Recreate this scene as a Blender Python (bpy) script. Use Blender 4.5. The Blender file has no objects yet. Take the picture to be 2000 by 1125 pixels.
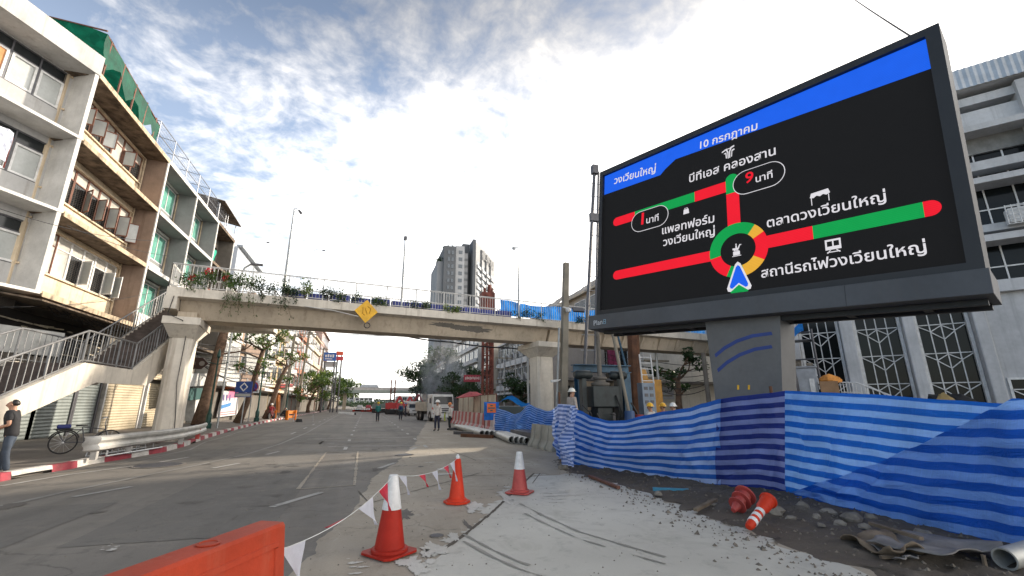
import bpy, math, random
from mathutils import Vector, Matrix, noise as mnoise
R = math.radians
rnd = random.Random(7)
scene = bpy.context.scene
col = scene.collection

# ------------------------------------------------------------------ camera
CAM_H = 1.6
FPX, PX0, PY0, HOR, RVP = 860.0, 980.0, 562.5, 790.0, 715.0     # in pixels of a 2000 x 1125 picture
PITCH = math.atan((HOR - PY0) / FPX)
_cp, _sp = math.cos(PITCH), math.sin(PITCH)
def _lev(px, py):
    x = (px - PX0) / FPX; y = -(py - PY0) / FPX
    return (x, _cp - y * _sp, _sp + y * _cp)
_d = _lev(RVP, HOR); YAW = math.atan2(_d[0], _d[1])
_c, _s = math.cos(YAW), math.sin(YAW)
cam_d = bpy.data.cameras.new('camera'); cam = bpy.data.objects.new('camera', cam_d); col.objects.link(cam)
cam.location = (0, 0, CAM_H)
cam.rotation_euler = (math.pi / 2 + PITCH, 0, YAW)
cam_d.sensor_width = 36; cam_d.lens = FPX / 2000 * 36
cam_d.shift_x = (1000 - PX0) / 2000
cam_d.clip_start = 0.05; cam_d.clip_end = 6000
scene.camera = cam

# ------------------------------------------------------------------ world, sun, exposure
SUN_EL, SUN_AZ = R(20), R(24)          # azimuth measured from +X towards +Y
SKY_STR, CLOUD_STR, SUN_STR, EXPO = 0.095, 1.0, 2.4, 1.56
scene.view_settings.view_transform = 'Standard'
scene.view_settings.look = 'None'
scene.view_settings.exposure = EXPO
scene.view_settings.gamma = 1
w = bpy.data.worlds.new('World'); scene.world = w; w.use_nodes = True
nt = w.node_tree; N = nt.nodes; L = nt.links; N.clear()
def wn(t, **k):
    n = N.new(t)
    for a, b in k.items(): setattr(n, a, b)
    return n
def wmath(op, a, b=None, clamp=False):
    n = wn('ShaderNodeMath', operation=op, use_clamp=clamp)
    for i, q in enumerate((a, b)):
        if q is None: continue
        if isinstance(q, (int, float)): n.inputs[i].default_value = q
        else: L.new(q, n.inputs[i])
    return n.outputs[0]
sky = wn('ShaderNodeTexSky', sky_type='NISHITA', sun_disc=False)
sky.sun_elevation = SUN_EL; sky.sun_rotation = math.pi / 2 - SUN_AZ
sky.air_density = 1.0; sky.dust_density = 1.2; sky.ozone_density = 1.5
bg1 = wn('ShaderNodeBackground')
L.new(sky.outputs[0], bg1.inputs[0])
tc = wn('ShaderNodeTexCoord'); sep = wn('ShaderNodeSeparateXYZ'); L.new(tc.outputs['Generated'], sep.inputs[0])
zc = wmath('MAXIMUM', sep.outputs[2], 0.0); den = wmath('ADD', zc, 0.14)
comb = wn('ShaderNodeCombineXYZ')
L.new(wmath('DIVIDE', sep.outputs[0], den), comb.inputs[0]); L.new(wmath('DIVIDE', sep.outputs[1], den), comb.inputs[1])
def wnoise(scale, detail, rough, dist=0.0):
    n = wn('ShaderNodeTexNoise'); n.inputs['Scale'].default_value = scale; n.inputs['Detail'].default_value = detail
    n.inputs['Roughness'].default_value = rough; n.inputs['Distortion'].default_value = dist
    L.new(comb.outputs[0], n.inputs['Vector']); return n.outputs['Fac']
n1 = wnoise(1.15, 6, .55, .3); n2 = wnoise(5.5, 7, .62, .5); n3 = wnoise(17, 4, .6, .3)
mix = wmath('ADD', wmath('ADD', wmath('MULTIPLY', n1, .55), wmath('MULTIPLY', n2, .72)), wmath('MULTIPLY', n3, .38))   # ~0.76 mean
# the deck of cloud is thicker to the right (towards the sun) and towards the horizon
side = wmath('ADD', wmath('MULTIPLY', sep.outputs[0], .36), wmath('MULTIPLY', zc, -.40))
cov = wmath('ADD', mix, wmath('ADD', side, .235))
fac = wmath('MULTIPLY', wmath('SUBTRACT', cov, .64), 2.3, clamp=True)
ramp = wn('ShaderNodeMapRange'); ramp.interpolation_type = 'SMOOTHSTEP'
L.new(zc, ramp.inputs['Value']); ramp.inputs['From Min'].default_value = .47; ramp.inputs['From Max'].default_value = .76
ramp.inputs['To Min'].default_value = 1.0; ramp.inputs['To Max'].default_value = .32
bg2 = wn('ShaderNodeBackground'); bg2.inputs[0].default_value = (1.0, .955, .90, 1)
# thin edges of the clouds are a little darker than their bright middles
cstr = wmath('MULTIPLY', ramp.outputs[0], wmath('ADD', .54, wmath('MULTIPLY', wmath('MULTIPLY', wmath('SUBTRACT', cov, .69), 1.5, clamp=True), .80)))
L.new(wmath('MULTIPLY', cstr, CLOUD_STR), bg2.inputs[1])
L.new(wmath('MULTIPLY', wmath('ADD', wmath('MULTIPLY', ramp.outputs[0], .5), .5), SKY_STR), bg1.inputs[1])   # thin veil overhead
ms = wn('ShaderNodeMixShader'); L.new(wmath('ADD', wmath('MULTIPLY', fac, .84), .14), ms.inputs[0]); L.new(bg1.outputs[0], ms.inputs[1]); L.new(bg2.outputs[0], ms.inputs[2])
wo = wn('ShaderNodeOutputWorld'); L.new(ms.outputs[0], wo.inputs[0])
sun_d = bpy.data.lights.new('sun', 'SUN'); sun_d.energy = SUN_STR; sun_d.angle = R(1.6); sun_d.color = (1, .88, .73)
sun = bpy.data.objects.new('sun', sun_d); col.objects.link(sun)
sd = Vector((math.cos(SUN_EL) * math.cos(SUN_AZ), math.cos(SUN_EL) * math.sin(SUN_AZ), math.sin(SUN_EL)))
sun.rotation_euler = sd.to_track_quat('Z', 'Y').to_euler(); sun.location = sd * 60

# ------------------------------------------------------------------ measuring helpers
C0 = Vector((0, 0, CAM_H))
def ray(px, py):
    v = _lev(px, py); return Vector((_c * v[0] - _s * v[1], _s * v[0] + _c * v[1], v[2]))
def G(px, py, z=0.0):
    r = ray(px, py); return C0 + r * ((z - CAM_H) / r.z)
def AX(px, py, X): r = ray(px, py); return C0 + r * (X / r.x)
def AY(px, py, Y): r = ray(px, py); return C0 + r * (Y / r.y)
def PL(px, py, p, n):
    r = ray(px, py); p = Vector(p); n = Vector(n); return C0 + r * ((p - C0).dot(n) / r.dot(n))
def FP(px, py, o, d):                       # on the vertical plane through o (xy) along d -> (s, z)
    P = PL(px, py, (o[0], o[1], 0), (d[1], -d[0], 0)); return ((P.x - o[0]) * d[0] + (P.y - o[1]) * d[1], P.z)
def UP(px, py, base):                       # height of a pixel above the spot base, on an upright card there
    n = Vector((base[0], base[1], 0)); return PL(px, py, (base[0], base[1], 0), n).z
def nz(x, y=0, z=0, s=1): return mnoise.noise(Vector((x, y, z)) * s)

# ------------------------------------------------------------------ mesh helpers
class MB:
    def __init__(s, X=None): s.v = []; s.f = []; s.m = []; s.mi = 0; s.X = X; s.uv = None
    def add(s, vs, fs):
        n = len(s.v)
        s.v += [tuple(s.X @ Vector(p)) if s.X is not None else tuple(p) for p in vs]
        s.f += [tuple(i + n for i in q) for q in fs]; s.m += [s.mi] * len(fs); return s
    def box(s, x0, x1, y0, y1, z0, z1):
        if x0 > x1: x0, x1 = x1, x0
        if y0 > y1: y0, y1 = y1, y0
        if z0 > z1: z0, z1 = z1, z0
        return s.add([(x0, y0, z0), (x1, y0, z0), (x1, y1, z0), (x0, y1, z0), (x0, y0, z1), (x1, y0, z1), (x1, y1, z1), (x0, y1, z1)],
                     [(0, 3, 2, 1), (4, 5, 6, 7), (0, 1, 5, 4), (1, 2, 6, 5), (2, 3, 7, 6), (3, 0, 4, 7)])
    def beam(s, a, b, w, h=None, up=(0, 0, 1)):
        a = Vector(a); b = Vector(b); h = h or w; d = (b - a).normalized(); up = Vector(up)
        if abs(d.dot(up)) > .98: up = Vector((0, 1, 0)) if abs(d.y) < .9 else Vector((1, 0, 0))
        x = d.cross(up).normalized() * (w / 2); y = x.cross(d).normalized() * (h / 2)
        return s.add([a - x - y, a + x - y, a + x + y, a - x + y, b - x - y, b + x - y, b + x + y, b - x + y],
                     [(0, 1, 2, 3), (7, 6, 5, 4), (0, 4, 5, 1), (1, 5, 6, 2), (2, 6, 7, 3), (3, 7, 4, 0)])
    def tube(s, pts, r, n=8, cap=True):
        pts = [Vector(p) for p in pts]; k = len(pts)
        rs = list(r) if isinstance(r, (list, tuple)) else [r] * k
        vs = []; fs = []; prev = None
        for i, p in enumerate(pts):
            d = (pts[min(i + 1, k - 1)] - pts[max(i - 1, 0)])
            d = d.normalized() if d.length > 1e-9 else Vector((0, 0, 1))
            if prev is None:
                u = Vector((0, 0, 1)) if abs(d.z) < .9 else Vector((1, 0, 0)); x = d.cross(u).normalized()
            else: x = (prev - d * prev.dot(d)).normalized()
            prev = x; y = d.cross(x)
            for j in range(n):
                a = 2 * math.pi * j / n; vs.append(p + (x * math.cos(a) + y * math.sin(a)) * rs[i])
        for i in range(k - 1):
            for j in range(n):
                a = i * n + j; b = i * n + (j + 1) % n; fs.append((a, b, b + n, a + n))
        if cap: fs.append(tuple(range(n - 1, -1, -1))); fs.append(tuple((k - 1) * n + j for j in range(n)))
        return s.add(vs, fs)
    def lathe(s, prof, n=20, c=(0, 0, 0)):
        vs = []; fs = []; k = len(prof)
        for r, z in prof:
            for j in range(n):
                a = 2 * math.pi * j / n; vs.append((c[0] + r * math.cos(a), c[1] + r * math.sin(a), c[2] + z))
        for i in range(k - 1):
            for j in range(n):
                a = i * n + j; b = i * n + (j + 1) % n; fs.append((a, b, b + n, a + n))
        return s.add(vs, fs + [tuple(range(n - 1, -1, -1)), tuple((k - 1) * n + j for j in range(n))])
    def prism(s, poly, z0, z1):
        n = len(poly)
        return s.add([(p[0], p[1], z0) for p in poly] + [(p[0], p[1], z1) for p in poly],
                     [tuple(range(n - 1, -1, -1)), tuple(range(n, 2 * n))] + [(i, (i + 1) % n, n + (i + 1) % n, n + i) for i in range(n)])
    def extr(s, poly, off):                  # 3-D polygon pushed along off
        n = len(poly); off = Vector(off); p = [Vector(q) for q in poly]
        return s.add(p + [q + off for q in p], [tuple(range(n - 1, -1, -1)), tuple(range(n, 2 * n))] + [(i, (i + 1) % n, n + (i + 1) % n, n + i) for i in range(n)])
    def grid(s, rows):
        n = len(rows[0]); vs = [p for r in rows for p in r]
        return s.add(vs, [(i * n + j, i * n + j + 1, (i + 1) * n + j + 1, (i + 1) * n + j) for i in range(len(rows) - 1) for j in range(n - 1)])
    def face(s, pts): return s.add(pts, [tuple(range(len(pts)))])
    def build(s, name, mats, parent=None, smooth=False, bevel=0, sharp=40, recalc=False):
        me = bpy.data.meshes.new(name); me.from_pydata(s.v, [], s.f)
        if not isinstance(mats, (list, tuple)): mats = [mats]
        for q in mats: me.materials.append(q)
        if len(mats) > 1:
            for p, i in zip(me.polygons, s.m): p.material_index = i
        if s.uv:
            lay = me.uv_layers.new(name='UVMap')
            for lp in me.loops: lay.data[lp.index].uv = s.uv[lp.vertex_index]
        if recalc:
            import bmesh
            b = bmesh.new(); b.from_mesh(me); bmesh.ops.recalc_face_normals(b, faces=b.faces); b.to_mesh(me); b.free()
        if smooth:
            for p in me.polygons: p.use_smooth = True
            if sharp: me.set_sharp_from_angle(angle=R(sharp))
        me.validate(); me.update()
        o = bpy.data.objects.new(name, me); col.objects.link(o)
        if parent: o.parent = parent
        if bevel:
            b = o.modifiers.new('bevel', 'BEVEL'); b.width = bevel; b.segments = 2; b.limit_method = 'ANGLE'; b.angle_limit = R(40)
        return o
def tag(o, label=None, cat=None, group=None, kind=None):
    if label: o['label'] = label
    if cat: o['category'] = cat
    if group: o['group'] = group
    if kind: o['kind'] = kind
    return o
def E(name, label, cat, loc=(0, 0, 0), rz=0.0, group=None):
    o = bpy.data.objects.new(name, None); col.objects.link(o); o.empty_display_size = .2
    o.location = loc; o.rotation_euler = (0, 0, rz); return tag(o, label, cat, group)
def link_copy(src, parent=None, loc=None, rz=None):
    c = src.copy(); col.objects.link(c)
    if parent: c.parent = parent
    if loc is not None: c.location = loc
    if rz is not None: c.rotation_euler = (0, 0, rz)
    return c
def dup(root, loc, rz, label=None, group=None):
    r = link_copy(root, None, loc, rz)
    if label: r['label'] = label
    if group: r['group'] = group
    for ch in list(root.children):
        c = link_copy(ch, r)
        for g in list(ch.children): link_copy(g, c)
    return r

# ------------------------------------------------------------------ materials
def mat(name, c, rough=.7, metal=0.0, var=.18, scale=2.0, bump=0.0, bscale=30.0, c2=None, streak=0.0, dirt=0.0, dirtc=(.09, .07, .05), spec=.5, fine=.1, wave=None, emit=0, transl=0.0):
    m = bpy.data.materials.new(name); m.use_nodes = True
    t = m.node_tree; n = t.nodes; l = t.links; b = n['Principled BSDF']
    b.inputs['Roughness'].default_value = rough; b.inputs['Metallic'].default_value = metal
    b.inputs['Specular IOR Level'].default_value = spec
    geo = n.new('ShaderNodeNewGeometry')
    def noi(sc, det=5, vec=None, ro=.6):
        q = n.new('ShaderNodeTexNoise'); q.inputs['Scale'].default_value = sc; q.inputs['Detail'].default_value = det; q.inputs['Roughness'].default_value = ro
        l.new(vec if vec is not None else geo.outputs['Position'], q.inputs['Vector']); return q.outputs['Fac']
    def mixc(f, a, bb, mode='MIX'):
        q = n.new('ShaderNodeMix'); q.data_type = 'RGBA'; q.blend_type = mode
        for s_, val in (('Factor', f), ('A', a), ('B', bb)):
            idx = {'Factor': 0, 'A': 6, 'B': 7}[s_]
            if isinstance(val, (tuple, list)): q.inputs[idx].default_value = (*val[:3], 1)
            elif isinstance(val, (int, float)): q.inputs[idx].default_value = val
            else: l.new(val, q.inputs[idx])
        return q.outputs[2]
    def rng(f, a, bb):
        q = n.new('ShaderNodeMapRange'); l.new(f, q.inputs[0]); q.inputs[1].default_value = a; q.inputs[2].default_value = bb; return q.outputs[0]
    lo = tuple(max(0, x * (1 - var)) for x in c); hi = c2 if c2 else tuple(min(1, x * (1 + var)) for x in c)
    out = mixc(rng(noi(scale), .32, .68), lo, hi)
    if fine: out = mixc(rng(noi(scale * 14, 4), .3, .7), mixc(fine, out, (0, 0, 0)), out)
    if streak:
        mp = n.new('ShaderNodeMapping'); mp.inputs['Scale'].default_value = (2.2, 2.2, .12); l.new(geo.outputs['Position'], mp.inputs[0])
        st = rng(noi(1.6, 6, mp.outputs[0], .7), .52, .75)
        q = n.new('ShaderNodeMath'); q.operation = 'MULTIPLY'; l.new(st, q.inputs[0]); q.inputs[1].default_value = streak
        out = mixc(q.outputs[0], out, dirtc)
    if dirt:
        st = rng(noi(scale * .7 + .3, 7, None, .72), .55, .72)
        q = n.new('ShaderNodeMath'); q.operation = 'MULTIPLY'; l.new(st, q.inputs[0]); q.inputs[1].default_value = dirt
        out = mixc(q.outputs[0], out, dirtc)
    l.new(out, b.inputs['Base Color'])
    hgt = None
    if wave:
        wv = n.new('ShaderNodeTexWave'); wv.wave_type = 'BANDS'; wv.bands_direction = wave[0]; wv.inputs['Scale'].default_value = wave[1]; wv.inputs['Distortion'].default_value = 0.0
        l.new(geo.outputs['Position'], wv.inputs['Vector']); hgt = wv.outputs['Fac']; bump = wave[2]
    elif bump: hgt = noi(bscale, 5)
    if hgt is not None:
        bp = n.new('ShaderNodeBump'); bp.inputs['Strength'].default_value = min(1, bump); bp.inputs['Distance'].default_value = .02 if not wave else .03
        l.new(hgt, bp.inputs['Height']); l.new(bp.outputs[0], b.inputs['Normal'])
    if emit:
        b.inputs['Emission Color'].default_value = (*c, 1); b.inputs['Emission Strength'].default_value = emit
    if transl:
        tr = n.new('ShaderNodeBsdfTranslucent'); l.new(out, tr.inputs[0]); ms_ = n.new('ShaderNodeMixShader'); ms_.inputs[0].default_value = transl
        l.new(b.outputs[0], ms_.inputs[1]); l.new(tr.outputs[0], ms_.inputs[2]); l.new(ms_.outputs[0], n['Material Output'].inputs[0])
    m.diffuse_color = (*c, 1)
    return m
M = {}
M['white_wall'] = mat('white painted render', (.46, .458, .45), .85, streak=.6, dirt=.32, scale=.5, dirtc=(.22, .2, .17))
M['steel_rail'] = mat('grey tube railing', (.20, .20, .20), .45, .35, scale=5, dirt=.3, dirtc=(.1, .08, .07))
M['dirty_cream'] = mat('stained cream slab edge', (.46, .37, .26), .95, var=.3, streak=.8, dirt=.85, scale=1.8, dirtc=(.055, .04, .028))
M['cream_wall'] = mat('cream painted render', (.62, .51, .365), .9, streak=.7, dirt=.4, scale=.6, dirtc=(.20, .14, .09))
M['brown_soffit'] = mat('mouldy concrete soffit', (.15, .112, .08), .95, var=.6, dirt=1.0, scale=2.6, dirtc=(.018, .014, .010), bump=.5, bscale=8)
M['tan_fin'] = mat('weathered tan render with shade', (.26, .185, .14), .9, streak=.7, dirt=.5, scale=.9, dirtc=(.10, .06, .04))  # shade on the fin faces turned from the sun is put into this tan
M['grey_wall'] = mat('grey painted render', (.22, .225, .225), .85, streak=.25, scale=.6)
M['white_trim'] = mat('white trim paint', (.58, .57, .545), .7, streak=.25, dirt=.1, scale=1.2, dirtc=(.3, .27, .22))
M['concrete'] = mat('bridge concrete', (.50, .42, .32), .9, streak=.65, dirt=.28, scale=.45, dirtc=(.17, .13, .09), bump=.15)  # warm beige carries bounce light from the road, put into the colour
M['concrete_pale'] = mat('painted bridge concrete', (.64, .585, .50), .85, streak=.6, dirt=.2, scale=.5, dirtc=(.22, .17, .12))
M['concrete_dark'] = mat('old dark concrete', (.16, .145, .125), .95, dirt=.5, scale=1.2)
M['steel'] = mat('galvanised steel', (.50, .51, .52), .42, .75, scale=5, dirt=.25, dirtc=(.16, .12, .09))
M['steel_dark'] = mat('dark steel', (.10, .10, .11), .5, .4, scale=4)
M['rust'] = mat('rusty primed steel', (.16, .045, .03), .75, .1, var=.5, scale=2.2, dirt=.5, dirtc=(.05, .02, .015))
M['rust_brown'] = mat('rusty brown steel', (.115, .048, .022), .7, .2, var=.4, scale=2.2, dirt=.4)
M['glass'] = mat('dark window glass', (.022, .026, .028), .12, spec=.35, fine=0, var=.2)
M['glass_hall'] = mat('near black hall glass', (.008, .010, .011), .10, spec=.16, fine=0, var=.3, scale=.6)  # near black base and weak specular stand in for dark reflections
M['glass_pale'] = mat('frosted window glass', (.42, .44, .43), .25, var=.15, scale=.8)
M['glass_green'] = mat('green curtained glass', (.13, .33, .27), .12, var=.3, scale=1.5, fine=.05)
M['glass_milk'] = mat('pale dusty glass', (.43, .41, .365), .35, var=.2, scale=1.2)
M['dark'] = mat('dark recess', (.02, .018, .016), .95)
M['alu'] = mat('white aluminium', (.66, .66, .65), .45, scale=4)
M['wood_red'] = mat('red brown wood', (.16, .065, .04), .7, var=.3, scale=4)
M['grille'] = mat('dark iron grille', (.07, .055, .045), .8)
M['shutter_cream'] = mat('cream roller shutter', (.50, .42, .29), .55, scale=.9, streak=.3, wave=('Z', 2.1, .9), dirtc=(.2, .15, .09))
M['shutter_grey'] = mat('grey green roller shutter', (.22, .25, .24), .55, scale=.9, streak=.3, wave=('Z', 2.1, .9))
M['green_net'] = mat('green shade net', (.003, .10, .06), .7, transl=.4, scale=1.5, var=.35)
M['mesh_wire'] = mat('grey fence wire', (.30, .31, .33), .5, .5)
M['red'] = mat('red road cone plastic', (.34, .022, .012), .55, spec=.15, scale=3, var=.18, dirt=.18, dirtc=(.25, .05, .03))
M['red_old'] = mat('faded red plastic', (.42, .06, .05), .55, scale=4, var=.25, dirt=.3, dirtc=(.14, .06, .05))
M['red_bright'] = mat('bright red cone plastic', (.55, .040, .014), .5, spec=.2, scale=3, var=.18, dirt=.2, dirtc=(.25, .05, .03))
M['orange'] = mat('orange barrier plastic', (.40, .050, .020), .55, spec=.2, scale=2.5, var=.16, dirt=.55, dirtc=(.40, .17, .11), bump=.12, bscale=60, streak=.3)
M['white_plastic'] = mat('white sleeve plastic', (.66, .66, .65), .4, scale=6, dirt=.2, dirtc=(.35, .32, .28))
M['black'] = mat('black rubber', (.012, .012, .013), .6)
M['kerb_red'] = mat('worn red kerb paint', (.27, .035, .05), .8, var=.3, scale=3, dirt=.45, dirtc=(.22, .18, .16))
M['kerb_white'] = mat('worn white kerb paint', (.50, .48, .45), .85, var=.2, scale=3, dirt=.45, dirtc=(.2, .18, .16))
M['pave'] = mat('pavement slabs', (.17, .15, .13), .95, dirt=.4, scale=.8, bump=.2)
M['bark'] = mat('brown bark', (.115, .07, .045), .95, var=.45, scale=4, bump=.9, bscale=12)
M['leaf'] = mat('green leaves', (.06, .115, .022), .55, var=.5, scale=1.3, transl=.35, fine=.25)
M['leaf_light'] = mat('fresh yellow green leaves', (.14, .20, .03), .5, var=.4, scale=1.3, transl=.4, fine=.2)
M['leaf_dark'] = mat('dark green leaves', (.03, .065, .018), .6, var=.5, scale=1.0, transl=.25, fine=.25)
M['flower'] = mat('red flowers', (.55, .03, .04), .6, transl=.3)
M['yellow'] = mat('yellow sign paint', (.78, .42, .01), .5, scale=3, dirt=.1)
M['blue_tarp_plain'] = mat('plain blue tarpaulin', (.02, .26, .78), .45, var=.3, scale=2.5, transl=.55, bump=.4, bscale=6)
M['blue_violet'] = mat('violet blue net', (.055, .07, .30), .6, var=.4, scale=3, transl=.2)
M['blue_paint'] = mat('blue machine paint', (.03, .085, .14), .5, .2, var=.3, scale=3, dirt=.35)
M['machine'] = mat('dark machine paint', (.022, .03, .032), .5, .3, var=.4, scale=3, dirt=.25)
M['yellow_machine'] = mat('yellow machine paint', (.40, .19, .012), .5, var=.2, scale=3, dirt=.3)
M['cab_white'] = mat('white lorry paint', (.66, .66, .64), .3, scale=3, dirt=.15, dirtc=(.35, .3, .24))
M['silver'] = mat('silver car paint', (.48, .48, .47), .3, .3, scale=3)
M['skin'] = mat('skin', (.36, .19, .12), .55, var=.12, scale=9, fine=.03)
M['hair'] = mat('black hair', (.012, .010, .009), .5)
M['green_iron'] = mat('dark green cast iron', (.012, .055, .045), .4, .3, scale=5)
M['lamp_glass'] = mat('opal lamp globe', (.72, .68, .55), .3)
M['pole'] = mat('grey lamp pole', (.36, .38, .39), .45, .5, scale=2)
M['pole_conc'] = mat('concrete utility pole', (.25, .225, .18), .95, streak=.4, scale=1.2)
M['cable'] = mat('black cable', (.018, .018, .02), .6)
M['rope'] = mat('white cord', (.7, .7, .68), .7)
M['led_frame'] = mat('dark screen casing', (.016, .017, .019), .55, .0, scale=1.2)
M['led_beam'] = mat('dark grey panel paint', (.066, .070, .077), .55, .0, scale=.7, streak=.15, dirt=.05)
M['pillar_grey'] = mat('grey pillar cladding', (.118, .117, .115), .55, .0, scale=.8, streak=.12)
M['blue_stripe'] = mat('blue pillar stripe', (.012, .04, .22), .5)
M['wall_white2'] = mat('cool white render', (.50, .505, .51), .8, streak=.45, dirt=.15, scale=.5, dirtc=(.2, .2, .2))
M['blind'] = mat('grey louvre', (.26, .26, .25), .6, scale=3, wave=('Z', 5, .8))
M['metal_roof'] = mat('corrugated roof sheet', (.44, .48, .52), .45, .3, scale=1)
M['rock'] = mat('broken concrete rubble', (.20, .18, .15), .95, var=.4, scale=5, dirt=.4, bump=.5, bscale=25)
M['plank'] = mat('weathered plywood', (.17, .13, .09), .9, var=.4, scale=3, dirt=.4)
M['tin'] = mat('old grey sheet', (.20, .19, .18), .7, .1, var=.35, scale=3, dirt=.4, dirtc=(.12, .08, .05))
M['card'] = mat('brown cardboard', (.33, .2, .11), .9)
M['hoarding'] = mat('beige hoarding panel', (.52, .46, .35), .7, scale=1.2, streak=.3, wave=('Y', 3, .3))
M['umbrella'] = mat('red parasol cloth', (.60, .12, .13), .7, transl=.3, scale=3)
M['pipe'] = mat('pale grey steel pipe', (.40, .40, .37), .45, .3, scale=4, dirt=.25)
def flat(name, c, rough=.6): return mat(name, c, rough, var=.06, fine=.03, scale=4)
def emis(name, c):
    m = bpy.data.materials.new(name); m.use_nodes = True; b = m.node_tree.nodes['Principled BSDF']
    b.inputs['Base Color'].default_value = (.006, .006, .0065, 1); b.inputs['Roughness'].default_value = .8; b.inputs['Specular IOR Level'].default_value = .12
    k = 1 / 2 ** EXPO
    # a fine row pattern of the LED modules
    t = m.node_tree; geo = t.nodes.new('ShaderNodeNewGeometry'); no = t.nodes.new('ShaderNodeTexNoise'); no.inputs['Scale'].default_value = 3.5; no.inputs['Detail'].default_value = 3
    t.links.new(geo.outputs['Position'], no.inputs['Vector'])
    wv = t.nodes.new('ShaderNodeTexWave'); wv.bands_direction = 'Z'; wv.inputs['Scale'].default_value = 9; t.links.new(geo.outputs['Position'], wv.inputs['Vector'])
    ad = t.nodes.new('ShaderNodeMath'); ad.operation = 'MULTIPLY_ADD'; t.links.new(wv.outputs['Fac'], ad.inputs[0]); ad.inputs[1].default_value = .16 * k; ad.inputs[2].default_value = .82 * k
    ad2 = t.nodes.new('ShaderNodeMath'); ad2.operation = 'MULTIPLY_ADD'; t.links.new(no.outputs['Fac'], ad2.inputs[0]); ad2.inputs[1].default_value = .16 * k; t.links.new(ad.outputs[0], ad2.inputs[2])
    b.inputs['Emission Color'].default_value = (*c, 1); t.links.new(ad2.outputs[0], b.inputs['Emission Strength'])
    return m
M['e_red'] = emis('lit red pixels', (.90, .012, .03)); M['e_green'] = emis('lit green pixels', (.004, .36, .075)); M['e_blue'] = emis('lit blue pixels', (.012, .125, .86))
M['e_yel'] = emis('lit amber pixels', (.83, .44, .045)); M['e_white'] = emis('lit white pixels', (.78, .76, .80)); M['e_black'] = emis('dark pixels', (.0085, .0085, .0088))

# ================================================================== SETTING: ground, road, pavement
def groundmat(name, c1, c2, c3, cracks=.5, long_=True, rough=.85, agg=.35, big=.35, bump=.35, wear=None, crack_sc=.33):
    m = bpy.data.materials.new(name); m.use_nodes = True
    t = m.node_tree; n = t.nodes; l = t.links; b = n['Principled BSDF']; b.inputs['Roughness'].default_value = rough
    geo = n.new('ShaderNodeNewGeometry'); P = geo.outputs['Position']
    def mp(sc):
        q = n.new('ShaderNodeMapping'); q.inputs['Scale'].default_value = sc; l.new(P, q.inputs[0]); return q.outputs[0]
    def noi(sc, det=6, ro=.6, vec=None, dist=0):
        q = n.new('ShaderNodeTexNoise'); q.inputs['Scale'].default_value = sc; q.inputs['Detail'].default_value = det; q.inputs['Roughness'].default_value = ro; q.inputs['Distortion'].default_value = dist
        l.new(vec if vec is not None else P, q.inputs['Vector']); return q.outputs['Fac']
    def rng(f, a, bb, lo=0, hi=1):
        q = n.new('ShaderNodeMapRange'); l.new(f, q.inputs[0]); q.inputs[1].default_value = a; q.inputs[2].default_value = bb; q.inputs[3].default_value = lo; q.inputs[4].default_value = hi; return q.outputs[0]
    def mx(f, a, bb, mode='MIX'):
        q = n.new('ShaderNodeMix'); q.data_type = 'RGBA'; q.blend_type = mode
        for i, val in ((0, f), (6, a), (7, bb)):
            if isinstance(val, tuple): q.inputs[i].default_value = (*val, 1)
            elif isinstance(val, (int, float)): q.inputs[i].default_value = val
            else: l.new(val, q.inputs[i])
        return q.outputs[2]
    out = mx(rng(noi(big, 7, .62), .36, .64), c1, c2)
    out = mx(rng(noi(.9, 8, .7, None, 1.2), .54, .70, 0, .75), out, c3)
    if long_: out = mx(rng(noi(1.0, 5, .6, mp((1.3, .05, 1))), .50, .72, 0, .55), out, tuple(x * .62 for x in c1))
    out = mx(rng(noi(3.2, 6, .75), .54, .72, 0, .6), out, tuple(x * .5 for x in c1)); out = mx(rng(noi(2.1, 8, .8, mp((1, .45, 1)), 1.5), .57, .68, 0, .55), out, c3); out = mx(rng(noi(.23, 4, .6), .5, .68, 0, .4), out, tuple(x * .6 for x in c1))
    ag = noi(95, 3, .7); out = mx(rng(ag, .3, .7, agg, 0), out, tuple(x * .3 for x in c1))
    hsum = noi(7, 7, .7)
    if cracks:
        wob = n.new('ShaderNodeTexNoise'); wob.inputs['Scale'].default_value = 1.3; wob.inputs['Detail'].default_value = 6; l.new(P, wob.inputs['Vector'])
        av = n.new('ShaderNodeVectorMath'); av.operation = 'MULTIPLY_ADD'; l.new(wob.outputs['Color'], av.inputs[0]); av.inputs[1].default_value = (1.6, 1.6, 0); l.new(P, av.inputs[2])
        vo = n.new('ShaderNodeTexVoronoi'); vo.feature = 'DISTANCE_TO_EDGE'; vo.inputs['Scale'].default_value = crack_sc; l.new(av.outputs[0], vo.inputs['Vector'])
        ck = rng(vo.outputs['Distance'], .0, .012, 1, 0)
        msk = rng(noi(.45, 3), .45, .6)
        q = n.new('ShaderNodeMath'); q.operation = 'MULTIPLY'; l.new(ck, q.inputs[0]); l.new(msk, q.inputs[1])
        q2 = n.new('ShaderNodeMath'); q2.operation = 'MULTIPLY'; l.new(q.outputs[0], q2.inputs[0]); q2.inputs[1].default_value = cracks
        out = mx(q2.outputs[0], out, tuple(x * .22 for x in c1))
    l.new(out, b.inputs['Base Color'])
    l.new(rng(noi(1.4, 5), .3, .7, rough - .22, min(1, rough + .1)), b.inputs['Roughness'])
    ad = n.new('ShaderNodeMath'); ad.operation = 'MULTIPLY_ADD'; l.new(ag, ad.inputs[0]); ad.inputs[1].default_value = .45; l.new(hsum, ad.inputs[2])
    bp = n.new('ShaderNodeBump'); bp.inputs['Strength'].default_value = bump; bp.inputs['Distance'].default_value = .012; l.new(ad.outputs[0], bp.inputs['Height']); l.new(bp.outputs[0], b.inputs['Normal'])
    return m
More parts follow.
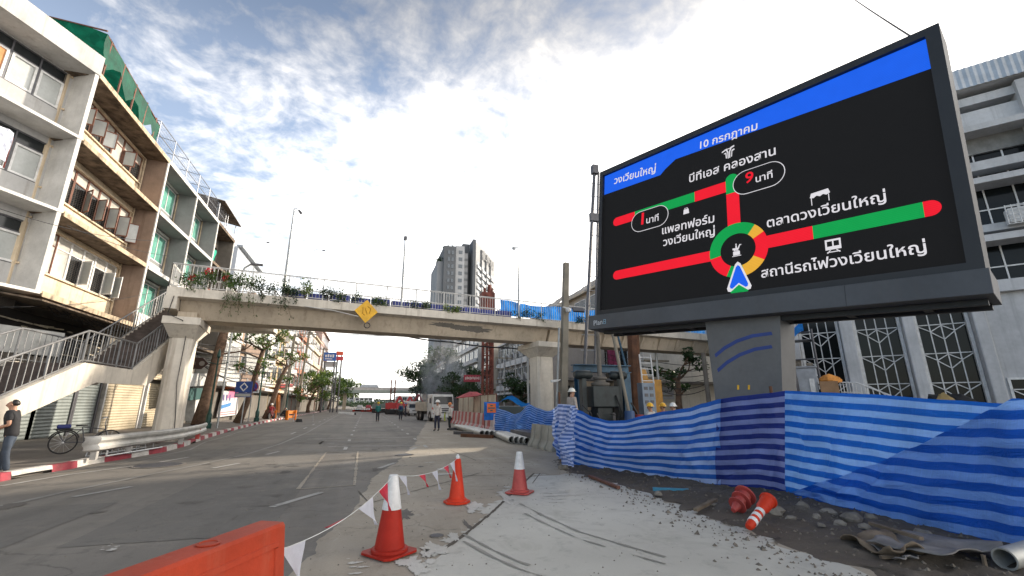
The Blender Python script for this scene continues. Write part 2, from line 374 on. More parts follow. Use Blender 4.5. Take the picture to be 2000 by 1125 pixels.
M['asphalt'] = groundmat('worn asphalt', (.158, .144, .124), (.225, .205, .175), (.285, .25, .20), cracks=.55)
M['old_conc'] = groundmat('stained old concrete lane', (.32, .275, .21), (.43, .375, .295), (.48, .44, .37), cracks=.75, agg=.25, crack_sc=.5)
M['new_conc'] = groundmat('fresh grey concrete', (.45, .435, .38), (.58, .565, .50), (.35, .335, .285), cracks=.15, long_=False, agg=.12, rough=.72, bump=.2, crack_sc=.25)
M['dirt'] = groundmat('dark wet dirt', (.088, .070, .052), (.135, .11, .085), (.20, .178, .145), cracks=0, long_=False, agg=.5, bump=1.0, rough=.95)
M['earth'] = groundmat('site ground', (.12, .105, .085), (.17, .15, .12), (.1, .085, .065), cracks=.2, agg=.4)
M['line'] = groundmat('worn white road paint', (.40, .39, .36), (.47, .46, .43), (.16, .15, .135), cracks=.5, agg=.5, rough=.7)
M['line_old_sun'] = groundmat('faded road paint and sun bands', (.25, .24, .22), (.34, .33, .30), (.14, .13, .115), cracks=.6, agg=.5, rough=.8)  # also colours the sunlit bands painted across the road
M['scar'] = groundmat('pale cement dust', (.56, .54, .48), (.66, .64, .58), (.46, .44, .38), cracks=.3, agg=.3)
M['track'] = groundmat('dried tyre mud', (.26, .25, .215), (.33, .32, .28), (.40, .385, .335), cracks=0, long_=False, agg=.2)

def sheet(name, poly, z, m, sub=0):
    b = MB(); b.face([(p[0], p[1], z) for p in poly]); return tag(b.build(name, m), kind='structure')
sheet('ground', [(-3000, -200), (3000, -200), (3000, 4000), (-3000, 4000)], -.02, M['earth'])
# the kerb line of the left pavement, from the near corner towards the far end of the street
kp = [G(px, py).to_2d() for px, py in ((0, 941), (60, 929), (139, 916), (173.5, 907.5), (232, 898.5), (280, 890), (320.5, 883), (364, 871), (400, 857.5))]
kerb = [Vector((-16, 3.0)), Vector((-11.2, 8.0)), Vector((-8.6, 11.6))] + kp + [Vector((-7.75, 30)), Vector((-8.3, 38)), Vector((-8.7, 48)), Vector((-9.2, 70)), Vector((-9.8, 120)), Vector((-10.2, 400))]
def dense(pl, step):
    out = [pl[0]]
    for a, b in zip(pl, pl[1:]):
        n = max(1, int((b - a).length / step))
        for i in range(1, n + 1): out.append(a + (b - a) * i / n)
    return out
road = [(k.x, k.y) for k in kerb] + [(30, 400), (30, -30), (-16, -30)]
sheet('road', road, 0.0, M['asphalt'])
b = MB(); b.prism([(k.x - .14, k.y) for k in kerb] + [(-16.5, 400), (-16.5, 3)], -.01, .146)
tag(b.build('pavement', M['pave'], recalc=True), kind='structure')
# painted kerb: red and white stones, a gully slot here and there
kd = dense(kerb, .25); b = MB(); acc = 0.0; stone = 0.9; idx = 0
def off(i, o):
    d = (kd[min(i + 1, len(kd) - 1)] - kd[max(i - 1, 0)]).normalized(); nrm = Vector((-d.y, d.x)); return kd[i] + nrm * o
for i in range(len(kd) - 1):
    if kd[i].y > 130: break
    L_ = (kd[i + 1] - kd[i]).length
    b.mi = int(acc / 1.02) % 2
    gap = (int(acc / 1.02) % 9 == 4) and 8 < kd[i].y < 60
    a0, a1 = off(i, 0), off(i + 1, 0); c0, c1 = off(i, .2), off(i + 1, .2); t0, t1 = off(i, .03), off(i + 1, .03)
    ta, tb = (Vector((p.x, p.y)) for p in (t0, t1))
    zb = .07 if gap else -.01
    b.add([(a0.x, a0.y, zb), (a1.x, a1.y, zb), (ta.x, ta.y, .165), (tb.x, tb.y, .165), (c0.x, c0.y, .165), (c1.x, c1.y, .165), (c0.x, c0.y, -.01), (c1.x, c1.y, -.01)],
          [(0, 1, 3, 2), (2, 3, 5, 4), (4, 5, 7, 6)])
    acc += L_
tag(b.build('kerb', [M['kerb_red'], M['kerb_white']]), kind='structure')

# concrete lane on the right, fresh concrete patch, dirt along the blue sheets
P2 = lambda px, py: G(px, py).to_2d()
lane = [P2(840, 812), P2(806, 872), P2(778, 902), P2(742, 925), P2(700, 985), P2(600, 1090)]
lane = [(p.x + .16 * nz(p.x * 2, p.y * 1.3, 5) + .05 * nz(p.x * 9, p.y * 9, 6), p.y) for p in dense(lane, .12)]
sheet('concrete_lane', lane + [(-1.4, 1.5), (9, 1.5), (14, 8), (9.5, 40)], .004, M['old_conc'])
wob = lambda p, k: (p[0] + .10 * nz(p[0] * 3, p[1] * 3, k), p[1] + .10 * nz(p[0] * 3, p[1] * 3, k + 9))
patch = [P2(1052, 930), P2(1000, 966), P2(960, 1005), P2(905, 1050), P2(850, 1095), P2(800, 1140)]
patch = dense(patch, .12)
right_edge = dense([Vector((3.3, 1.2)), Vector((4.6, 3.0)), P2(1660, 1110), P2(1500, 1060), P2(1420, 1030), P2(1330, 995), P2(1240, 958), P2(1180, 945), P2(1120, 928)], .12)
sheet('fresh_concrete', [(p.x, p.y) for p in patch] + [(0.1, 1.0)] + [wob((p.x, p.y), 3) for p in right_edge], .008, M['new_conc'])
# dirt verge: an uneven strip of soil
rows = []
left = [P2(1085, 900), P2(1120, 925), P2(1200, 945), P2(1260, 965), P2(1340, 995), P2(1430, 1028), P2(1520, 1062), P2(1660, 1110), Vector((4.5, 3.0)), Vector((4.2, 1.5))]
rightp = [Vector((6.4, 13.0)), Vector((6.9, 11.6)), Vector((7.6, 10.4)), Vector((8.3, 9.4)), Vector((8.8, 8.3)), Vector((9.2, 7.2)), Vector((9.2, 6.2)), Vector((9.1, 4.6)), Vector((8.8, 3.0)), Vector((8.6, 1.0))]
def lerp_pl(pl, t):
    f = t * (len(pl) - 1); i = min(int(f), len(pl) - 2); return pl[i].lerp(pl[i + 1], f - i)
NU, NV = 150, 46
for i in range(NU + 1):
    a, c = lerp_pl(left, i / NU), lerp_pl(rightp, i / NU); r = []
    for j in range(NV + 1):
        v = j / NV; p = a.lerp(c, v)
        e = min(1, v * 5)
        z = .012 + e * (.02 + .05 * max(0, nz(p.x * 1.6, p.y * 1.6, 1)) + .06 * nz(p.x * 5, p.y * 5, 4) + .03 * nz(p.x * 13, p.y * 13, 8)) + .03 * v
        if v < .02: z = .002
        q = p + Vector((nz(p.x * 3, p.y * 3, 22), nz(p.x * 3, p.y * 3, 27))) * (.30 * max(0, 1 - v * 6))
        r.append((q.x, q.y, max(z, .010 if v > .02 else .002)))
    rows.append(r)
b = MB(); b.grid(rows); tag(b.build('dirt', M['dirt'], smooth=True, sharp=0, recalc=True), kind='structure')

# road paint and pale sun bands (each line lies 4 mm over the road)
b = MB(); bo = MB()
def stripe(mb, a, c, wd, z=.008):
    a = Vector(a[:2]); c = Vector(c[:2]); d = (c - a).normalized(); nn = Vector((-d.y, d.x)) * wd / 2
    mb.face([(*(a - nn), z), (*(c - nn), z), (*(c + nn), z), (*(a + nn), z)])
def pstripe(mb, pts, wd, z=.008):
    pts = [G(*p).to_2d() for p in pts]
    for a, c in zip(pts, pts[1:]): stripe(mb, a, c, wd, z)
pstripe(bo, [(0, 990), (120, 963), (260, 934), (390, 908), (480, 888), (545, 868), (600, 845), (640, 822), (668, 807)], .12)
pstripe(b, [(0, 950), (130, 928), (258, 911)], .12)
pstripe(b, [(312, 903), (370, 893)], .11, .009)
for a, c in (((143, 971), (256, 951)), ((415, 915), (468, 905)), ((520, 888), (545, 882)), ((530, 991), (628, 962)), ((740, 915), (772, 904)), ((800, 880), (812, 874))): pstripe(b, [a, c], .13)
pstripe(bo, [(0, 937), (130, 921), (232, 905), (300, 893), (370, 879), (402, 863), (440, 853), (520, 826), (640, 799)], .10, .0085)
for px0, py0, px1, py1 in ((704, 834, 711, 815), (706, 846, 704, 839), (718, 812, 722, 806)): pass
for yy in range(18, 120, 4):        # lane dashes of the two middle lanes
    stripe(b, (-.62, yy), (-.62, yy + 1.0), .13); stripe(b, (2.35, yy), (2.38, yy + 1.0), .13)
for yy in range(28, 140, 6): stripe(b, (-3.55 - yy * .012, yy), (-3.57 - yy * .012, yy + 2), .12)
pstripe(bo, [(600, 858), (816, 854)], .34); pstripe(bo, [(640, 873), (820, 870)], .30)  # two pale bands across the road: sunlight put in as colour
tag(b.build('road_lines', M['line']), kind='structure'); tag(bo.build('faded_lines_sun_bands', M['line_old_sun']), kind='structure')
# covered trench in the road: concrete rim and crossing joints
b = MB()
q = [G(637, 884), G(699, 882), G(692, 948), G(582, 956)]
for i in range(4):
    w2 = dense([q[i].to_2d(), q[(i + 1) % 4].to_2d()], .2)
    for a, c in zip(w2, w2[1:]): stripe(b, a, c, .06 + .05 * nz(a.x * 3, a.y * 3, 5), .009)
for t in (.33, .62): stripe(b, q[0].lerp(q[3], t), q[1].lerp(q[2], t), .03, .0095)
tag(b.build('trench_rim', M['old_conc']), kind='structure')
# cement scars beside the fresh patch and muddy wheel tracks over it
b = MB()
def blob(mb, cx, cy, rx, ry, z, k):
    pts = []
    for i in range(90):
        a = i / 90 * 2 * math.pi; s = 1 + .6 * nz(math.cos(a) * 1.7 + k, math.sin(a) * 1.7, k * 3.1) + .45 * nz(math.cos(a) * 5 + k, math.sin(a) * 5, k) + .3 * nz(math.cos(a) * 15 + k, math.sin(a) * 15, k)
        pts.append((cx + rx * s * math.cos(a), cy + ry * s * math.sin(a), z))
    mb.face(pts)
rs_ = random.Random(9)
for i, (px, py, rx, ry) in enumerate(((852, 1072, .10, .2), (815, 1105, .12, .14), (878, 1048, .05, .16), (698, 1103, .07, .035), (930, 990, .10, .26), (1090, 966, .34, .10), (858, 914, .30, .12), (985, 975, .06, .4), (220, 1074, .05, .025), (840, 1088, .07, .12))):
    for k_ in range(7):
        g = G(px + rs_.gauss(0, 9), py + rs_.gauss(0, 6)); f_ = rs_.uniform(.2, .75) if k_ else 1.0; blob(b, g.x, g.y, rx * f_, ry * f_, .0125 + .0002 * k_, i * 9 + k_)
tag(b.build('cement_scars', M['scar']), kind='structure')
b = MB(); rs_ = random.Random(31)
for k_ in range(120):
    t_ = rs_.random(); pl_ = [P2(1000, 966), P2(1052, 930), P2(1120, 927), P2(1180, 944), P2(1240, 958), P2(1330, 995), P2(1500, 1060)] if k_ % 3 else patch
    f_ = t_ * (len(pl_) - 1); i_ = min(int(f_), len(pl_) - 2); q_ = pl_[i_].lerp(pl_[i_ + 1], f_ - i_); s_ = rs_.uniform(.03, .16)
    blob(b, q_.x + rs_.gauss(0, .09), q_.y + rs_.gauss(0, .09), s_ * 1.3, s_, .0086 + k_ * .00001, k_ * 2.3)
tag(b.build('cement_dust', M['new_conc']), kind='structure')
b = MB(); b2 = MB(); rs_ = random.Random(21)
for cx_, cy_, wx, wy in ((-2.2, 9.5, 1.1, 2.6), (-4.6, 8.2, .7, 1.4), (-.2, 21.5, 1.6, .8), (-2.6, 24, .9, 3.0), (1.0, 30, 1.4, 1.2), (-5.2, 17.5, .8, 2.2)):
    pts = dense([Vector((cx_ + x * wx, cy_ + y * wy)) for x, y in ((-1, -1), (1, -1.03), (1.02, 1), (-.98, 1.02), (-1, -1))], .15)
    b.face([(p.x + .03 * nz(p.x * 5, p.y * 5, 1), p.y + .03 * nz(p.x * 5, p.y * 5, 4), .0045) for p in pts[:-1]])
for k_ in range(46): blob(b2, rs_.uniform(-6, 2.5), rs_.uniform(3.5, 22), rs_.uniform(.03, .16), rs_.uniform(.04, .3), .0072 + k_ * .00003, k_ * 3 + 50)
tag(b.build('asphalt_patches', groundmat('patched asphalt', (.135, .125, .11), (.17, .158, .138), (.22, .2, .165), cracks=.3)), kind='structure'); tag(b2.build('oil_stains', groundmat('oil stained asphalt', (.105, .095, .082), (.14, .128, .11), (.17, .155, .13), cracks=.2)), kind='structure')
b = MB()
for o in (0, 14):
    for pts in (((1000, 977 + o), (1060, 1008 + o), (1130, 1040 + o), (1230, 1070 + o), (1300, 1090 + o)), ((905, 1045 + o), (960, 1075 + o), (1010, 1098 + o), (1060, 1115 + o))):
        w2 = [G(*p).to_2d() for p in pts]; w2 = dense(w2, .08)
        for a, c in zip(w2, w2[1:]):
            if nz(a.x * 2, a.y * 2, 2 + o) > -.3: stripe(b, a, c, .035 + .05 * nz(a.x * 4, a.y * 4, 6 + o), .0135)
tag(b.build('wheel_tracks', M['track']), kind='structure')
b = MB()
pts = [G(*p).to_2d() for p in ((1043, 925), (1000, 965), (960, 1003), (905, 1048), (855, 1082))]
for a, c in zip(dense(pts, .1), dense(pts, .1)[1:]): stripe(b, a, c, .05 + .03 * nz(a.x * 6, a.y * 6), .011)
for pts in (((935, 925), (700, 990)), ((870, 905), (1035, 904)), ((905, 930), (1000, 928)), ((1040, 945), (1055, 925)), ((700, 960), (735, 1000)), ((880, 880), (930, 900))):
    w2 = dense([G(*p).to_2d() for p in pts], .1)
    for a, c in zip(w2, w2[1:]): stripe(b, a, c, .022 + .014 * nz(a.x * 6, a.y * 6), .0115)
tag(b.build('concrete_joints', M['dirt']), kind='structure')
# manhole cover and small bits on the asphalt
def manhole(px, py, r, lab):
    g = G(px, py); b = MB(); b.lathe([(r * .99, 0), (r, .012), (r * .93, .014), (r * .9, .011)], 28, (0, 0, 0))
    o = E('manhole_cover', lab, 'manhole cover', (g.x, g.y, .002)); b.build('frame_ring', M['concrete_dark'], o)
    b = MB()
    for i in range(-5, 6):
        hw = math.sqrt(max(0, (r * .86) ** 2 - (i * r * .155) ** 2)); b.box(-hw, hw, i * r * .155 - r * .045, i * r * .155 + r * .045, .0115, .017)
    b.build('grating', M['steel_dark'], o)
manhole(310, 909, .62, 'round iron manhole cover in the asphalt beside the guard rail')
manhole(853, 1048, .09, 'small round valve cover in the concrete behind the white topped cone')
manhole(790, 889, .3, 'round cover in the worn concrete lane beyond the bunting')

# ================================================================== LEFT SHOPHOUSES
def wall_holes(mb, x0, x1, z0, z1, y0, y1, holes):
    xs = sorted({x0, x1} | {h[0] for h in holes} | {h[1] for h in holes}); zs = sorted({z0, z1} | {h[2] for h in holes} | {h[3] for h in holes})
    xs = [x for x in xs if x0 <= x <= x1]; zs = [z for z in zs if z0 <= z <= z1]
    for a, b_ in zip(zs, zs[1:]):
        run = None
        for c, d in zip(xs, xs[1:]):
            mx_, mz = (c + d) / 2, (a + b_) / 2
            inside = any(h[0] < mx_ < h[1] and h[2] < mz < h[3] for h in holes)
            if not inside: run = (run[0], d) if run else (c, d)
            if inside or d == xs[-1]:
                if run: mb.box(run[0], run[1], y0, y1, a, b_)
                run = None
def rect_frame(mb, x0, x1, z0, z1, y0, y1, t):
    mb.box(x0, x1, y0, y1, z0, z0 + t); mb.box(x0, x1, y0, y1, z1 - t, z1)
    mb.box(x0, x0 + t, y0, y1, z0 + t, z1 - t); mb.box(x1 - t, x1, y0, y1, z0 + t, z1 - t)
def window(root, x0, x1, z0, z1, y, fm, gm, cols=2, transom=0, tm=None, ft=.06, label=None):
    """a window frame with its panes; transom = height of the upper lights"""
    b = MB(); rect_frame(b, x0, x1, z0, z1, y - .03, y + .05, ft)
    for i in range(1, cols):
        xx = x0 + (x1 - x0) * i / cols; b.box(xx - ft / 2, xx + ft / 2, y - .025, y + .045, z0 + ft, z1 - ft)
    zt = z1 - transom
    if transom: b.box(x0 + ft, x1 - ft, y - .02, y + .04, zt - ft / 2, zt + ft / 2)
    o = b.build('window', fm, root)
    if label: o['label'] = label
    p = MB()
    if transom:
        p.mi = 0; p.box(x0 + .01, x1 - .01, y + .012, y + .02, z0 + .01, zt)
        p.mi = 1; p.box(x0 + .01, x1 - .01, y + .012, y + .02, zt, z1 - .01)
        p.build('pane', [gm, tm or gm], o)
    else: p.box(x0 + .01, x1 - .01, y + .012, y + .02, z0 + .01, z1 - .01); p.build('pane', gm, o)
    return o
def sash(win, x, z0, z1, wd, y, ang, fm, gm, side=1):
    """an open side-hung sash, hinged at x, swung out by ang"""
    T = Matrix.Translation((x, y, 0)) @ Matrix.Rotation(-ang * side, 4, 'Z')
    b = MB(T); s = side
    x0, x1 = (0, wd) if s > 0 else (-wd, 0)
    rect_frame(b, x0, x1, z0, z1, -.02, .02, .05); b.build('sash', fm, win)
    b = MB(T); b.box(x0 + .05, x1 - .05, -.004, .004, z0 + .05, z1 - .05); b.build('sash_pane', gm, win)
def grille_bars(root, x0, x1, z0, z1, y):
    b = MB(); n = max(3, int((x1 - x0) / .14))
    for i in range(n + 1):
        xx = x0 + (x1 - x0) * i / n; b.tube([(xx, y, z0), (xx, y, z1)], .009, 4)
    k = int((z1 - z0) / .12)
    for j in range(k):
        zz = z0 + (z1 - z0) * j / k
        for i in range(n):
            xx = x0 + (x1 - x0) * (i + .5) / n; dx = (x1 - x0) / n * .5
            b.tube([(xx - dx, y - .004, zz), (xx, y - .004, zz + .06), (xx + dx, y - .004, zz + .12)], .007, 3, False)
    return b.build('window_grille', M['grille'], root)

SLABS = (5.85, 9.28, 12.68); ROOF = 15.95
DEP = 1.15
# ---- white shophouse on the corner, its front turned towards the roundabout
A = R(65)
wh = E('white_shophouse', 'white four storey shophouse at the left edge with white framed windows', 'building', (-12.6, 21.2, 0), A)
b = MB(); holes = [(-7.2, -.33, 13.98, 15.84), (-2.45, -.30, 10.46, 12.32), (-7, -3.2, 10.46, 12.32), (-2.2, -.20, 6.98, 8.80), (-7, -3.2, 6.98, 8.80)]
wall_holes(b, -12, -.001, 5.85, 15.9, DEP, DEP + .2, holes); b.box(-12, 0, DEP + .2, 12, 5.85, 15.9)
b.build('wall', M['white_wall'], wh)
b = MB()
for zz in SLABS: b.box(-12, .02, -.04, DEP, zz - .06, zz + .06)
b.build('floor_slab', M['white_trim'], wh)
b = MB(); b.box(-12, .02, -.06, DEP + .15, 15.9, 16.02); b.box(-12, .02, -.06, .12, 16.02, 16.85); b.build('parapet', M['white_wall'], wh)
b = MB(); b.box(-.16, .0, -.02, DEP, SLABS[0] + .06, 15.9); b.build('side_fin', M['white_trim'], wh)
for (x0, x1, z0, z1), c_, tr in ((holes[0], 7, .5), (holes[1], 2, .5), (holes[2], 4, .5), (holes[3], 2, .52), (holes[4], 4, .52)):
    wi = window(wh, x0, x1, z0, z1, DEP + .06, M['steel_dark'], M['glass_pale'], c_, tr, M['glass'])
    pw = (x1 - x0) / c_; bf = MB()
    for i in range(c_):
        rect_frame(bf, x0 + i * pw + .05, x0 + (i + 1) * pw - .05, z0 + .05, z1 - tr - .04, DEP + .015, DEP + .06, .085)
    bf.build('casement', M['alu'], wi)
b = MB(); b.box(-3.3, -2.42, DEP + .055, DEP + .066, 14.05, 15.3); b.build('orange_curtain', mat('orange curtain', (.55, .26, .1), .8, var=.3, scale=4), wh)
# red louvred shutter standing open and laundry on the second floor window
T = Matrix.Translation((-1.45, DEP, 0)) @ Matrix.Rotation(R(-62), 4, 'Z'); b = MB(T)
rect_frame(b, -.75, 0, 10.55, 11.9, -.02, .02, .06)
for i in range(16): b.box(-.69, -.06, -.014, .014, 10.64 + i * .078, 10.69 + i * .078)
b.build('open_shutter', mat('red louvre paint', (.30, .05, .03), .7, var=.3), wh)
b = MB(); b.grid([[(-2.35 + .1 * i, DEP - .32 + .03 * math.sin(i * 2.1 + k), 11.95 - k * .18 - .03 * math.sin(i)) for i in range(8)] for k in range(8)]); tag(b.build('hanging_laundry', mat('pale laundry', (.55, .58, .68), .9, var=.25, scale=5)), 'pale cloth hung out to dry beside the red louvred shutter', 'laundry').matrix_world = wh.matrix_basis
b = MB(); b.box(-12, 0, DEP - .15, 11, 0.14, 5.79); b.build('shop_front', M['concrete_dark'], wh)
b = MB(); b.box(-10, -.2, DEP - .17, DEP - .155, .16, 2.9); b.build('roller_shutter', M['shutter_grey'], wh)
b = MB(); b.box(-5.2, .3, -1.3, -1.1, 3.35, 4.25)
o = b.build('sign_board', mat('grimy white signboard', (.42, .42, .40), .8, dirt=.7, scale=2.2, dirtc=(.12, .12, .10)), wh)

# ---- the cream and grey shophouses further along
def dark_awning(root, x0, x1, y, z, m, dep=1.0, drop=.25):
    b = MB(); b.add([(x0, y, z), (x1, y, z), (x1, y - dep, z - drop), (x0, y - dep, z - drop), (x0, y, z - .06), (x1, y, z - .06), (x1, y - dep, z - drop - .06), (x0, y - dep, z - drop - .06)],
                    [(0, 1, 2, 3), (7, 6, 5, 4), (0, 3, 7, 4), (1, 5, 6, 2), (3, 2, 6, 7), (0, 4, 5, 1)]); return b.build('awning', m, root)
FX = -12.6; WX = FX - DEP
def base_shop(name, label, Y0, W, wallm, finm, slabm, soff, holes, roofz=ROOF, fins=True, par=.0, parm=None):
    rt = E(name, label, 'building', (WX, Y0, 0), R(90))
    b = MB(); wall_holes(b, .16, W - .001, SLABS[0], roofz - .06, 0, .2, holes); b.box(.16, W - .001, 1.0, 11, SLABS[0], roofz - .06); b.build('wall', wallm, rt)
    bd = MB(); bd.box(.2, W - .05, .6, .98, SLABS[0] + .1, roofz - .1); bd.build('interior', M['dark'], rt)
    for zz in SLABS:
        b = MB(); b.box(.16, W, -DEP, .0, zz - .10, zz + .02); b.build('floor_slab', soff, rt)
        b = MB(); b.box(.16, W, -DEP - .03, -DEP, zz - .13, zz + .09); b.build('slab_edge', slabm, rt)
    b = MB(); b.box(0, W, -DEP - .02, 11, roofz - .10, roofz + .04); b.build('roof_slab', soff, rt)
    b = MB(); b.box(0, W, -DEP - .06, -DEP - .02, roofz - .14, roofz + .10); b.build('roof_edge', slabm, rt)
    if par:
        b = MB(); b.box(0, W, -DEP, -DEP + .12, roofz + .04, roofz + par); b.build('parapet', parm or wallm, rt)
    if fins:
        b = MB(); b.box(W - .16, W - .002, -DEP + .01, -.001, SLABS[0] + .02, roofz - .10); b.build('side_fin', finm, rt)
        b = MB(); b.box(W - .17, W, -DEP - .045, -DEP + .01, SLABS[0] + .02, roofz - .14); b.build('fin_edge', M['white_trim'], rt)
    return rt
W1 = 7.65
ch = [(.35, 7.25, z0, z1) for z0, z1 in ((14.18, 15.72), (10.42, 12.22), (7.12, 8.95))]
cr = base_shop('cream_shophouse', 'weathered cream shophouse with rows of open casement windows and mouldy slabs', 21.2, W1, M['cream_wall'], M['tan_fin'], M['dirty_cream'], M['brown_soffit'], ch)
NW = 7; pw = 6.9 / NW
open_sets = ({0: 62, 1: 75, 2: 70, 3: 55, 5: 80}, {2: 50, 3: 64, 4: 78, 5: 96, 6: 122}, {3: 68, 5: 74, 6: 60})
for lv, ((x0, x1, z0, z1), ops) in enumerate(zip(ch, open_sets)):
    for i in range(NW):
        a, c_ = x0 + i * pw, x0 + (i + 1) * pw
        dark = i in ops or (lv == 0 and i in (6,)) or (lv == 1 and i < 2)
        wi = window(cr, a + .01, c_ - .01, z0, z1, .06, M['wood_red'] if lv != 2 or i < 2 else M['alu'], M['glass'] if dark else M['glass_milk'], 1, .55, M['glass_milk'], .05)
        if dark: grille_bars(cr, a + .08, c_ - .08, z0 + .06, z1 - .62, .03)
        if i in ops:
            sash(wi, c_ - .05 if lv else a + .05, z0 + .05, z1 - .6, pw * .56, .0, R(ops[i]), M['wood_red'] if lv != 2 else M['alu'], M['glass_pale'], -1 if lv else 1)
    b = MB(); b.box(x0 - .1, x1 + .1, -.08, 0, z1 + .02, z1 + .10); b.build('window_hood', M['cream_wall'], cr)
    b = MB(); b.box(x0 - .1, x1 + .1, -.10, 0, z0 - .09, z0 - .015); b.build('window_sill', M['cream_wall'], cr)
gh1 = [(2.3, 4.55, 14.0, 15.75), (2.3, 4.55, 10.55, 12.35), (2.3, 4.55, 7.0, 8.95)]
gr1 = base_shop('grey_shophouse', 'grey shophouse with large green curtained windows next to the cream one', 28.85, 4.85, M['grey_wall'], M['grey_wall'], M['white_trim'], M['grey_wall'], gh1)
gr2 = base_shop('grey_shophouse', 'grey shophouse with green curtained windows between its twin and the dark laundry balcony', 33.7, 4.85, M['grey_wall'], M['grey_wall'], M['white_trim'], M['grey_wall'], [(a + .1, c_, z0, z1) for a, c_, z0, z1 in gh1])
for rt, sh in ((gr1, 0), (gr2, .1)):
    for x0, x1, z0, z1 in gh1:
        window(rt, x0 + sh, x1, z0, z1, .05, M['alu'], M['glass_green'], 2, 0, None, .07)
        b = MB(); b.box(.2, 4.5, -.12, 0, z1 + .06, z1 + .16); b.build('window_hood', M['white_trim'], rt)
    for zz in SLABS:
        b = MB(); b.box(.2, 4.68, -DEP, -DEP + .1, zz + .02, zz + .75) if zz < 9 else b.box(.2, 4.68, -.08, 0, zz + .02, zz + 1.0); b.build('balcony_parapet', M['white_trim'], rt)
en = base_shop('dark_shophouse', 'sooty narrow shophouse with green laundry on its balcony beyond the grey ones', 38.55, 4.6, M['concrete_dark'], M['concrete_dark'], M['brown_soffit'], M['brown_soffit'], [(.4, 4.2, 12.7, 15), (.4, 4.2, 9.4, 11.6), (.4, 4.2, 6.1, 8.4)])
for z0, cc in ((12.9, (.02, .33, .22)), (9.6, (.35, .12, .08)), (13.6, (.4, .2, .08))):
    b = MB(); yy = -.75 if z0 != 13.6 else -.5
    b.grid([[(.6 + .2 * i, yy + .06 * math.sin(i * 1.7 + k), z0 + 1.2 - k * .2) for i in range(7)] for k in range(6)])
    o = tag(b.build('laundry', mat('laundry cloth', cc, .9, var=.3, scale=4)), {12.9: 'green towel drying on the sooty top floor balcony', 9.6: 'reddish cloth drying on the middle balcony of the sooty shophouse', 13.6: 'orange shirt hanging high on the sooty balcony'}[z0], 'laundry'); o.matrix_world = en.matrix_basis
# ground floors: a dark fascia tangle, shutters between posts
shut = [(21.6, 24.6, 'shutter_grey'), (24.75, 27.2, 'shutter_grey'), (27.5, 29.3, 'shutter_grey'), (30.0, 34.2, 'shutter_cream'), (34.9, 37.6, 'shutter_cream'), (38.8, 41.6, 'shutter_grey')]
for rt, Y0, W in ((cr, 21.2, W1), (gr1, 28.85, 4.85), (gr2, 33.7, 4.85), (en, 38.55, 4.6)):
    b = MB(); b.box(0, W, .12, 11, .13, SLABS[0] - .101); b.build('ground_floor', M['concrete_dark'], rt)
    for a, c_, mm in shut:
        if Y0 <= (a + c_) / 2 < Y0 + W:
            b = MB(); b.box(a - Y0, c_ - Y0, .0, .115, .16, 2.95); b.build('roller_shutter', M[mm], rt)
            for q0 in (a - Y0 - .14, c_ - Y0 + .01): b = MB(); b.box(q0, q0 + .13, -.06, .115, .15, 3.2); b.build('door_post', M['alu'] if mm == 'shutter_cream' else M['steel_dark'], rt)
            b = MB(); b.box(a - Y0 - .1, c_ - Y0 + .1, -.25, .11, 3.2, 3.55); b.build('shutter_box', M['shutter_cream'] if mm == 'shutter_cream' else M['concrete_dark'], rt)
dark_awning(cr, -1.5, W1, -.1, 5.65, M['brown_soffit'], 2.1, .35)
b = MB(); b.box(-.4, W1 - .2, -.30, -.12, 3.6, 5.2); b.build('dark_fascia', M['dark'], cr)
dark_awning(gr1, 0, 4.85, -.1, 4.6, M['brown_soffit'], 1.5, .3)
b = MB()      # clutter of louvres and lattice under the awning
for i in range(46):
    x = rnd.uniform(-.5, 6.3); z = rnd.choice((3.8, 4.0, 4.2, 4.4, 4.6, 4.8)); b.beam((x, -.35 - rnd.random() * .2, z), (x + rnd.uniform(.3, 1.2), -.35 - rnd.random() * .2, z + rnd.uniform(-.06, .06)), .03, .05)
b.build('lattice', mat('pale weathered slats', (.40, .36, .28), .8, var=.5), cr)
b = MB()
for i in range(30):
    x = rnd.uniform(-.5, 7.3); b.tube([(x, -1.25 - rnd.random() * .3, 5.35 + rnd.uniform(-.1, .2)), (x + .8, -1.35, 5.2 + rnd.uniform(-.2, .3)), (x + 1.8, -1.3, 5.3 + rnd.uniform(-.2, .2))], .018, 4, False)
b.build('wire_tangle', M['cable'], cr)
for rt, x_ in ((cr, 7.35), (gr1, 4.6), (gr2, 4.6)): b = MB(); b.tube([(x_, -.07, 3.6), (x_, -.07, 9.2), (x_ + .02, -.07, 15.8)], .055, 6); b.build('drain_pipe', M['dirty_cream'], rt, True)
# roof: net shelter on the cream house, wire cage over the grey ones
sh = E('roof_net_shelter', 'torn green shade net on timber poles over the roof of the cream shophouse', 'shade net', (FX, 21.5, ROOF + .05), R(90))
b = MB()
for x in (.3, 1.6, 2.9, 4.2, 5.4): b.tube([(x, .25, 0), (x + .05, .25, 2.3 - x * .12)], .05, 6)
b.tube([(0, .25, 2.3), (6.0, .25, 1.45)], .04, 6); b.tube([(.3, 3, 0), (.3, 3, 2.8)], .05, 6); b.tube([(5.4, 3, 0), (5.4, 3, 2.4)], .05, 6); b.tube([(-.2, .2, 2.4), (.2, 3, 2.9)], .04, 6)
b.build('pole', M['wood_red'], sh)
b = MB(); b.grid([[(x * .5 - .1, .22 + .04 * math.sin(x * 2 + k), 2.3 - x * .075 - k * (.26 + .10 * math.sin(x * 1.7)) - .05 * math.sin(x * 1.3)) for x in range(13)] for k in range(5)])
b.grid([[(x * .5 - .1, .22 + k * .5, 2.32 - x * .075 + k * .08 + .06 * math.sin(x * 1.9 + k)) for x in range(13)] for k in range(7)])
b.build('net', M['green_net'], sh)
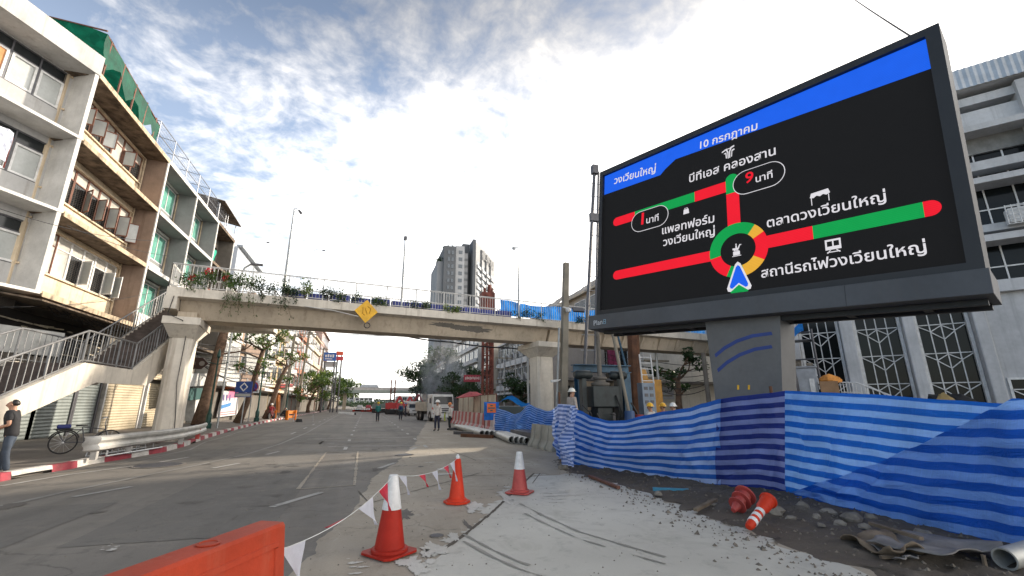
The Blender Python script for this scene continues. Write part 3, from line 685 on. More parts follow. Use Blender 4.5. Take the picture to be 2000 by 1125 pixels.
cg = E('roof_cage', 'tall grey wire mesh cage on the roof edge of the grey shophouses', 'wire cage', (FX, 27.4, ROOF + .05), R(90))
b = MB()
for x in [i * 2.2 for i in range(7)]:
    b.tube([(x, .2, 0), (x, .2, 1.75), (x + .1, 1.6, 2.1)], .03, 6)
for z in (0.05, .95, 1.75): b.tube([(0, .2, z), (13.2, .2, z)], .022, 6)
b.build('cage_frame', M['mesh_wire'], cg)
b = MB()
for i in range(0, 60):
    x = i * .22; b.tube([(x, .2, 0), (x, .2, 1.75)], .006, 3, False)
for i in range(9): b.tube([(0, .2, .1 + i * .2), (13.2, .2, .1 + i * .2)], .006, 3, False)
b.build('wire_mesh', M['mesh_wire'], cg)
rs = E('roof_canopy', 'dark corrugated canopy on poles at the far end of the roofs', 'canopy', (FX, 38.2, ROOF + .05), R(90))
b = MB(); b.add([(0, -.3, 1.7), (5.2, -.3, 1.5), (5.2, 3, 2.2), (0, 3, 2.4), (0, -.3, 1.76), (5.2, -.3, 1.56), (5.2, 3, 2.26), (0, 3, 2.46)], [(0, 3, 2, 1), (4, 5, 6, 7), (0, 1, 5, 4), (2, 3, 7, 6), (1, 2, 6, 5), (3, 0, 4, 7)]); b.build('sheet_roof', M['brown_soffit'], rs)
b = MB()
for x in (.2, 2.6, 5.0): b.tube([(x, .1, 0), (x, .1, 1.6)], .04, 6); b.tube([(x, 2.8, 0), (x, 2.8, 2.2)], .04, 6)
b.build('post', M['mesh_wire'], rs)
b = MB(); b.lathe([(.2, 0), (.42, .1), (.5, .6), (.45, .8), (.2, 1.0)], 20); o = b.build('water_tank', M['alu'], None, True)
o.location = (-14.2, 20.2, 16.5); tag(o, 'pale ribbed water tank behind the parapet of the white shophouse', 'water tank')

# ---- the far left row, each house its own
SG = [flat('pale blue glass', (.30, .36, .44), .2)]
def far_shop(label, Y0, W, H, wallm, storeys, cols, face, fx=-12.8, side='L', name='far_shophouse', balcony=True, glassm=None, awn=None, rz=None, depth=12, signm=None):
    rt = E(name, label, 'building', (fx, Y0, 0), R(90) if side == 'L' else R(-90))
    b = MB(); b.box(0, W, 0, depth, 0, H); b.build('wall', wallm, rt)
    sh_ = (H - 4.0) / storeys; gm = glassm or M['glass']
    proto = None
    for s_ in range(storeys):
        z0 = 4.0 + s_ * sh_
        b = MB(); b.box(0, W, -.45 if balcony else -.12, -.001, z0 - .1, z0 + .05)
        if balcony and s_ % 1 == 0: b.box(.1, W - .1, -.45, -.37, z0 + .05, z0 + .75)
        b.build('balcony' if balcony else 'ledge', face, rt)
        for c_ in range(cols):
            x0 = W * (c_ + .14) / cols; x1 = W * (c_ + .86) / cols
            if proto is None:
                f = MB(); rect_frame(f, 0, x1 - x0, 0, sh_ * .58, -.05, .02, .07); f.box((x1 - x0) / 2 - .03, (x1 - x0) / 2 + .03, -.045, .015, .07, sh_ * .58 - .07)
                proto = f.build('window', M['alu'], rt); proto.location = (x0, -.001, z0 + sh_ * .26)
                p = MB(); p.box(.03, x1 - x0 - .03, -.02, -.004, .03, sh_ * .58 - .03); pp = p.build('pane', gm, proto)
            else:
                wc = link_copy(proto, rt, (x0, -.001, z0 + sh_ * .26)); link_copy(pp, wc)
    b = MB(); b.box(0, W, -.5, .2, H, H + .25); b.build('roof', face, rt)
    b = MB(); b.box(.15, W - .15, -.06, -.003, .15, 3.0); b.build('shop_front', awn or M['concrete_dark'], rt)
    b = MB(); b.box(.05, W - .05, -1.3, -.002, 3.15, 3.45); b.build('canopy', signm or face, rt)
    return rt
mm = lambda n, c: mat(n, c, .85, streak=.3, scale=.5)
far_shop('plain off white house with ribbed cladding panels just beyond the footbridge', 43.3, 8, 11.5, mm('off white cladding', (.50, .50, .47)), 2, 2, M['white_trim'], balcony=False, glassm=M['blind'])
far_shop('tan brick coloured house front with a tall brown pier beyond the footbridge', 51.4, 7, 13, mm('tan render', (.36, .25, .17)), 3, 2, M['tan_fin'])
bg_ = far_shop('bluish glass fronted block rising over the far left roofs', 60, 12, 21, flat('glass block frame', (.36, .39, .43)), 5, 5, flat('glass block edge', (.3, .33, .36)), balcony=False, glassm=SG[0], fx=-17)
far_shop('white house with stacked white signs and balconies in the far left row', 58.6, 9, 12.5, mm('white far render', (.62, .60, .56)), 3, 3, M['white_trim'])
far_shop('yellowish house with narrow balconies in the far left row', 67.8, 8, 14.5, mm('yellow far render', (.50, .38, .20)), 3, 2, M['cream_wall'])
far_shop('pale house with dark window bands in the far left row', 76, 12, 15, mm('pale far render', (.52, .48, .42)), 4, 4, M['white_trim'])
far_shop('red brown house among the far left trees', 88.5, 11, 17, mm('red far render', (.34, .13, .08)), 4, 3, mm('red far edge', (.40, .17, .10)))
far_shop('white slim house next to the red brown one', 100, 10, 20, mm('white far render two', (.60, .59, .57)), 5, 3, M['white_trim'])
far_shop('beige house with stepped roof far down the left row', 111, 14, 17, mm('beige far render', (.46, .39, .31)), 4, 4, M['cream_wall'])
far_shop('salmon block with a flat roof closing the left row', 128, 22, 21, mm('salmon far render', (.44, .30, .25)), 5, 5, mm('salmon far edge', (.5, .38, .33)), balcony=False)
far_shop('grey low house at the far end of the left row', 152, 30, 12, mm('grey far render', (.34, .34, .33)), 2, 5, M['white_trim'])
far_shop('small white house at the far left end by the distant bridge', 184, 40, 9, mm('white far render three', (.55, .55, .54)), 1, 5, M['white_trim'])

# ================================================================== FOOTBRIDGE
BO = Vector((-8.2, 21.0, 0)); BA = math.atan2(.1483, .9889)
br = E('footbridge', 'long concrete footbridge crossing the street with white railings and a stair on the left pavement', 'footbridge', BO, BA)
BM = br.matrix_basis.copy() if False else Matrix.Translation(BO) @ Matrix.Rotation(BA, 4, 'Z'); BI = BM.inverted()
def BQ(px, py, y=0.0):                      # pixel on the upright plane at depth y of the bridge -> (x, z)
    d = (math.cos(BA), math.sin(BA)); o = (BO.x - d[1] * y, BO.y + d[0] * y); return FP(px, py, o, d)
LEN = 44.0; ZT = 6.38
def prof(mb, pts, x0, x1):                  # (y, z) section swept along x
    mb.extr([(x0, p[0], p[1]) for p in pts], (x1 - x0, 0, 0))
b = MB(); prof(b, [(0, 5.99), (0, ZT), (2.8, ZT), (2.8, 5.99), (2.42, 5.93), (.38, 5.93)], -.1, LEN); b.build('deck', M['concrete_pale'], br)
b = MB(); prof(b, [(.42, 5.93), (.78, 5.17), (2.02, 5.17), (2.38, 5.93)], .35, 18.55); prof(b, [(.42, 5.93), (.72, 5.17), (2.08, 5.17), (2.38, 5.93)], 18.7, LEN); b.build('girder', M['concrete'], br)
b = MB(); b.box(-.12, .32, -.03, 2.83, 5.45, 5.985); b.build('end_block', M['concrete_pale'], br)
b = MB()
for x in [19.5 + 1.55 * i for i in range(16)]: b.add([(x, .72, 5.2), (x + .12, .72, 5.2), (x + .12, .5, 5.9), (x, .5, 5.9), (x, .62, 5.2), (x + .12, .62, 5.2), (x + .12, .2, 5.9), (x, .2, 5.9)], [(4, 5, 6, 7), (0, 4, 7, 3), (1, 2, 6, 5), (0, 1, 5, 4), (3, 7, 6, 2)])
b.build('bracket_rib', M['concrete'], br)
b = MB()
for cx_, cz_, rx, rz_, k in ((12.1, 5.74, .75, .11, 1), (13.9, 5.64, 1.05, .16, 2), (13.0, 5.66, .6, .13, 3)):
    pts = []
    for i in range(70):
        a = i / 70 * 6.2832; q_ = 1 + .5 * nz(math.cos(a) * 2 + k, math.sin(a) * 2, k) + .35 * nz(math.cos(a) * 9 + k, math.sin(a) * 9, k); z = min(5.9, cz_ + rz_ * q_ * math.sin(a)); pts.append((cx_ + rx * q_ * math.cos(a), .42 + (5.93 - z) * .474 - .004 - .001 * k, z))
    b.face(pts)
b.build('soot_patch', M['concrete_dark'], br)
def pier(x0, x1, y0, y1, cx0, cx1, cy0, cy1, zb, ctop=5.16, lab=None):
    b = MB(); c = .12
    b.prism([(x0 + c, y0), (x1 - c, y0), (x1, y0 + c), (x1, y1 - c), (x1 - c, y1), (x0 + c, y1), (x0, y1 - c), (x0, y0 + c)], zb, 4.35)
    # haunch widening into the crosshead
    b.add([(x0, y0, 4.35), (x1, y0, 4.35), (x1, y1, 4.35), (x0, y1, 4.35), (cx0 + .05, cy0 + .05, 4.84), (cx1 - .05, cy0 + .05, 4.84), (cx1 - .05, cy1 - .05, 4.84), (cx0 + .05, cy1 - .05, 4.84)],
          [(0, 3, 2, 1), (4, 5, 6, 7), (0, 1, 5, 4), (1, 2, 6, 5), (2, 3, 7, 6), (3, 0, 4, 7)])
    b.box(cx0, cx1, cy0, cy1, 4.843, ctop)
    b.build('pier', M['concrete_pale'], br, bevel=.02)
pier(.12, .98, .75, 1.95, -.1, 1.25, .1, 2.75, .14)
pier(18.05, 19.15, .85, 1.95, 17.7, 19.5, .1, 2.75, 0)
pier(38.0, 39.2, .85, 1.95, 37.6, 39.5, .1, 2.75, 0)
b = MB(); b.box(.36, 1.05, .3, 2.5, 5.165, 5.4); b.build('bearing', M['concrete'], br)
# railings, one panel and its posts repeated
PAN = 1.5; pan = MB()
for i in range(1, 10): pan.box(i * .15 - .009, i * .15 + .009, -.009, .009, .09, .985)
pan.box(0, PAN, -.016, .016, .06, .09); pan.tube([(0, 0, 1.04), (PAN, 0, 1.04)], .027, 6); pan.box(0, PAN, -.012, .012, .985, 1.0)
pan.box(-.025, .025, -.025, .025, 0, 1.02)
rp0 = None
for yy in (.08, 2.72):
    for i in range(int(LEN / PAN)):
        x = -.08 + i * PAN
        if yy > 1 and 0 <= x < 3.2: continue
        if rp0 is None: rp0 = pan.build('railing_panel', M['white_trim'], br); o = rp0
        else: o = link_copy(rp0, br)
        o.location = (x, yy, ZT)
o = link_copy(rp0, br); o.location = (-.08, .08, ZT); o.rotation_euler = (0, 0, R(90))
# stair on the left pavement (built in world axes)
XO, XI = -8.5, -10.35
b = MB(BI); s1 = .383; s2 = .572
Y0, Y1, Y2 = 9.95, 17.0, 20.16; ZL = 2.86; Y3 = Y2 + (ZT - .02 - ZL) / s2
def strg(x0, x1):
    pts = [(Y0, .15), (Y1, ZL), (Y2, ZL), (Y3, ZT), (Y3, ZT - .62), (Y2 + 1.35, ZL - .52), (Y1 + .85, ZL - .57), (Y0 + 1.4, .15)]
    n = len(pts); b.add([(x0, p[0], p[1]) for p in pts] + [(x1, p[0], p[1]) for p in pts], [(i, (i + 1) % n, n + (i + 1) % n, n + i) for i in range(n)])
    q = [(0, 1, 6, 7), (1, 2, 5, 6), (2, 3, 4, 5)]
    b.f += [tuple(len(b.v) - 2 * n + i for i in f) for f in q] + [tuple(len(b.v) - n + i for i in f[::-1]) for f in q]; b.m += [0] * 6
strg(XO - .16, XO); strg(XI, XI + .16)
b.build('stair_stringer', M['concrete_pale'], br, recalc=True)
b = MB(BI)
pts = [(Y0 + .3, .15), (Y1 + .05, ZL - .12), (Y2, ZL - .12), (Y3, ZT - .15), (Y3, ZT - .5), (Y2 + 1.2, ZL - .42), (Y1 + .8, ZL - .45), (Y0 + 1.3, .15)]
x0, x1 = XI + .165, XO - .165; n = len(pts)
b.add([(x0, p[0], p[1]) for p in pts] + [(x1, p[0], p[1]) for p in pts], [(i, (i + 1) % n, n + (i + 1) % n, n + i) for i in range(n)])
b.build('stair_waist', M['concrete'], br)
b = MB(BI)
def steps(ya, za, yb, zb, n):
    for i in range(n):
        t = i / n; y = ya + (yb - ya) * t; z = za + (zb - za) * (i + 1) / n; dy = (yb - ya) / n; dz = (zb - za) / n
        b.box(x0 + .002, x1 - .002, y, y + dy + .02, z - dz - .1, z)
steps(Y0 + .1, .15, Y1, ZL - .05, 18); steps(Y2, ZL - .05, Y3, ZT - .03, 21); b.box(x0 + .002, x1 - .002, Y1 + .021, Y2 - .001, ZL - .15, ZL - .052)
b.build('stair_steps', mat('brown worn step', (.075, .058, .05), .9, var=.4, scale=3), br)
def srail(name, path, hgt=.98):
    b = MB(BI)
    b.tube([(p[0], p[1], p[2] + hgt) for p in path], .032, 6); b.tube([(p[0], p[1], p[2] + .06) for p in path], .024, 6)
    for a, c in zip(path, path[1:]):
        a = Vector(a); c = Vector(c); L_ = (c - a).length; k = max(2, int(L_ / .27))
        for i in range(1, k):
            p = a.lerp(c, i / k); rr = .030 if i % 7 == 0 else .012; b.tube([(p.x, p.y, p.z + (0 if rr > .02 else .06)), (p.x, p.y, p.z + hgt)], rr, 5, False)
    for p in path: b.tube([p, (p[0], p[1], p[2] + hgt)], .032, 6)
    return b.build(name, M['steel_rail'], br, True)
for X_ in (XO - .08, XI + .08): srail('stair_railing', [(X_, Y0 + .2, .22), (X_, Y1, ZL + .02), (X_, Y2, ZL + .02), (X_, Y3, ZT + .02)])
# platform and the rear crosshead that carries it
b = MB(BI); b.box(XI, -4.9, Y3 + .02, Y3 + 2.3, 6.02, ZT - .004); b.box(-8.15, -5.4, 24.25, Y3 + .019, 6.02, ZT - .004); b.build('stair_platform', M['concrete_pale'], br)
b = MB(BI); b.box(-10.3, -5.2, Y3 + .5, Y3 + 1.6, 5.5, 6.015); b.box(-10.1, -9.3, Y3 + .6, Y3 + 1.5, .14, 5.499); b.build('rear_pier', M['concrete_pale'], br, bevel=.02)
srail('platform_railing', [(XI + .08, Y3, ZT), (XI + .08, Y3 + 2.2, ZT), (-4.98, Y3 + 2.2, ZT), (-4.98, 24.6, ZT)])
b = MB(); b.tube([(.2, -.06, 5.98), (.1, -.06, 5.2), (.62, .06, 5.0), (.72, .68, 4.5), (.7, .7, 2.5), (.85, .72, 1.2), (.95, .7, .2)], .016, 5); b.build('drain_cable', M['cable'], br)
b = MB(); b.tube([(5.2, -.04, 6.0), (6.4, -.05, 5.92), (7.6, -.05, 5.72)], .022, 5); b.build('white_conduit', M['white_trim'], br)

# things on the bridge
def onbridge(x, y, z): return BM @ Vector((x, y, z))
def bridge_sheet(name, label, x0, x1, y, zb, zt, m, amp, group=None):
    n = int((x1 - x0) / .09); rows = []
    for k in range(9):
        r = []
        for i in range(n + 1):
            x = x0 + (x1 - x0) * i / n; t = k / 8
            z = zb + (zt(x) - zb) * t; r.append(onbridge(x, y + amp * nz(x * 2.1, z * 1.2, 3) + amp * .6 * nz(x * 6, z * 2, 7), z))
        rows.append(r)
    b = MB(); b.grid(rows); return tag(b.build(name, m, None, True, sharp=0), label, 'tarpaulin', group)
bridge_sheet('bridge_tarpaulin', 'bright blue tarpaulin tied along the right half of the footbridge railing', 15.35, 40, .30, 6.52, lambda x: 7.36 + .05 * math.sin(x * 1.7) + .06 * math.sin(x * .6), M['blue_tarp_plain'], .10)
b = MB()
for x in [4.3 + i * .98 for i in range(12)]:
    hh = .36 + .06 * math.sin(x * 3.1); b.mi = 0
    t = MB(); t.X = BM; t.box(x, x + .92, .16, .46, ZT + .005, ZT + hh)
    o = t.build('planter_box', M['blue_violet'], None, bevel=.05); tag(o, 'violet blue planter box in the row behind the footbridge railing', 'planter', 'violet blue planters lined along the footbridge')
sg = E('yellow_diamond_sign', 'faded yellow diamond road sign hanging on the side of the footbridge', 'road sign', onbridge(7.95, -.09, 6.0), BA)
b = MB(); b.extr([(0, 0, .58), (.55, 0, 0), (0, 0, -.58), (-.55, 0, 0)], (0, .02, 0)); b.build('sign_face', M['yellow'], sg)
b = MB(); b.tube([(-.16, -.012, .2), (-.16, -.012, -.12), (-.05, -.012, -.2)], .018, 5); b.tube([(.05, -.012, .25), (.2, -.012, .15), (.16, -.012, -.1)], .018, 5); b.tube([(-.06, -.012, .18), (.0, -.012, .0), (.06, -.012, -.14)], .016, 5); b.build('worn_symbol', mat('faded dark symbol', (.50, .26, .01), .6), sg)
b = MB(); b.tube([(.1 + .14 * math.cos(a * .7), .03 + .01 * a / 6, -.68 + .13 * math.sin(a * .7)) for a in range(28)], .02, 5); tag(b.build('cable_coil', M['cable'], None), 'small coil of black cable hanging under the yellow diamond sign', 'cable').matrix_world = Matrix.Translation(onbridge(7.95, -.09, 6.0)) @ Matrix.Rotation(BA, 4, 'Z')
# greenery on the railing
def leafmesh(mb, c, r, n, size, flat_=1.0, rr=rnd):
    vs = []; fs = []
    for _ in range(n):
        while True:
            p = Vector((rr.uniform(-1, 1), rr.uniform(-1, 1), rr.uniform(-1, 1)))
            if p.length < 1: break
        p = Vector((c[0] + p.x * r[0], c[1] + p.y * r[1], c[2] + p.z * r[2]))
        a = Vector((rr.gauss(0, 1), rr.gauss(0, 1), rr.gauss(0, 1) * flat_)).normalized(); q = a.orthogonal().normalized(); q = (Matrix.Rotation(rr.random() * 6.28, 3, a) @ q); s = size * rr.uniform(.6, 1.3); u = a.cross(q)
        k = len(vs); vs += [p - q * s, p + u * s * .45, p + q * s, p - u * s * .45]; fs.append((k, k + 1, k + 2, k + 3))
    mb.add(vs, fs)
def bridge_plant(x, up, hang, spread, n, m, label, fl=None, seed=1):
    rr = random.Random(seed); o = E('railing_plant', label, 'plant', onbridge(x, .02, ZT + .02), BA, 'plants growing along the footbridge railing')
    st = MB(); lf = MB()
    for i in range(max(5, n // 45)):
        a = rr.uniform(-spread, spread); hz = rr.uniform(.3, 1) * up; p = [(a * .3, .02, 0), (a * .7, rr.uniform(-.1, .1), hz * .6), (a, rr.uniform(-.2, .1), hz)]
        st.tube(p, .008, 4, False); leafmesh(lf, p[2], (.24, .18, .20), 34, .055, rr=rr); leafmesh(lf, p[1], (.24, .16, .22), 34, .052, rr=rr)
    for i in range(int(hang * 14 * spread)):
        a = rr.uniform(-spread, spread); hz = rr.uniform(.2, 1) * hang; p = [(a, -.02, 0), (a + rr.uniform(-.1, .1), -.14, -hz * .5), (a + rr.uniform(-.2, .2), -.12, -hz)]
        st.tube(p, .006, 4, False); leafmesh(lf, p[1], (.16, .08, hz * .4), 26, .045, rr=rr); leafmesh(lf, p[2], (.12, .06, .1), 9, .04, rr=rr)
    st.build('stem', M['bark'], o); lf.build('foliage', m, o)
    if fl:
        f = MB()
        for q in fl: leafmesh(f, q, (.15, .1, .15), 46, .055, rr=rr)
        f.build('flowers', M['flower'], o)
bridge_plant(.55, .6, .25, .45, 300, M['leaf'], 'leafy railing plant with dark red blooms at the left end of the footbridge', [(.15, -.1, .42)], 11)
bridge_plant(1.35, .7, .15, .4, 260, M['leaf'], 'railing plant carrying two bright red flower clusters over the left bridge end', [(-.1, -.1, .78), (.55, -.12, .55)], 12)
bridge_plant(2.55, .8, 1.05, .75, 700, M['leaf'], 'biggest bushy railing plant with long trailers hanging over the fascia', None, 13)
bridge_plant(3.5, .5, .5, .5, 320, M['leaf_dark'], 'dark sparse railing plant right of the big trailing bush', None, 14)
bridge_plant(4.45, .75, 1.1, .35, 330, M['leaf_dark'], 'dark creeper climbing and hanging around the tall lamp post on the bridge', None, 15)
bridge_plant(5.15, .85, .1, .22, 150, M['leaf_light'], 'upright yellow green sapling on the footbridge right of the lamp post', None, 16)
bridge_plant(6.2, .55, .15, .5, 140, M['leaf_dark'], 'thin plant with a few purple leaves on the railing left of the diamond sign', None, 17)
bridge_plant(7.1, .55, .1, .6, 240, M['leaf'], 'low bushy railing plant just above and left of the diamond sign', None, 18)
bridge_plant(8.7, .3, .1, .5, 110, M['leaf'], 'small low railing plant just right of the diamond sign', None, 19)
bridge_plant(10.6, .3, .1, .6, 130, M['leaf_dark'], 'low dark railing plant midway between the diamond sign and the condominium', None, 20)
bridge_plant(12.3, .3, .1, .5, 110, M['leaf_light'], 'low yellowish railing plant above the soot mark', None, 21)
bridge_plant(17.0, .45, .15, 1.0, 300, M['leaf_dark'], 'dark creeper in front of the bright blue bridge tarpaulin', None, 22)
bridge_plant(20.5, .35, .1, .8, 200, M['leaf_dark'], 'dark creeper on the bridge tarpaulin right of the concrete pole', None, 23)
# lamp posts on the bridge
def bridge_lamp(base, top, kind, label):
    x, z = BQ(base[0], base[1], .2); xt, zt = BQ(top[0], top[1], .2)
    o = E('bridge_lamp_post', label, 'lamp post', onbridge(x, .2, ZT), BA)
    hh = zt - ZT; b = MB(); b.tube([(0, 0, 0), (0, 0, hh * .55), (0, 0, hh)], [.075, .06, .035], 10); b.build('post', M['pole'], o, True)
    b = MB()
    if kind == 'hook': b.tube([(0, 0, hh - .05), (-.03, 0, hh + .06), (-.14, 0, hh + .1), (-.22, 0, hh + .06)], .03, 6); b.box(-.36, -.2, -.09, .09, hh - .08, hh + .06)
    elif kind == 'drop': b.tube([(0, 0, hh), (.12, 0, hh + .03), (.22, 0, hh - .06)], .016, 5); b.tube([(.2, 0, hh - .04), (.34, 0, hh - .2)], [.05, .07], 6)
    else: b.box(-.07, .07, -.09, .09, hh - .12, hh + .06)
    b.build('lamp_head', M['steel_dark'] if kind != 'hook' else M['pole'], o)
bridge_lamp((557, 545), (577, 408), 'drop', 'tall grey lamp post rising over the left part of the footbridge')
bridge_lamp((785, 580), (797, 465), 'plain', 'middle grey lamp post on the footbridge left of the condominium tower')
bridge_lamp((1013, 600), (1013, 486), 'hook', 'grey lamp post with hooked head in front of the blue bridge tarpaulin')
def thin_lamp(px, ybase, ytop, Y, arm, label, r=.09, name='distant_lamp_post'):
    p = AY(px, ytop, Y); o = E(name, label, 'lamp post', (p.x, p.y, 0)); b = MB(); b.tube([(0, 0, 0), (0, 0, p.z)], [r, r * .5], 6); b.build('post', M['pole'], o)
    b = MB(); b.tube([(0, 0, p.z), (arm * .3, 0, p.z + .25), (arm, 0, p.z + .25)], r * .4, 5); b.box(min(arm, arm * 1.3), max(arm, arm * 1.3), -.12, .12, p.z + .16, p.z + .3); b.build('lamp_head', M['steel_dark'], o)
thin_lamp(612, 560, 490, 75, 1.4, 'thin distant lamp post in the sky right of the tallest bridge lamp')
thin_lamp(503, 520, 475, 68, 1.2, 'faintest thin lamp post in the sky above the cobra head lamp')
p = AY(514, 517, 33)
o = E('cobra_street_lamp', 'street lamp with long horizontal arm poking over the left end of the footbridge', 'street lamp', (-8.9, 33, .15))
zz = AY(475, 515, 33).z
b = MB(); b.tube([(0, 0, 0), (0, 0, zz - 1.0), (.15, 0, zz - .45), (.5, 0, zz - .15), (p.x + 8.9 - .6, 0, zz - .15)], .06, 6); b.build('post', M['pole'], o, True)
b = MB(); b.box(p.x + 8.9 - .75, p.x + 8.9, -.12, .12, zz - .2, zz - .08); b.build('lamp_head', M['steel_dark'], o)

# ================================================================== LED BILLBOARD
def rect_axes(rz, tilt, roll):
    ex = Vector((math.cos(rz), math.sin(rz), 0)); fy = Vector((-math.sin(rz), math.cos(rz), 0)); ez = Vector((0, 0, 1))
    e2 = ez * math.cos(tilt) - fy * math.sin(tilt); ex2 = ex * math.cos(roll) + e2 * math.sin(roll); e3 = -ex * math.sin(roll) + e2 * math.cos(roll)
    return ex2, e3
K = 1.0
lc = C0 + (Vector((8.054, 7.86, 6.258)) - C0) * K
lx, lz = rect_axes(R(-68.737), -.047, -.062); ly = lz.cross(lx)
LM = Matrix((( lx.x, ly.x, lz.x, lc.x), (lx.y, ly.y, lz.y, lc.y), (lx.z, ly.z, lz.z, lc.z), (0, 0, 0, 1))); LI = LM.inverted()
def S(px, py, y=0.0):                        # pixel on the screen plane -> local (x, z)
    P = PL(px, py, lc + ly * y, ly); q = LI @ P; return (q.x, q.z)
lb = E('led_billboard', 'huge black LED traffic map billboard on a grey pillar behind the blue sheets', 'billboard', (0, 0, 0)); lb.matrix_world = LM
HW, HH = 3.8 * K, 2.207 * K
FL, FR, FT, FB = -HW - .13, HW + .20, HH + .16, -HH - .17
b = MB(); b.box(FL + .1, FR - .1, .06, .62, FB + .1, FT - .1); b.build('cabinet', M['led_frame'], lb)
b = MB()
b.box(FL, -HW, -.10, .64, FB, FT); b.box(HW, FR, -.10, .64, FB, FT); b.box(-HW, HW, -.10, .64, HH, FT); b.box(-HW, HW, -.10, .64, FB, -HH)
b.build('casing', M['led_frame'], lb)
b = MB(); b.box(-HW, HW, 0, .05, -HH, HH); scr = b.build('screen', M['e_black'], lb)
def poly(name, pts, m, lay, parent=scr):
    b = MB(); y = -.004 - .003 * lay; b.add([(p[0], y, p[1]) for p in pts], [tuple(range(len(pts)))])
    return b.build(name, m, parent)
def bar(name, p0, p1, wd, m, lay, r0=False, r1=False):
    a = Vector(p0); c = Vector(p1); d = (c - a).normalized(); n = Vector((-d.y, d.x)); h = wd / 2; pts = []
    if r0: pts += [a + n * h * math.cos(t) - d * h * math.sin(t) for t in [i * math.pi / 12 for i in range(13)]]
    else: pts += [a + n * h, a - n * h]
    if r1: pts += [c - n * h * math.cos(t) + d * h * math.sin(t) for t in [i * math.pi / 12 for i in range(13)]]
    else: pts += [c - n * h, c + n * h]
    return poly(name, pts, m, lay)
# blue header with its stepped lower edge
hd = [(-HW, HH), (HW, HH), S(1819, 134), S(1320, 311), S(1300, 330), S(1290, 342), S(1180, 381)]
hd[2] = (HW, hd[2][1]); hd[-1] = (-HW, hd[-1][1])
poly('header_band', hd, M['e_blue'], 1)
cx, cz = S(1441, 488)
RO = abs(S(1499, 476)[0] - S(1385, 502)[0]) / 2; RI = RO * .60
TL0, TL1, TL2, TL3 = S(1208, 434), S(1240, 422), S(1357, 386), S(1424, 366)
bw = .30
top_l = S(1205, 433); zt_ = top_l[1]
bar('map_road_red', (top_l[0], zt_), (TL1[0], zt_), bw * .9, M['e_red'], 1, True)
bar('map_road_green', (TL1[0], zt_), (TL2[0], zt_), bw * .9, M['e_green'], 1)
xv = S(1432, 400)[0]
bar('map_road_red', (TL2[0], zt_), (xv + .02, zt_), bw * .95, M['e_red'], 1)
vt, vm = S(1427, 352)[1], S(1430, 377)[1]
bar('map_road_green', (xv, vm), (xv, vt), bw, M['e_green'], 2, False, True)
bar('map_road_red', (xv, cz + RO * .8), (xv, vm), bw, M['e_red'], 1)
ll = S(1205, 540); lr = S(1390, 508)
bar('map_road_red', (ll[0], cz - .02), (cx - .4, cz - .02), .27, M['e_red'], 1, True)
r1_, r2_, r3_ = S(1588, 456), S(1804, 408), S(1820, 406)
bar('map_road_red', (cx + .4, r1_[1] + .02), (r1_[0], r1_[1] + .02), .29, M['e_red'], 1)
bar('map_road_green', (r1_[0], r1_[1] + .02), (r2_[0], r1_[1] + .02), .29, M['e_green'], 1)
bar('map_road_red', (r2_[0], r1_[1] + .02), (r3_[0] - .02, r1_[1] + .02), .29, M['e_red'], 1, False, True)
# roundabout ring, in coloured arcs

def arc(name, a0, a1, m, lay=3):
    n = max(4, int(abs(a1 - a0) / 6)); A_ = [R(a0 + (a1 - a0) * i / n) for i in range(n + 1)]
    b = MB(); y = -.004 - .003 * lay
    b.add([(cx + RO * math.cos(a), y, cz + RO * math.sin(a)) for a in A_] + [(cx + RI * math.cos(a), y, cz + RI * math.sin(a)) for a in A_], [(i, i + 1, n + 2 + i, n + 1 + i) for i in range(n)]); b.build(name, m, scr)
arc('map_ring_green', 52, 190, M['e_green']); arc('map_ring_amber', 28, 52, M['e_yel']); arc('map_ring_red', -32, 28, M['e_red'])
arc('map_ring_amber', -78, -32, M['e_yel']); arc('map_ring_green', -115, -78, M['e_green']); arc('map_ring_red', -170, -115, M['e_red'])
# pointer: white outlined blue arrow with a green dot below it
px_, pz_ = S(1443, 542)
k = RO * .62
arr = [(0, 1.0), (.16, .86), (.72, -.62), (.66, -.8), (.5, -.84), (0, -.45), (-.5, -.84), (-.66, -.8), (-.72, -.62), (-.16, .86)]
poly('pointer_dot', [(px_ + .2 * math.cos(t) * RO / .6, pz_ - .52 * k + .2 * RO / .6 * math.sin(t) - .02) for t in [i * math.pi / 10 for i in range(20)]], M['e_green'], 3)
poly('pointer_outline', [(px_ + x * k * .92, pz_ + z * k * .92) for x, z in arr], M['e_white'], 4)
poly('pointer', [(px_ + x * k * .70, pz_ + z * k * .72) for x, z in arr], M['e_blue'], 5)
# text: all the words on the screen
def text(body, at, size, m, lay, name='screen_text', ang=0.0, wmul=1.0, parent=scr, bold=.012, yoff=None, anchor='C'):
    cu = bpy.data.curves.new('t', 'FONT'); cu.body = body; cu.size = 1.0; cu.offset = bold; cu.resolution_u = 3
    to = bpy.data.objects.new('t', cu); col.objects.link(to); bpy.context.view_layer.update()
    me = bpy.data.meshes.new_from_object(to.evaluated_get(bpy.context.evaluated_depsgraph_get()))
    bpy.data.objects.remove(to); bpy.data.curves.remove(cu)
    xs = [v.co.x for v in me.vertices]; x0, x1 = min(xs), max(xs)
    y = (-.004 - .003 * lay) if yoff is None else yoff
    wd = size if wmul == 1.0 else size
    k = wd / (x1 - x0)                       # size = total width wanted
    ca, sa = math.cos(ang), math.sin(ang)
    for v in me.vertices:
        X = (v.co.x - (x0 + x1) / 2) * k; Z = v.co.y * k * wmul
        v.co = (at[0] + X * ca - Z * sa, y, at[1] + X * sa + Z * ca)
    me.materials.clear(); me.materials.append(m); me.name = name
    o = bpy.data.objects.new(name, me); col.objects.link(o); o.parent = parent; return o
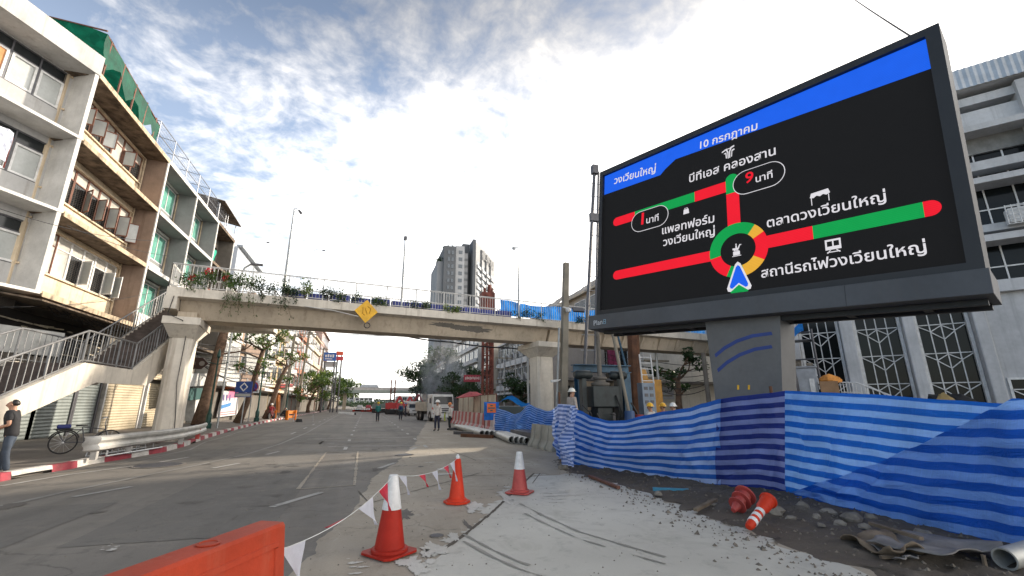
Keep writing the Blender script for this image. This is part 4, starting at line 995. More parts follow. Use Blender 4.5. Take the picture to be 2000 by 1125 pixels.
def text_px(body, p0, p1, m=None, hmul=1.0, **kw):      # p0, p1: pixels at the ends of the base line
    a, c = Vector(S(*p0)), Vector(S(*p1)); return text(body, ((a.x + c.x) / 2, (a.y + c.y) / 2), (c - a).length, m or M['e_white'], 6, ang=math.atan2(c.y - a.y, c.x - a.x), wmul=hmul, **kw)
text_px('วงเวียนใหญ่', (1200, 360), (1281, 336))
text_px('10 กรกฎาคม', (1368, 291), (1480, 253))
text_px('บีทีเอส คลองสาน', (1347, 357), (1516, 302))
text_px('แพลทฟอร์ม', (1294, 458), (1396, 434))
text_px('วงเวียนใหญ่', (1296, 481), (1397, 459))
text_px('ตลาดวงเวียนใหญ่', (1499, 445), (1732, 393))
text_px('สถานีรถไฟวงเวียนใหญ่', (1488, 543), (1811, 493))
# the two time bubbles
def capsule(x0, x1, z, h, m, lay, grow=0.0):
    r = h / 2 + grow; pts = [(x0 + h / 2 - r * math.sin(t), z + r * math.cos(t)) for t in [i * math.pi / 14 for i in range(15)]] + [(x1 - h / 2 + r * math.sin(t), z - r * math.cos(t)) for t in [i * math.pi / 14 for i in range(15)]]
    poly('time_bubble' if grow else 'bubble_fill', pts, m, lay)
for (pl, pr, hp) in (((1234, 434), (1306, 421), ((1268, 449), (1268, 409))), ((1432, 362), (1534, 334), ((1483, 371), (1483, 323)))):
    a, c = S(*pl), S(*pr); hgt = abs(S(*hp[0])[1] - S(*hp[1])[1]); z = (a[1] + c[1]) / 2
    capsule(a[0] + .01, c[0] - .01, z, hgt - .03, M['e_white'], 4, .014); capsule(a[0] + .01, c[0] - .01, z, hgt - .03, M['e_black'], 5, -.002)
text_px('1', (1253, 439), (1257.5, 438), M['e_red'], hmul=.8); text_px('นาที', (1263, 437), (1287, 431))
text_px('9', (1455, 359), (1471, 356), M['e_red'], hmul=.95); text_px('นาที', (1477, 357), (1510, 347))
# little pictograms
def icon(px, py, w, shapes, name='screen_icon'):
    x, z = S(px, py); b = MB()
    for i, s_ in enumerate(shapes): b.add([(x + p[0] * w, -.022 - i * .0004, z + p[1] * w) for p in s_], [tuple(range(len(s_)))])
    return b.build(name, M['e_white'], scr)
box_ = lambda x0, x1, z0, z1: [(x0, z0), (x1, z0), (x1, z1), (x0, z1)]
icon(1423, 299, .17, [[(-.9, .5), (-.2, .75), (.05, .1), (.05, -.9), (-.1, -.9), (-.12, .05), (-.3, .5), (-.9, .3)], [(.9, .9), (.35, .75), (.12, .1), (.12, -.9), (.27, -.9), (.3, .05), (.5, .55), (.9, .65)], [(-.6, .1), (-.25, .15), (-.2, -.8), (-.35, -.8), (-.4, .0), (-.6, -.05)], [(.9, .35), (.5, .25), (.38, -.8), (.52, -.8), (.6, .05), (.9, .12)], box_(-.5, .5, .55, .68)])
icon(1341, 412, .095, [[(-.85, -.9), (.85, -.9), (.7, .45), (-.7, .45)], box_(-.45, -.3, .45, .8), box_(.3, .45, .45, .8), box_(-.45, .45, .72, .86)])
icon(1602, 383, .19, [[(-.95, .0), (-.8, .5), (.8, .62), (.95, .1), (.6, -.05), (.3, .12), (.0, -.05), (-.3, .12), (-.6, -.08)], box_(-.85, -.77, -.9, .0), box_(.75, .83, -.8, .0)])
icon(1628, 481, .155, [box_(-.85, .85, .7, .95), box_(-.85, -.65, -.45, .7), box_(.65, .85, -.45, .7), box_(-.08, .08, .0, .7), box_(-.85, .85, -.45, .0), [(-.75, -.9), (-.6, -.9), (-.25, -.5), (-.4, -.5)], [(.75, -.9), (.6, -.9), (.25, -.5), (.4, -.5)], box_(-.7, .7, -.82, -.7)])
icon(1439, 488, .17, [box_(-.6, .6, -.95, -.86), box_(-.45, .45, -.8, -.25), box_(-.35, .35, -.2, -.1), [(-.5, .25), (.2, .22), (.45, .7), (.75, .62), (.5, .5), (.35, .1), (.2, -.05), (-.3, -.05), (-.5, .0)], [(-.1, .25), (.12, .25), (.08, .62), (-.08, .62)], [(-.08, .68), (.08, .68), (.08, .85), (-.08, .85)], box_(-.28, -.18, -.2, .0), box_(.1, .2, -.2, .0)])
# lower grey beam, carried forward of the screen, with its trusses
bt = (S(1168, 625)[1] + S(1930, 524)[1]) / 2
bb = (S(1165, 650)[1] + S(1377, 624)[1]) / 2
x0_, x1_ = S(1162, 637)[0], FR + .05
b = MB(); b.box(x0_, x1_, -.30, .70, bb, FB - .003); b.build('lower_beam', M['led_beam'], lb, bevel=.01)
b = MB()
xs_ = S(1660, 570)[0]; b.box(xs_ - .004, xs_ + .004, -.303, -.29, bb, FB - .01); b.build('beam_joint', M['led_frame'], lb)
b = MB(); b.box(x0_ + .3, x1_ - .1, .05, .15, bb - .10, bb - .003); b.box(x0_ + .3, x1_ - .1, .5, .6, bb - .10, bb - .003)
for i in range(7): b.box(x0_ + .6 + i * 1.1, x0_ + .72 + i * 1.1, .151, .499, bb - .08, bb - .003)
b.build('under_truss', M['led_frame'], lb)
text_px('Plan', (1173, 639), (1190, 636), mat('pale logo letters', (.62, .64, .66), .5), parent=lb, yoff=-.303, bold=.004); 
bx_ = S(1194, 631); b = MB(); rect_frame(b, bx_[0] - .045, bx_[0] + .045, bx_[1] - .07, bx_[1] + .06, -.306, -.302, .014); b.box(bx_[0] - .03, bx_[0] + .03, -.3055, -.302, bx_[1] - .012, bx_[1] + .004); b.build('logo_box', mat('pale blue logo', (.25, .42, .52), .5), lb)
# pillar: upright, wider at the top
def lw(x, y, z): return LM @ Vector((x, y, z))
pt0, pt1 = S(1377, 627, .0), S(1523, 608, .0); pb0, pb1 = S(1397, 780, .0), S(1528, 766, .0)
def pcorner(q, y, z): p = lw(q[0], y, q[1]); return p
b = MB(LI)
a0, a1, c0_, c1_ = pcorner(pt0, 0, 0), pcorner(pt1, 0, 0), pcorner(pb0, 0, 0), pcorner(pb1, 0, 0)
def down(a, c, z): t = (z - a.z) / (c.z - a.z); return a + (c - a) * t
zt2 = max(a0.z, a1.z) + .25
f_ = [down(a0, c0_, zt2), down(a1, c1_, zt2), down(a0, c0_, 0), down(a1, c1_, 0)]
bk = Vector((ly.x, ly.y, 0)).normalized() * .75
f_[2] = f_[2] + (f_[0] - f_[2]) * 0; 
v = [f_[2], f_[3], f_[3] + bk, f_[2] + bk, f_[0], f_[1], f_[1] + bk, f_[0] + bk]
b.add(v, [(0, 3, 2, 1), (4, 5, 6, 7), (0, 1, 5, 4), (1, 2, 6, 5), (2, 3, 7, 6), (3, 0, 4, 7)])
pil = b.build('pillar', M['pillar_grey'], lb, recalc=True)
# curved blue stripes on the pillar face
nrm_ = -bk.normalized()
def onpil(px, py): return PL(px, py, a0, (f_[1] - f_[0]).cross(f_[2] - f_[0])) + nrm_ * .006
for pts in (((1397, 695), (1415, 680), (1440, 666), (1470, 656), (1508, 651)), ((1402, 724), (1420, 708), (1445, 693), (1475, 682), (1508, 677))):
    up = []; dn = []
    for i, (x, y) in enumerate(pts):
        hw = 3.2; up.append(LI @ onpil(x - 1.2, y - hw)); dn.append(LI @ onpil(x + 1.2, y + hw))
    b = MB(); b.grid([up, dn]); b.build('blue_stripe', M['blue_stripe'], pil)
for x, y in ((1442, 757), (1463, 757)):
    b = MB(); b.grid([[LI @ onpil(x - 2, y - 5), LI @ onpil(x + 2, y - 5)], [LI @ onpil(x - 2, y + 4), LI @ onpil(x + 2, y + 4)]]); b.build('orange_mark', M['yellow'], pil)
# cable that leaves the top right corner of the screen
def cable(name, label, pts, r=.02, sag=0.0, n=14, m=None, cat='cable', group=None):
    out = []
    for a, c in zip(pts, pts[1:]):
        a = Vector(a); c = Vector(c)
        for i in range(n): t = i / n; p = a.lerp(c, t); p.z -= sag * 4 * t * (1 - t); out.append(p)
    out.append(Vector(pts[-1])); b = MB(); b.tube(out, r, 5); return tag(b.build(name, m or M['cable'], None, True), label, cat, group)
tp = lw(FR - .35, .1, FT); cable('overhead_cable', 'single black cable running up from the top corner of the LED billboard', [tp, tp + (AY(1660, -8, 13) - tp) * 1.15], .02, .05)

# ================================================================== WHITE BUILDING ON THE RIGHT
RD = 2.0
RO_ = Vector((12.821 * RD, 7.786 * RD, 0)); RA = math.atan2(-.78138, .62405)
rb = E('glass_hall_building', 'white modern building with tall black glass panels behind the LED billboard', 'building', RO_, RA)
rdx = (.62405, -.78138)
def RQ(px, py, y=0.0):
    o = (RO_.x - rdx[1] * y, RO_.y + rdx[0] * y); return FP(px, py, o, rdx)
cols_ = [(RQ(1558, 650)[0] - .9, RQ(1558, 650)[0]), (RQ(1641, 650)[0], RQ(1668, 650)[0]), (RQ(1766, 650)[0], RQ(1791, 650)[0]), (RQ(1906, 650)[0], RQ(1934, 650)[0])]
XLE = cols_[0][0] - .02
ZB = 7.1
zz = lambda px, py: RQ(px, py)[1]
b = MB(); XW = cols_[-1][1]
b.box(XLE, 14, .9, 16, 0, 17.0)
b.build('wall', M['wall_white2'], rb)
b = MB(); b.box(XW - .02, 14, -.02, .895, 0, ZB - .01); b.build('side_wall', M['wall_white2'], rb)
b = MB()
for a, c in cols_: b.box(a, c, -.15, .89, 0, ZB + .4)
b.build('column', M['wall_white2'], rb, bevel=.05)
# decorated glass bays
for (a, c), (d, e) in zip(cols_, cols_[1:]):
    x0, x1 = c + .02, d - .02; f = MB(); g = MB(); y = .55
    g.box(x0, x1, y + .03, y + .06, .9, ZB + .3)
    f.box(x0, x0 + .13, y - .2, y + .02, .9, ZB + .3); f.box(x1 - .13, x1, y - .2, y + .02, .9, ZB + .3)
    n = 3
    for i in range(1, 4):
        xx = x0 + .13 + (x1 - x0 - .26) * i / 4; f.box(xx - .022, xx + .022, y - .03, y + .02, .9, ZB + .3)
    wq = (x1 - x0 - .26) / 4; xs = [x0 + .13 + wq * i for i in range(5)]
    for k in range(5):
        zt = 6.9 - k * 1.42
        if zt < 1.6: continue
        zt -= .02
        f.beam((xs[0], y - .035, zt), (xs[4], y - .035, zt), .03, .045)
        for u0, u1, u2 in ((0, 1, 2), (2, 3, 4)):
            f.beam((xs[u0], y - .05, zt - .05), (xs[u1], y - .05, zt - .34), .03, .04); f.beam((xs[u1], y - .05, zt - .34), (xs[u2], y - .05, zt - .05), .03, .04)
        f.beam((xs[1], y - .05, zt - .36), (xs[2], y - .05, zt - .74), .03, .04); f.beam((xs[2], y - .05, zt - .74), (xs[3], y - .05, zt - .36), .03, .04)
    fo = f.build('glazed_bay', M['alu'], rb); g.build('pane', M['glass_hall'], fo)
# low window right of the last column
f = MB(); x0 = RQ(1966, 740)[0]; rect_frame(f, x0, x0 + 2.2, .9, RQ(1962, 738)[1], -.10, .02, .09); f.box(x0 + 1.1, x0 + 1.16, -.09, .01, .99, 2.9)
f.beam((x0 + .1, -.11, 2.2), (x0 + 1.1, -.11, 1.5), .04); f.beam((x0 + .1, -.11, 2.25), (x0 + 2.1, -.11, 2.25), .04)
fo = f.build('low_window', M['alu'], rb); g = MB(); g.box(x0 + .05, x0 + 2.15, -.04, -.025, .95, RQ(1962, 738)[1] - .05); g.build('pane', M['glass_hall'], fo)
# upper floors: ledges, sunshades, window bands
def ledge(zb, zt, y0, name='ledge', m='wall_white2'):
    b = MB(); b.box(XLE, 14, y0, .895, zb, zt); b.build(name, M[m], rb)
Z = {k: 1.6 + (v - 1.6) * 2 for k, v in dict(rt=9.94, rb=9.37, b1=8.82, b2=8.38, s1=8.18, s1t=8.29, lt=8.10, lb=7.73, s2t=7.34, s2b=7.16, s3=6.82, tr=6.24, s4t=5.76, s4b=5.58, s5=5.36, tr2=4.79, s6=4.41).items()}
ledge(Z['s6'] - .55, Z['s6'], -.35); ledge(Z['s5'] - .1, Z['s5'] + .22, -.75, 'sunshade'); ledge(Z['s4b'], Z['s4t'], -.45); ledge(Z['s3'] - .1, Z['s3'] + .2, -.75, 'sunshade')
ledge(Z['s2b'], Z['s2t'] + .1, -.45); ledge(Z['s1'] - .05, Z['s1'] + .25, -.75, 'sunshade'); ledge(Z['b2'] - .0, Z['b1'], -.15, 'spandrel'); ledge(Z['rb'] - .75, Z['rb'] - .3, -.2, 'spandrel')
def wband(z0, z1, step=1.02, tr=None):
    g = MB(); g.box(XLE, 14, .42, .45, z0, z1); f = MB(); x = XLE + .4
    while x < 13.8: f.box(x - .03, x + .03, .36, .41, z0, z1); x += step
    if tr: f.box(XLE, 14, .365, .405, tr - .03, tr + .03)
    fo = f.build('window_band', M['alu'], rb); g.build('pane', M['glass_hall'], fo)
wband(Z['s6'], Z['s5'] - .1, tr=Z['tr2']); wband(Z['s5'] + .22, Z['s4b'], 1.02); wband(Z['s4t'], Z['s3'] - .1, tr=Z['tr']); wband(Z['s3'] + .2, Z['s2b']); wband(Z['s2t'] + .1, Z['lb']); wband(Z['s1'] + .25, Z['b2'])
b = MB(); b.box(XLE, 14, .25, .5, Z['lb'], Z['s1'] - .05)
b.build('louvre_band', M['blind'], rb)
b = MB()
for px in (1985,): x = RQ(px, 200)[0]; b.box(x, x + .5, -.5, .8, Z['s4t'] + .0, Z['rb'] - .2)
b.build('upper_fin', M['wall_white2'], rb)
b = MB()
b.box(XLE, 14, -.6, .9, Z['rb'] - .02, Z['rb'] + .1); b.build('eaves', M['wall_white2'], rb)
b = MB(); n = 150; rows = [[], []]
for i in range(n + 1):
    x = XLE + (14 - XLE) * i / n; y = -.72 + (.05 if i % 2 else 0); rows[0].append((x, y, Z['rb'] + .0)); rows[1].append((x, y, Z['rt']))
b.grid(rows); b.box(XLE, 14, -.6, 8, Z['rt'] - .1, Z['rt']); b.build('metal_fascia', M['metal_roof'], rb)
# satellite cage on the wall
x, z = RQ(1986, 430); cgo = E('caged_air_unit', 'small caged air unit on the white building beside the right picture edge', 'air unit', Matrix.Translation(RO_) @ Matrix.Rotation(RA, 4, 'Z') @ Vector((x, -.8, z)), RA)
b = MB()
for i in range(7): b.tube([(-.6 + i * .2, -.35, -.45), (-.6 + i * .2, -.4, .45)], .02, 4)
for i in range(5): b.tube([(-.6, -.35, -.45 + i * .22), (.6, -.35, -.45 + i * .22)], .02, 4)
b.build('cage', M['alu'], cgo); b = MB(); b.box(-.5, .5, -.2, .3, -.35, .35); b.build('unit', M['alu'], cgo, bevel=.03)
# terrace wall with what stands on it, steps with a white rail
tw = E('terrace_wall', 'low concrete terrace in front of the black glass hall', 'terrace', RO_, RA)
b = MB(); b.box(XLE, -2.2, -4.6, -.4, 0, 1.42); b.build('terrace', M['concrete_dark'], tw)
def RP(px, py, y): o = (RO_.x - rdx[1] * y, RO_.y + rdx[0] * y); return PL(px, py, (o[0], o[1], 0), (-rdx[1], rdx[0], 0))
rl = E('terrace_railing', 'white sloping stair railing in front of the glass hall', 'railing', RO_, RA)
b = MB(); pts = [(1640, 747), (1672, 747), (1738, 772), (1790, 800)]
pl = [RQ(px, py, -3.2) for px, py in pts]; b.tube([(x, -3.2, z) for x, z in pl], .035, 6); b.tube([(x, -3.2, z - .45) for x, z in pl], .03, 6)
for i in range(17):
    f = i / 16 * 3; j = min(int(f), 2); x = pl[j][0] + (pl[j + 1][0] - pl[j][0]) * (f - j); z = pl[j][1] + (pl[j + 1][1] - pl[j][1]) * (f - j); b.tube([(x, -3.2, z), (x, -3.2, z - .9)], .02, 5)
b.build('rail', M['alu'], rl)
p = RP(1580, 757, -4.0)
bn = E('white_storage_bin', 'translucent white storage bin with a lid standing above the sheets right of the pillar', 'bin', (p.x, p.y, 1.42), RA)
wd = RQ(1600, 740, -4)[0] - RQ(1560, 740, -4)[0]; hg = RQ(1580, 716, -4)[1] - 1.42
b = MB(); b.add([(-wd / 2 * .86, -.35, 0), (wd / 2 * .86, -.35, 0), (wd / 2 * .86, .35, 0), (-wd / 2 * .86, .35, 0), (-wd / 2, -.42, hg - .1), (wd / 2, -.42, hg - .1), (wd / 2, .42, hg - .1), (-wd / 2, .42, hg - .1)], [(0, 3, 2, 1), (4, 5, 6, 7), (0, 1, 5, 4), (1, 2, 6, 5), (2, 3, 7, 6), (3, 0, 4, 7)]); b.build('tub', mat('cloudy white plastic', (.42, .44, .47), .35, transl=.2, scale=3), bn, bevel=.03)
b = MB(); b.box(-wd / 2 - .05, wd / 2 + .05, -.46, .46, hg - .1, hg); b.build('lid', mat('grey bin lid', (.27, .28, .29), .5), bn, bevel=.03)
b = MB(); b.box(wd * .08, wd * .32, -.425, -.41, hg * .25, hg * .7); b.build('paper_label', M['white_plastic'], bn)
p = RP(1620, 757, -4.2); o = E('cardboard_box', 'open cardboard box beside the white storage bin', 'box', (p.x, p.y, 1.42), RA)
wd2 = RQ(1640, 750, -4.2)[0] - RQ(1604, 750, -4.2)[0]; h2 = RQ(1620, 745, -4.2)[1] - 1.42
b = MB(); t = .02
for q in ((-wd2 / 2, wd2 / 2, -.3, -.3 + t), (-wd2 / 2, wd2 / 2, .3 - t, .3)): b.box(*q, 0, h2)
b.box(-wd2 / 2, -wd2 / 2 + t, -.28, .28, 0, h2); b.box(wd2 / 2 - t, wd2 / 2, -.28, .28, 0, h2); b.box(-wd2 / 2 + t, wd2 / 2 - t, -.28, .28, 0, .02); b.build('carton', M['card'], o)
def lump(name, label, cat, c, r, m, seed, rz=0, flat_=.25, group=None):
    b = MB(); n1, n2 = (5, 8) if name == 'rubble_rock' else (9, 14); vs = []; rows = []
    for i in range(n1 + 1):
        th = math.pi * i / n1; rw = []
        for j in range(n2 + 1):
            a = 2 * math.pi * (j % n2) / n2; d = Vector((math.sin(th) * math.cos(a), math.sin(th) * math.sin(a), math.cos(th)))
            s = 1 + .35 * nz(d.x * 1.4 + seed * 3.7, d.y * 1.4, d.z * 1.4 + seed) + .16 * nz(d.x * 4 + seed, d.y * 4, d.z * 4)
            rw.append((d.x * r[0] * s, d.y * r[1] * s, max(d.z * r[2] * s, -r[2] * flat_)))
        rows.append(rw)
    b.grid(rows); o = b.build(name, m, None, name != 'rubble_rock', sharp=28); o.location = c; o.rotation_euler = (0, 0, rz); return tag(o, label, cat, group)
p = RP(1622, 745, -4.2); lump('orange_cloth', 'crumpled orange cloth lying in the open cardboard box', 'cloth', (p.x, p.y, 1.42 + h2), (.4, .25, .28), mat('orange cloth', (.62, .25, .05), .8, var=.3, scale=5), 3, RA)
p = RP(1608, 745, -3.9); lump('dark_bag', 'dark bin bag between the white bin and the cardboard box', 'bag', (p.x, p.y, 1.6), (.45, .4, .75), M['black'], 5, RA)
p = RP(1862, 786, -3.0); lump('covered_heap', 'dark covered heap peeking over the striped sheet in front of the glass', 'heap', (p.x, p.y, .9), (1.0, .6, 1.25), M['black'], 8, RA)
p = RP(1850, 785, -3.3); lump('tan_cushion', 'tan cushion leaning on the dark covered heap', 'cushion', (p.x, p.y, 1.2), (.5, .3, .75), mat('tan cloth', (.38, .27, .11), .85), 11, RA)
# clutter left of the glass hall: a rack with a blue rag, hanging cage
p = RP(1549, 730, -2.2); o = E('steel_rack', 'cluttered dark steel rack draped with a blue rag right of the pillar', 'rack', (p.x, p.y, 0), RA)
zt = RQ(1549, 645, -2.2)[1]; b = MB()
for x in (-1.0, .1, 1.1): b.tube([(x, 0, 0), (x, 0, zt)], .05, 6); b.tube([(x, 1, 0), (x, 1, zt * .9)], .05, 6)
for z in (2.0, 2.9, 3.8, zt - .2): b.tube([(-1.0, 0, z), (1.1, 0, z + .05)], .04, 6); b.box(-1.0, 1.1, 0, 1, z - .35, z - .31)
b.tube([(-1.0, 0, 1.8), (.6, 0, 3.4)], .03, 5); b.build('frame', M['steel_dark'], o)
mg = mat('mixed stored goods', (.20, .17, .13), .8, var=.6, scale=4)
for i in range(12): b = MB(); x = -.95 + (i % 4) * .5 + rnd.uniform(0, .1); z = (1.605, 2.505, 3.405)[i // 4] + .0; s = rnd.uniform(.2, .36); b.box(x, x + s, .1, .1 + s, z, z + rnd.uniform(.15, .5)); b.build('stored_box', mg, o, bevel=.02)
b = MB(); rws = []
for k in range(7): rws.append([(-1.1 + .17 * i, -.1 - .08 * math.sin(i * 1.3 + k), zt - .25 + .55 * max(0, (i - 5) / 6) - k * .07 - .08 * math.sin(i * 1.1)) for i in range(12)])
b.grid(rws); tag(b.build('blue_rag', M['blue_tarp_plain'], None, True, sharp=0), 'blue plastic rag hung on the steel rack right of the pillar', 'rag').matrix_world = Matrix.Translation((p.x, p.y, 0)) @ Matrix.Rotation(RA, 4, 'Z')

# ================================================================== BLUE STRIPED SHEETS
def tarpmat(name, light, dark, pitch):
    m = bpy.data.materials.new(name); m.use_nodes = True; t = m.node_tree; n = t.nodes; l = t.links; b = n['Principled BSDF']; b.inputs['Roughness'].default_value = .38; b.inputs['Specular IOR Level'].default_value = .35
    uv = n.new('ShaderNodeUVMap'); sp = n.new('ShaderNodeSeparateXYZ'); l.new(uv.outputs[0], sp.inputs[0])
    def mth(op, a, bb, c=None):
        q = n.new('ShaderNodeMath'); q.operation = op
        for i, val in enumerate((a, bb, c)):
            if val is None: continue
            if isinstance(val, (int, float)): q.inputs[i].default_value = val
            else: l.new(val, q.inputs[i])
        return q.outputs[0]
    fr = mth('FRACT', mth('DIVIDE', sp.outputs[1], pitch), 0.0)
    e1 = n.new('ShaderNodeMapRange'); l.new(mth('ABSOLUTE', mth('SUBTRACT', fr, .5), 0.0), e1.inputs[0]); e1.inputs[1].default_value = .235; e1.inputs[2].default_value = .265
    no = n.new('ShaderNodeTexNoise'); no.inputs['Scale'].default_value = 2.2; no.inputs['Detail'].default_value = 6; l.new(uv.outputs[0], no.inputs['Vector'])
    mp = n.new('ShaderNodeMapping'); mp.inputs['Scale'].default_value = (260, 3, 1); l.new(uv.outputs[0], mp.inputs[0])
    n2 = n.new('ShaderNodeTexNoise'); n2.inputs['Scale'].default_value = 1; n2.inputs['Detail'].default_value = 2; l.new(mp.outputs[0], n2.inputs['Vector'])
    mx = n.new('ShaderNodeMix'); mx.data_type = 'RGBA'; l.new(e1.outputs[0], mx.inputs[0]); mx.inputs[6].default_value = (*dark, 1); mx.inputs[7].default_value = (*light, 1)
    vr = n.new('ShaderNodeMix'); vr.data_type = 'RGBA'; vr.blend_type = 'MULTIPLY'; vr.inputs[0].default_value = 1.0; l.new(mx.outputs[2], vr.inputs[6])
    mp3 = n.new('ShaderNodeMapping'); mp3.inputs['Scale'].default_value = (.9, .12, 1); l.new(uv.outputs[0], mp3.inputs[0]); n4 = n.new('ShaderNodeTexNoise'); n4.inputs['Scale'].default_value = 1; n4.inputs['Detail'].default_value = 3; l.new(mp3.outputs[0], n4.inputs['Vector'])  # broad brightness bands: doubled layers and back-light put into the colour
    rp = n.new('ShaderNodeMapRange'); l.new(mth('ADD', mth('MULTIPLY_ADD', n2.outputs['Fac'], .35, mth('MULTIPLY', no.outputs['Fac'], .5)), mth('MULTIPLY', n4.outputs['Fac'], .55)), rp.inputs[0]); rp.inputs[1].default_value = .4; rp.inputs[2].default_value = .95; rp.inputs[3].default_value = .68; rp.inputs[4].default_value = 1.4
    cb = n.new('ShaderNodeCombineColor'); [l.new(rp.outputs[0], cb.inputs[i]) for i in range(3)]; l.new(cb.outputs[0], vr.inputs[7])
    l.new(vr.outputs[2], b.inputs['Base Color'])
    n3 = n.new('ShaderNodeTexNoise'); mp5 = n.new('ShaderNodeMapping'); mp5.inputs['Rotation'].default_value = (0, 0, .6); mp5.inputs['Scale'].default_value = (1, 3.2, 1); l.new(uv.outputs[0], mp5.inputs[0]); n3.inputs['Scale'].default_value = 2.6; n3.inputs['Detail'].default_value = 7; n3.inputs['Roughness'].default_value = .62; n3.inputs['Distortion'].default_value = 1.2; l.new(mp5.outputs[0], n3.inputs['Vector'])
    bp = n.new('ShaderNodeBump'); bp.inputs['Strength'].default_value = .9; bp.inputs['Distance'].default_value = .09; l.new(mth('ABSOLUTE', mth('SUBTRACT', n3.outputs['Fac'], .5), 0.0), bp.inputs['Height']); l.new(bp.outputs[0], b.inputs['Normal'])
    tr = n.new('ShaderNodeBsdfTranslucent'); l.new(vr.outputs[2], tr.inputs[0]); sh = n.new('ShaderNodeMixShader'); sh.inputs[0].default_value = .35; l.new(b.outputs[0], sh.inputs[1]); l.new(tr.outputs[0], sh.inputs[2]); l.new(sh.outputs[0], n['Material Output'].inputs[0])
    return m
M['tarp'] = tarpmat('blue striped sheet', (.36, .50, .82), (.02, .12, .50), .20)
M['tarp_bright'] = tarpmat('bright blue striped sheet', (.22, .42, .84), (.010, .12, .54), .21)
M['tarp_dark'] = tarpmat('doubled violet blue striped sheet', (.20, .25, .52), (.014, .03, .21), .20)
M['tarp_pale'] = tarpmat('pale crumpled striped sheet', (.42, .52, .80), (.06, .15, .46), .14)
def interp(pl, x):
    for (a, ya), (c, yc) in zip(pl, pl[1:]):
        if x <= c: t = max(0, (x - a) / (c - a)); t2 = t * t * (3 - 2 * t) * .5 + t * .5; return ya + (yc - ya) * t2
    return pl[-1][1]
def tarp(name, label, px0, px1, top, bot, base, m, nu=150, nv=40, fold=None, amp=.05, vscale=None, group='blue striped sheets around the dig', vphase=0.0, diag=None):
    """base: plan line (two ground points); top/bot: picture heights along the sheet"""
    a, c = Vector((*base[0], 0)), Vector((*base[1], 0)); d = (c - a).normalized(); nn = Vector((d.y, -d.x, 0))
    if nn.dot(a) > 0: nn = -nn                # towards the viewer
    rows = []; uv = []
    for i in range(nv + 1):
        v = i / nv; rw = []
        for j in range(nu + 1):
            px = px0 + (px1 - px0) * j / nu
            pt = PL(px, interp(top, px), a, nn); pb = PL(px, interp(bot, px), a, nn); u = (pt - a).dot(d)
            p = pb.lerp(pt, v); sg_ = math.sin(math.pi * v)
            off = amp * 1.6 * nz(u * .6 + v * .9, v * .9, 3) * sg_ + amp * .9 * nz(u * 1.5 - v * 2.2, v * 1.5, 9) * sg_ + amp * .07 * nz(u * 6 - v * 5, v * 5, 5)
            off += .085 * max(0, 1 - abs(nz(u * .9 + v * 1.6, v * .35 - u * .2, 31)) * 7) * sg_ + .05 * max(0, 1 - abs(nz(u * 1.7 - v * 1.2, v * .5, 47)) * 7) * sg_ + .035 * max(0, 1 - abs(nz(u * .5 + v * 4.2, v * .4, 63)) * 6) * sg_
            if fold: off += fold(u, v, px)
            if px0 in (1400, 1533): off *= min(1, max(0, (px - px0) / 22 if px0 == 1533 else (px1 - px) / 22))
            ph = vphase; hh = (pt.z - pb.z)
            if diag:
                dv = diag(px) - v
                if dv > 0: off += .035 * min(1, dv * 14); ph += .09 * min(1, dv * 30)
                off += .03 * math.exp(-(dv * 26) ** 2)
            p = p + nn * off; rw.append(p); uv.append((u, (vscale * v if vscale else hh * v) + ph + .006 * nz(u * .8, v * 3, 7)))
        rows.append(rw)
    b = MB(); b.grid(rows); b.uv = uv; return tag(b.build(name, m, None, True, sharp=0), label, 'striped sheet', group)
kA, kB, kC = (5.3, 12.05), (6.83, 7.92), (7.56, 6.97)
# pleats gathered near the tied corner
def f_left(u, v, px): return .07 * nz(u * 5 + v * 9, 2) * math.exp(-max(0, px - 1100) / 60) + .13 * math.exp(-((v - .33 - (px - 1150) * .0006) * 14) ** 2) * min(1, (1420 - px) / 120 if px < 1420 else 0)
tarp('blue_striped_sheet', 'long sagging blue striped sheet in front of the drilling rig', 1088, 1408, [(1088, 806), (1106, 792), (1130, 801), (1160, 815), (1190, 822), (1220, 821), (1260, 811), (1300, 803), (1345, 797), (1372, 788), (1408, 779)], [(1088, 890), (1105, 905), (1150, 917), (1210, 929), (1270, 941), (1330, 952), (1408, 960)], (kA, kB), M['tarp'], fold=f_left, amp=.11, vscale=1.95)
def f_mid(u, v, px): return .05 * nz(u * 3.0 + v * 5.5, v * 1.2, 2) + .03 * math.sin((v * 5 + u * 2.2) * 2) * math.exp(-((px - 1535) / 70) ** 2) + .06 * math.exp(-((v - .38) * 22) ** 2) * max(0, (px - 1405) / 130)
tarp('blue_striped_sheet', 'doubled violet blue striped sheet wrapped round the foot of the pillar', 1400, 1536, [(1400, 780), (1450, 773), (1500, 768), (1536, 763)], [(1400, 959), (1440, 962), (1480, 961), (1510, 966), (1536, 975)], (kB, kC), M['tarp_dark'], nu=80, fold=f_mid, amp=.08, vscale=1.95)
def f_right(u, v, px): return .045 * math.exp(-((px - 1535) / 60) ** 2) * math.sin(v * 26 + u * 6) * (.4 + v) + .02 * nz(u * 4, v * 18, 4) * math.exp(-((px - 1640) / 110) ** 2)
tarp('blue_striped_sheet', 'bright blue striped sheet filling the right edge of the picture', 1533, 2120, [(1533, 763), (1600, 766), (1700, 770), (1850, 781), (1960, 788), (2120, 792)], [(1533, 966), (1600, 982), (1680, 1003), (1760, 1026), (1850, 1047), (1940, 1064), (2010, 1080), (2120, 1110)], (kC, (7.3, 3.67)), M['tarp_bright'], nu=200, fold=f_right, amp=.06, vscale=2.0)
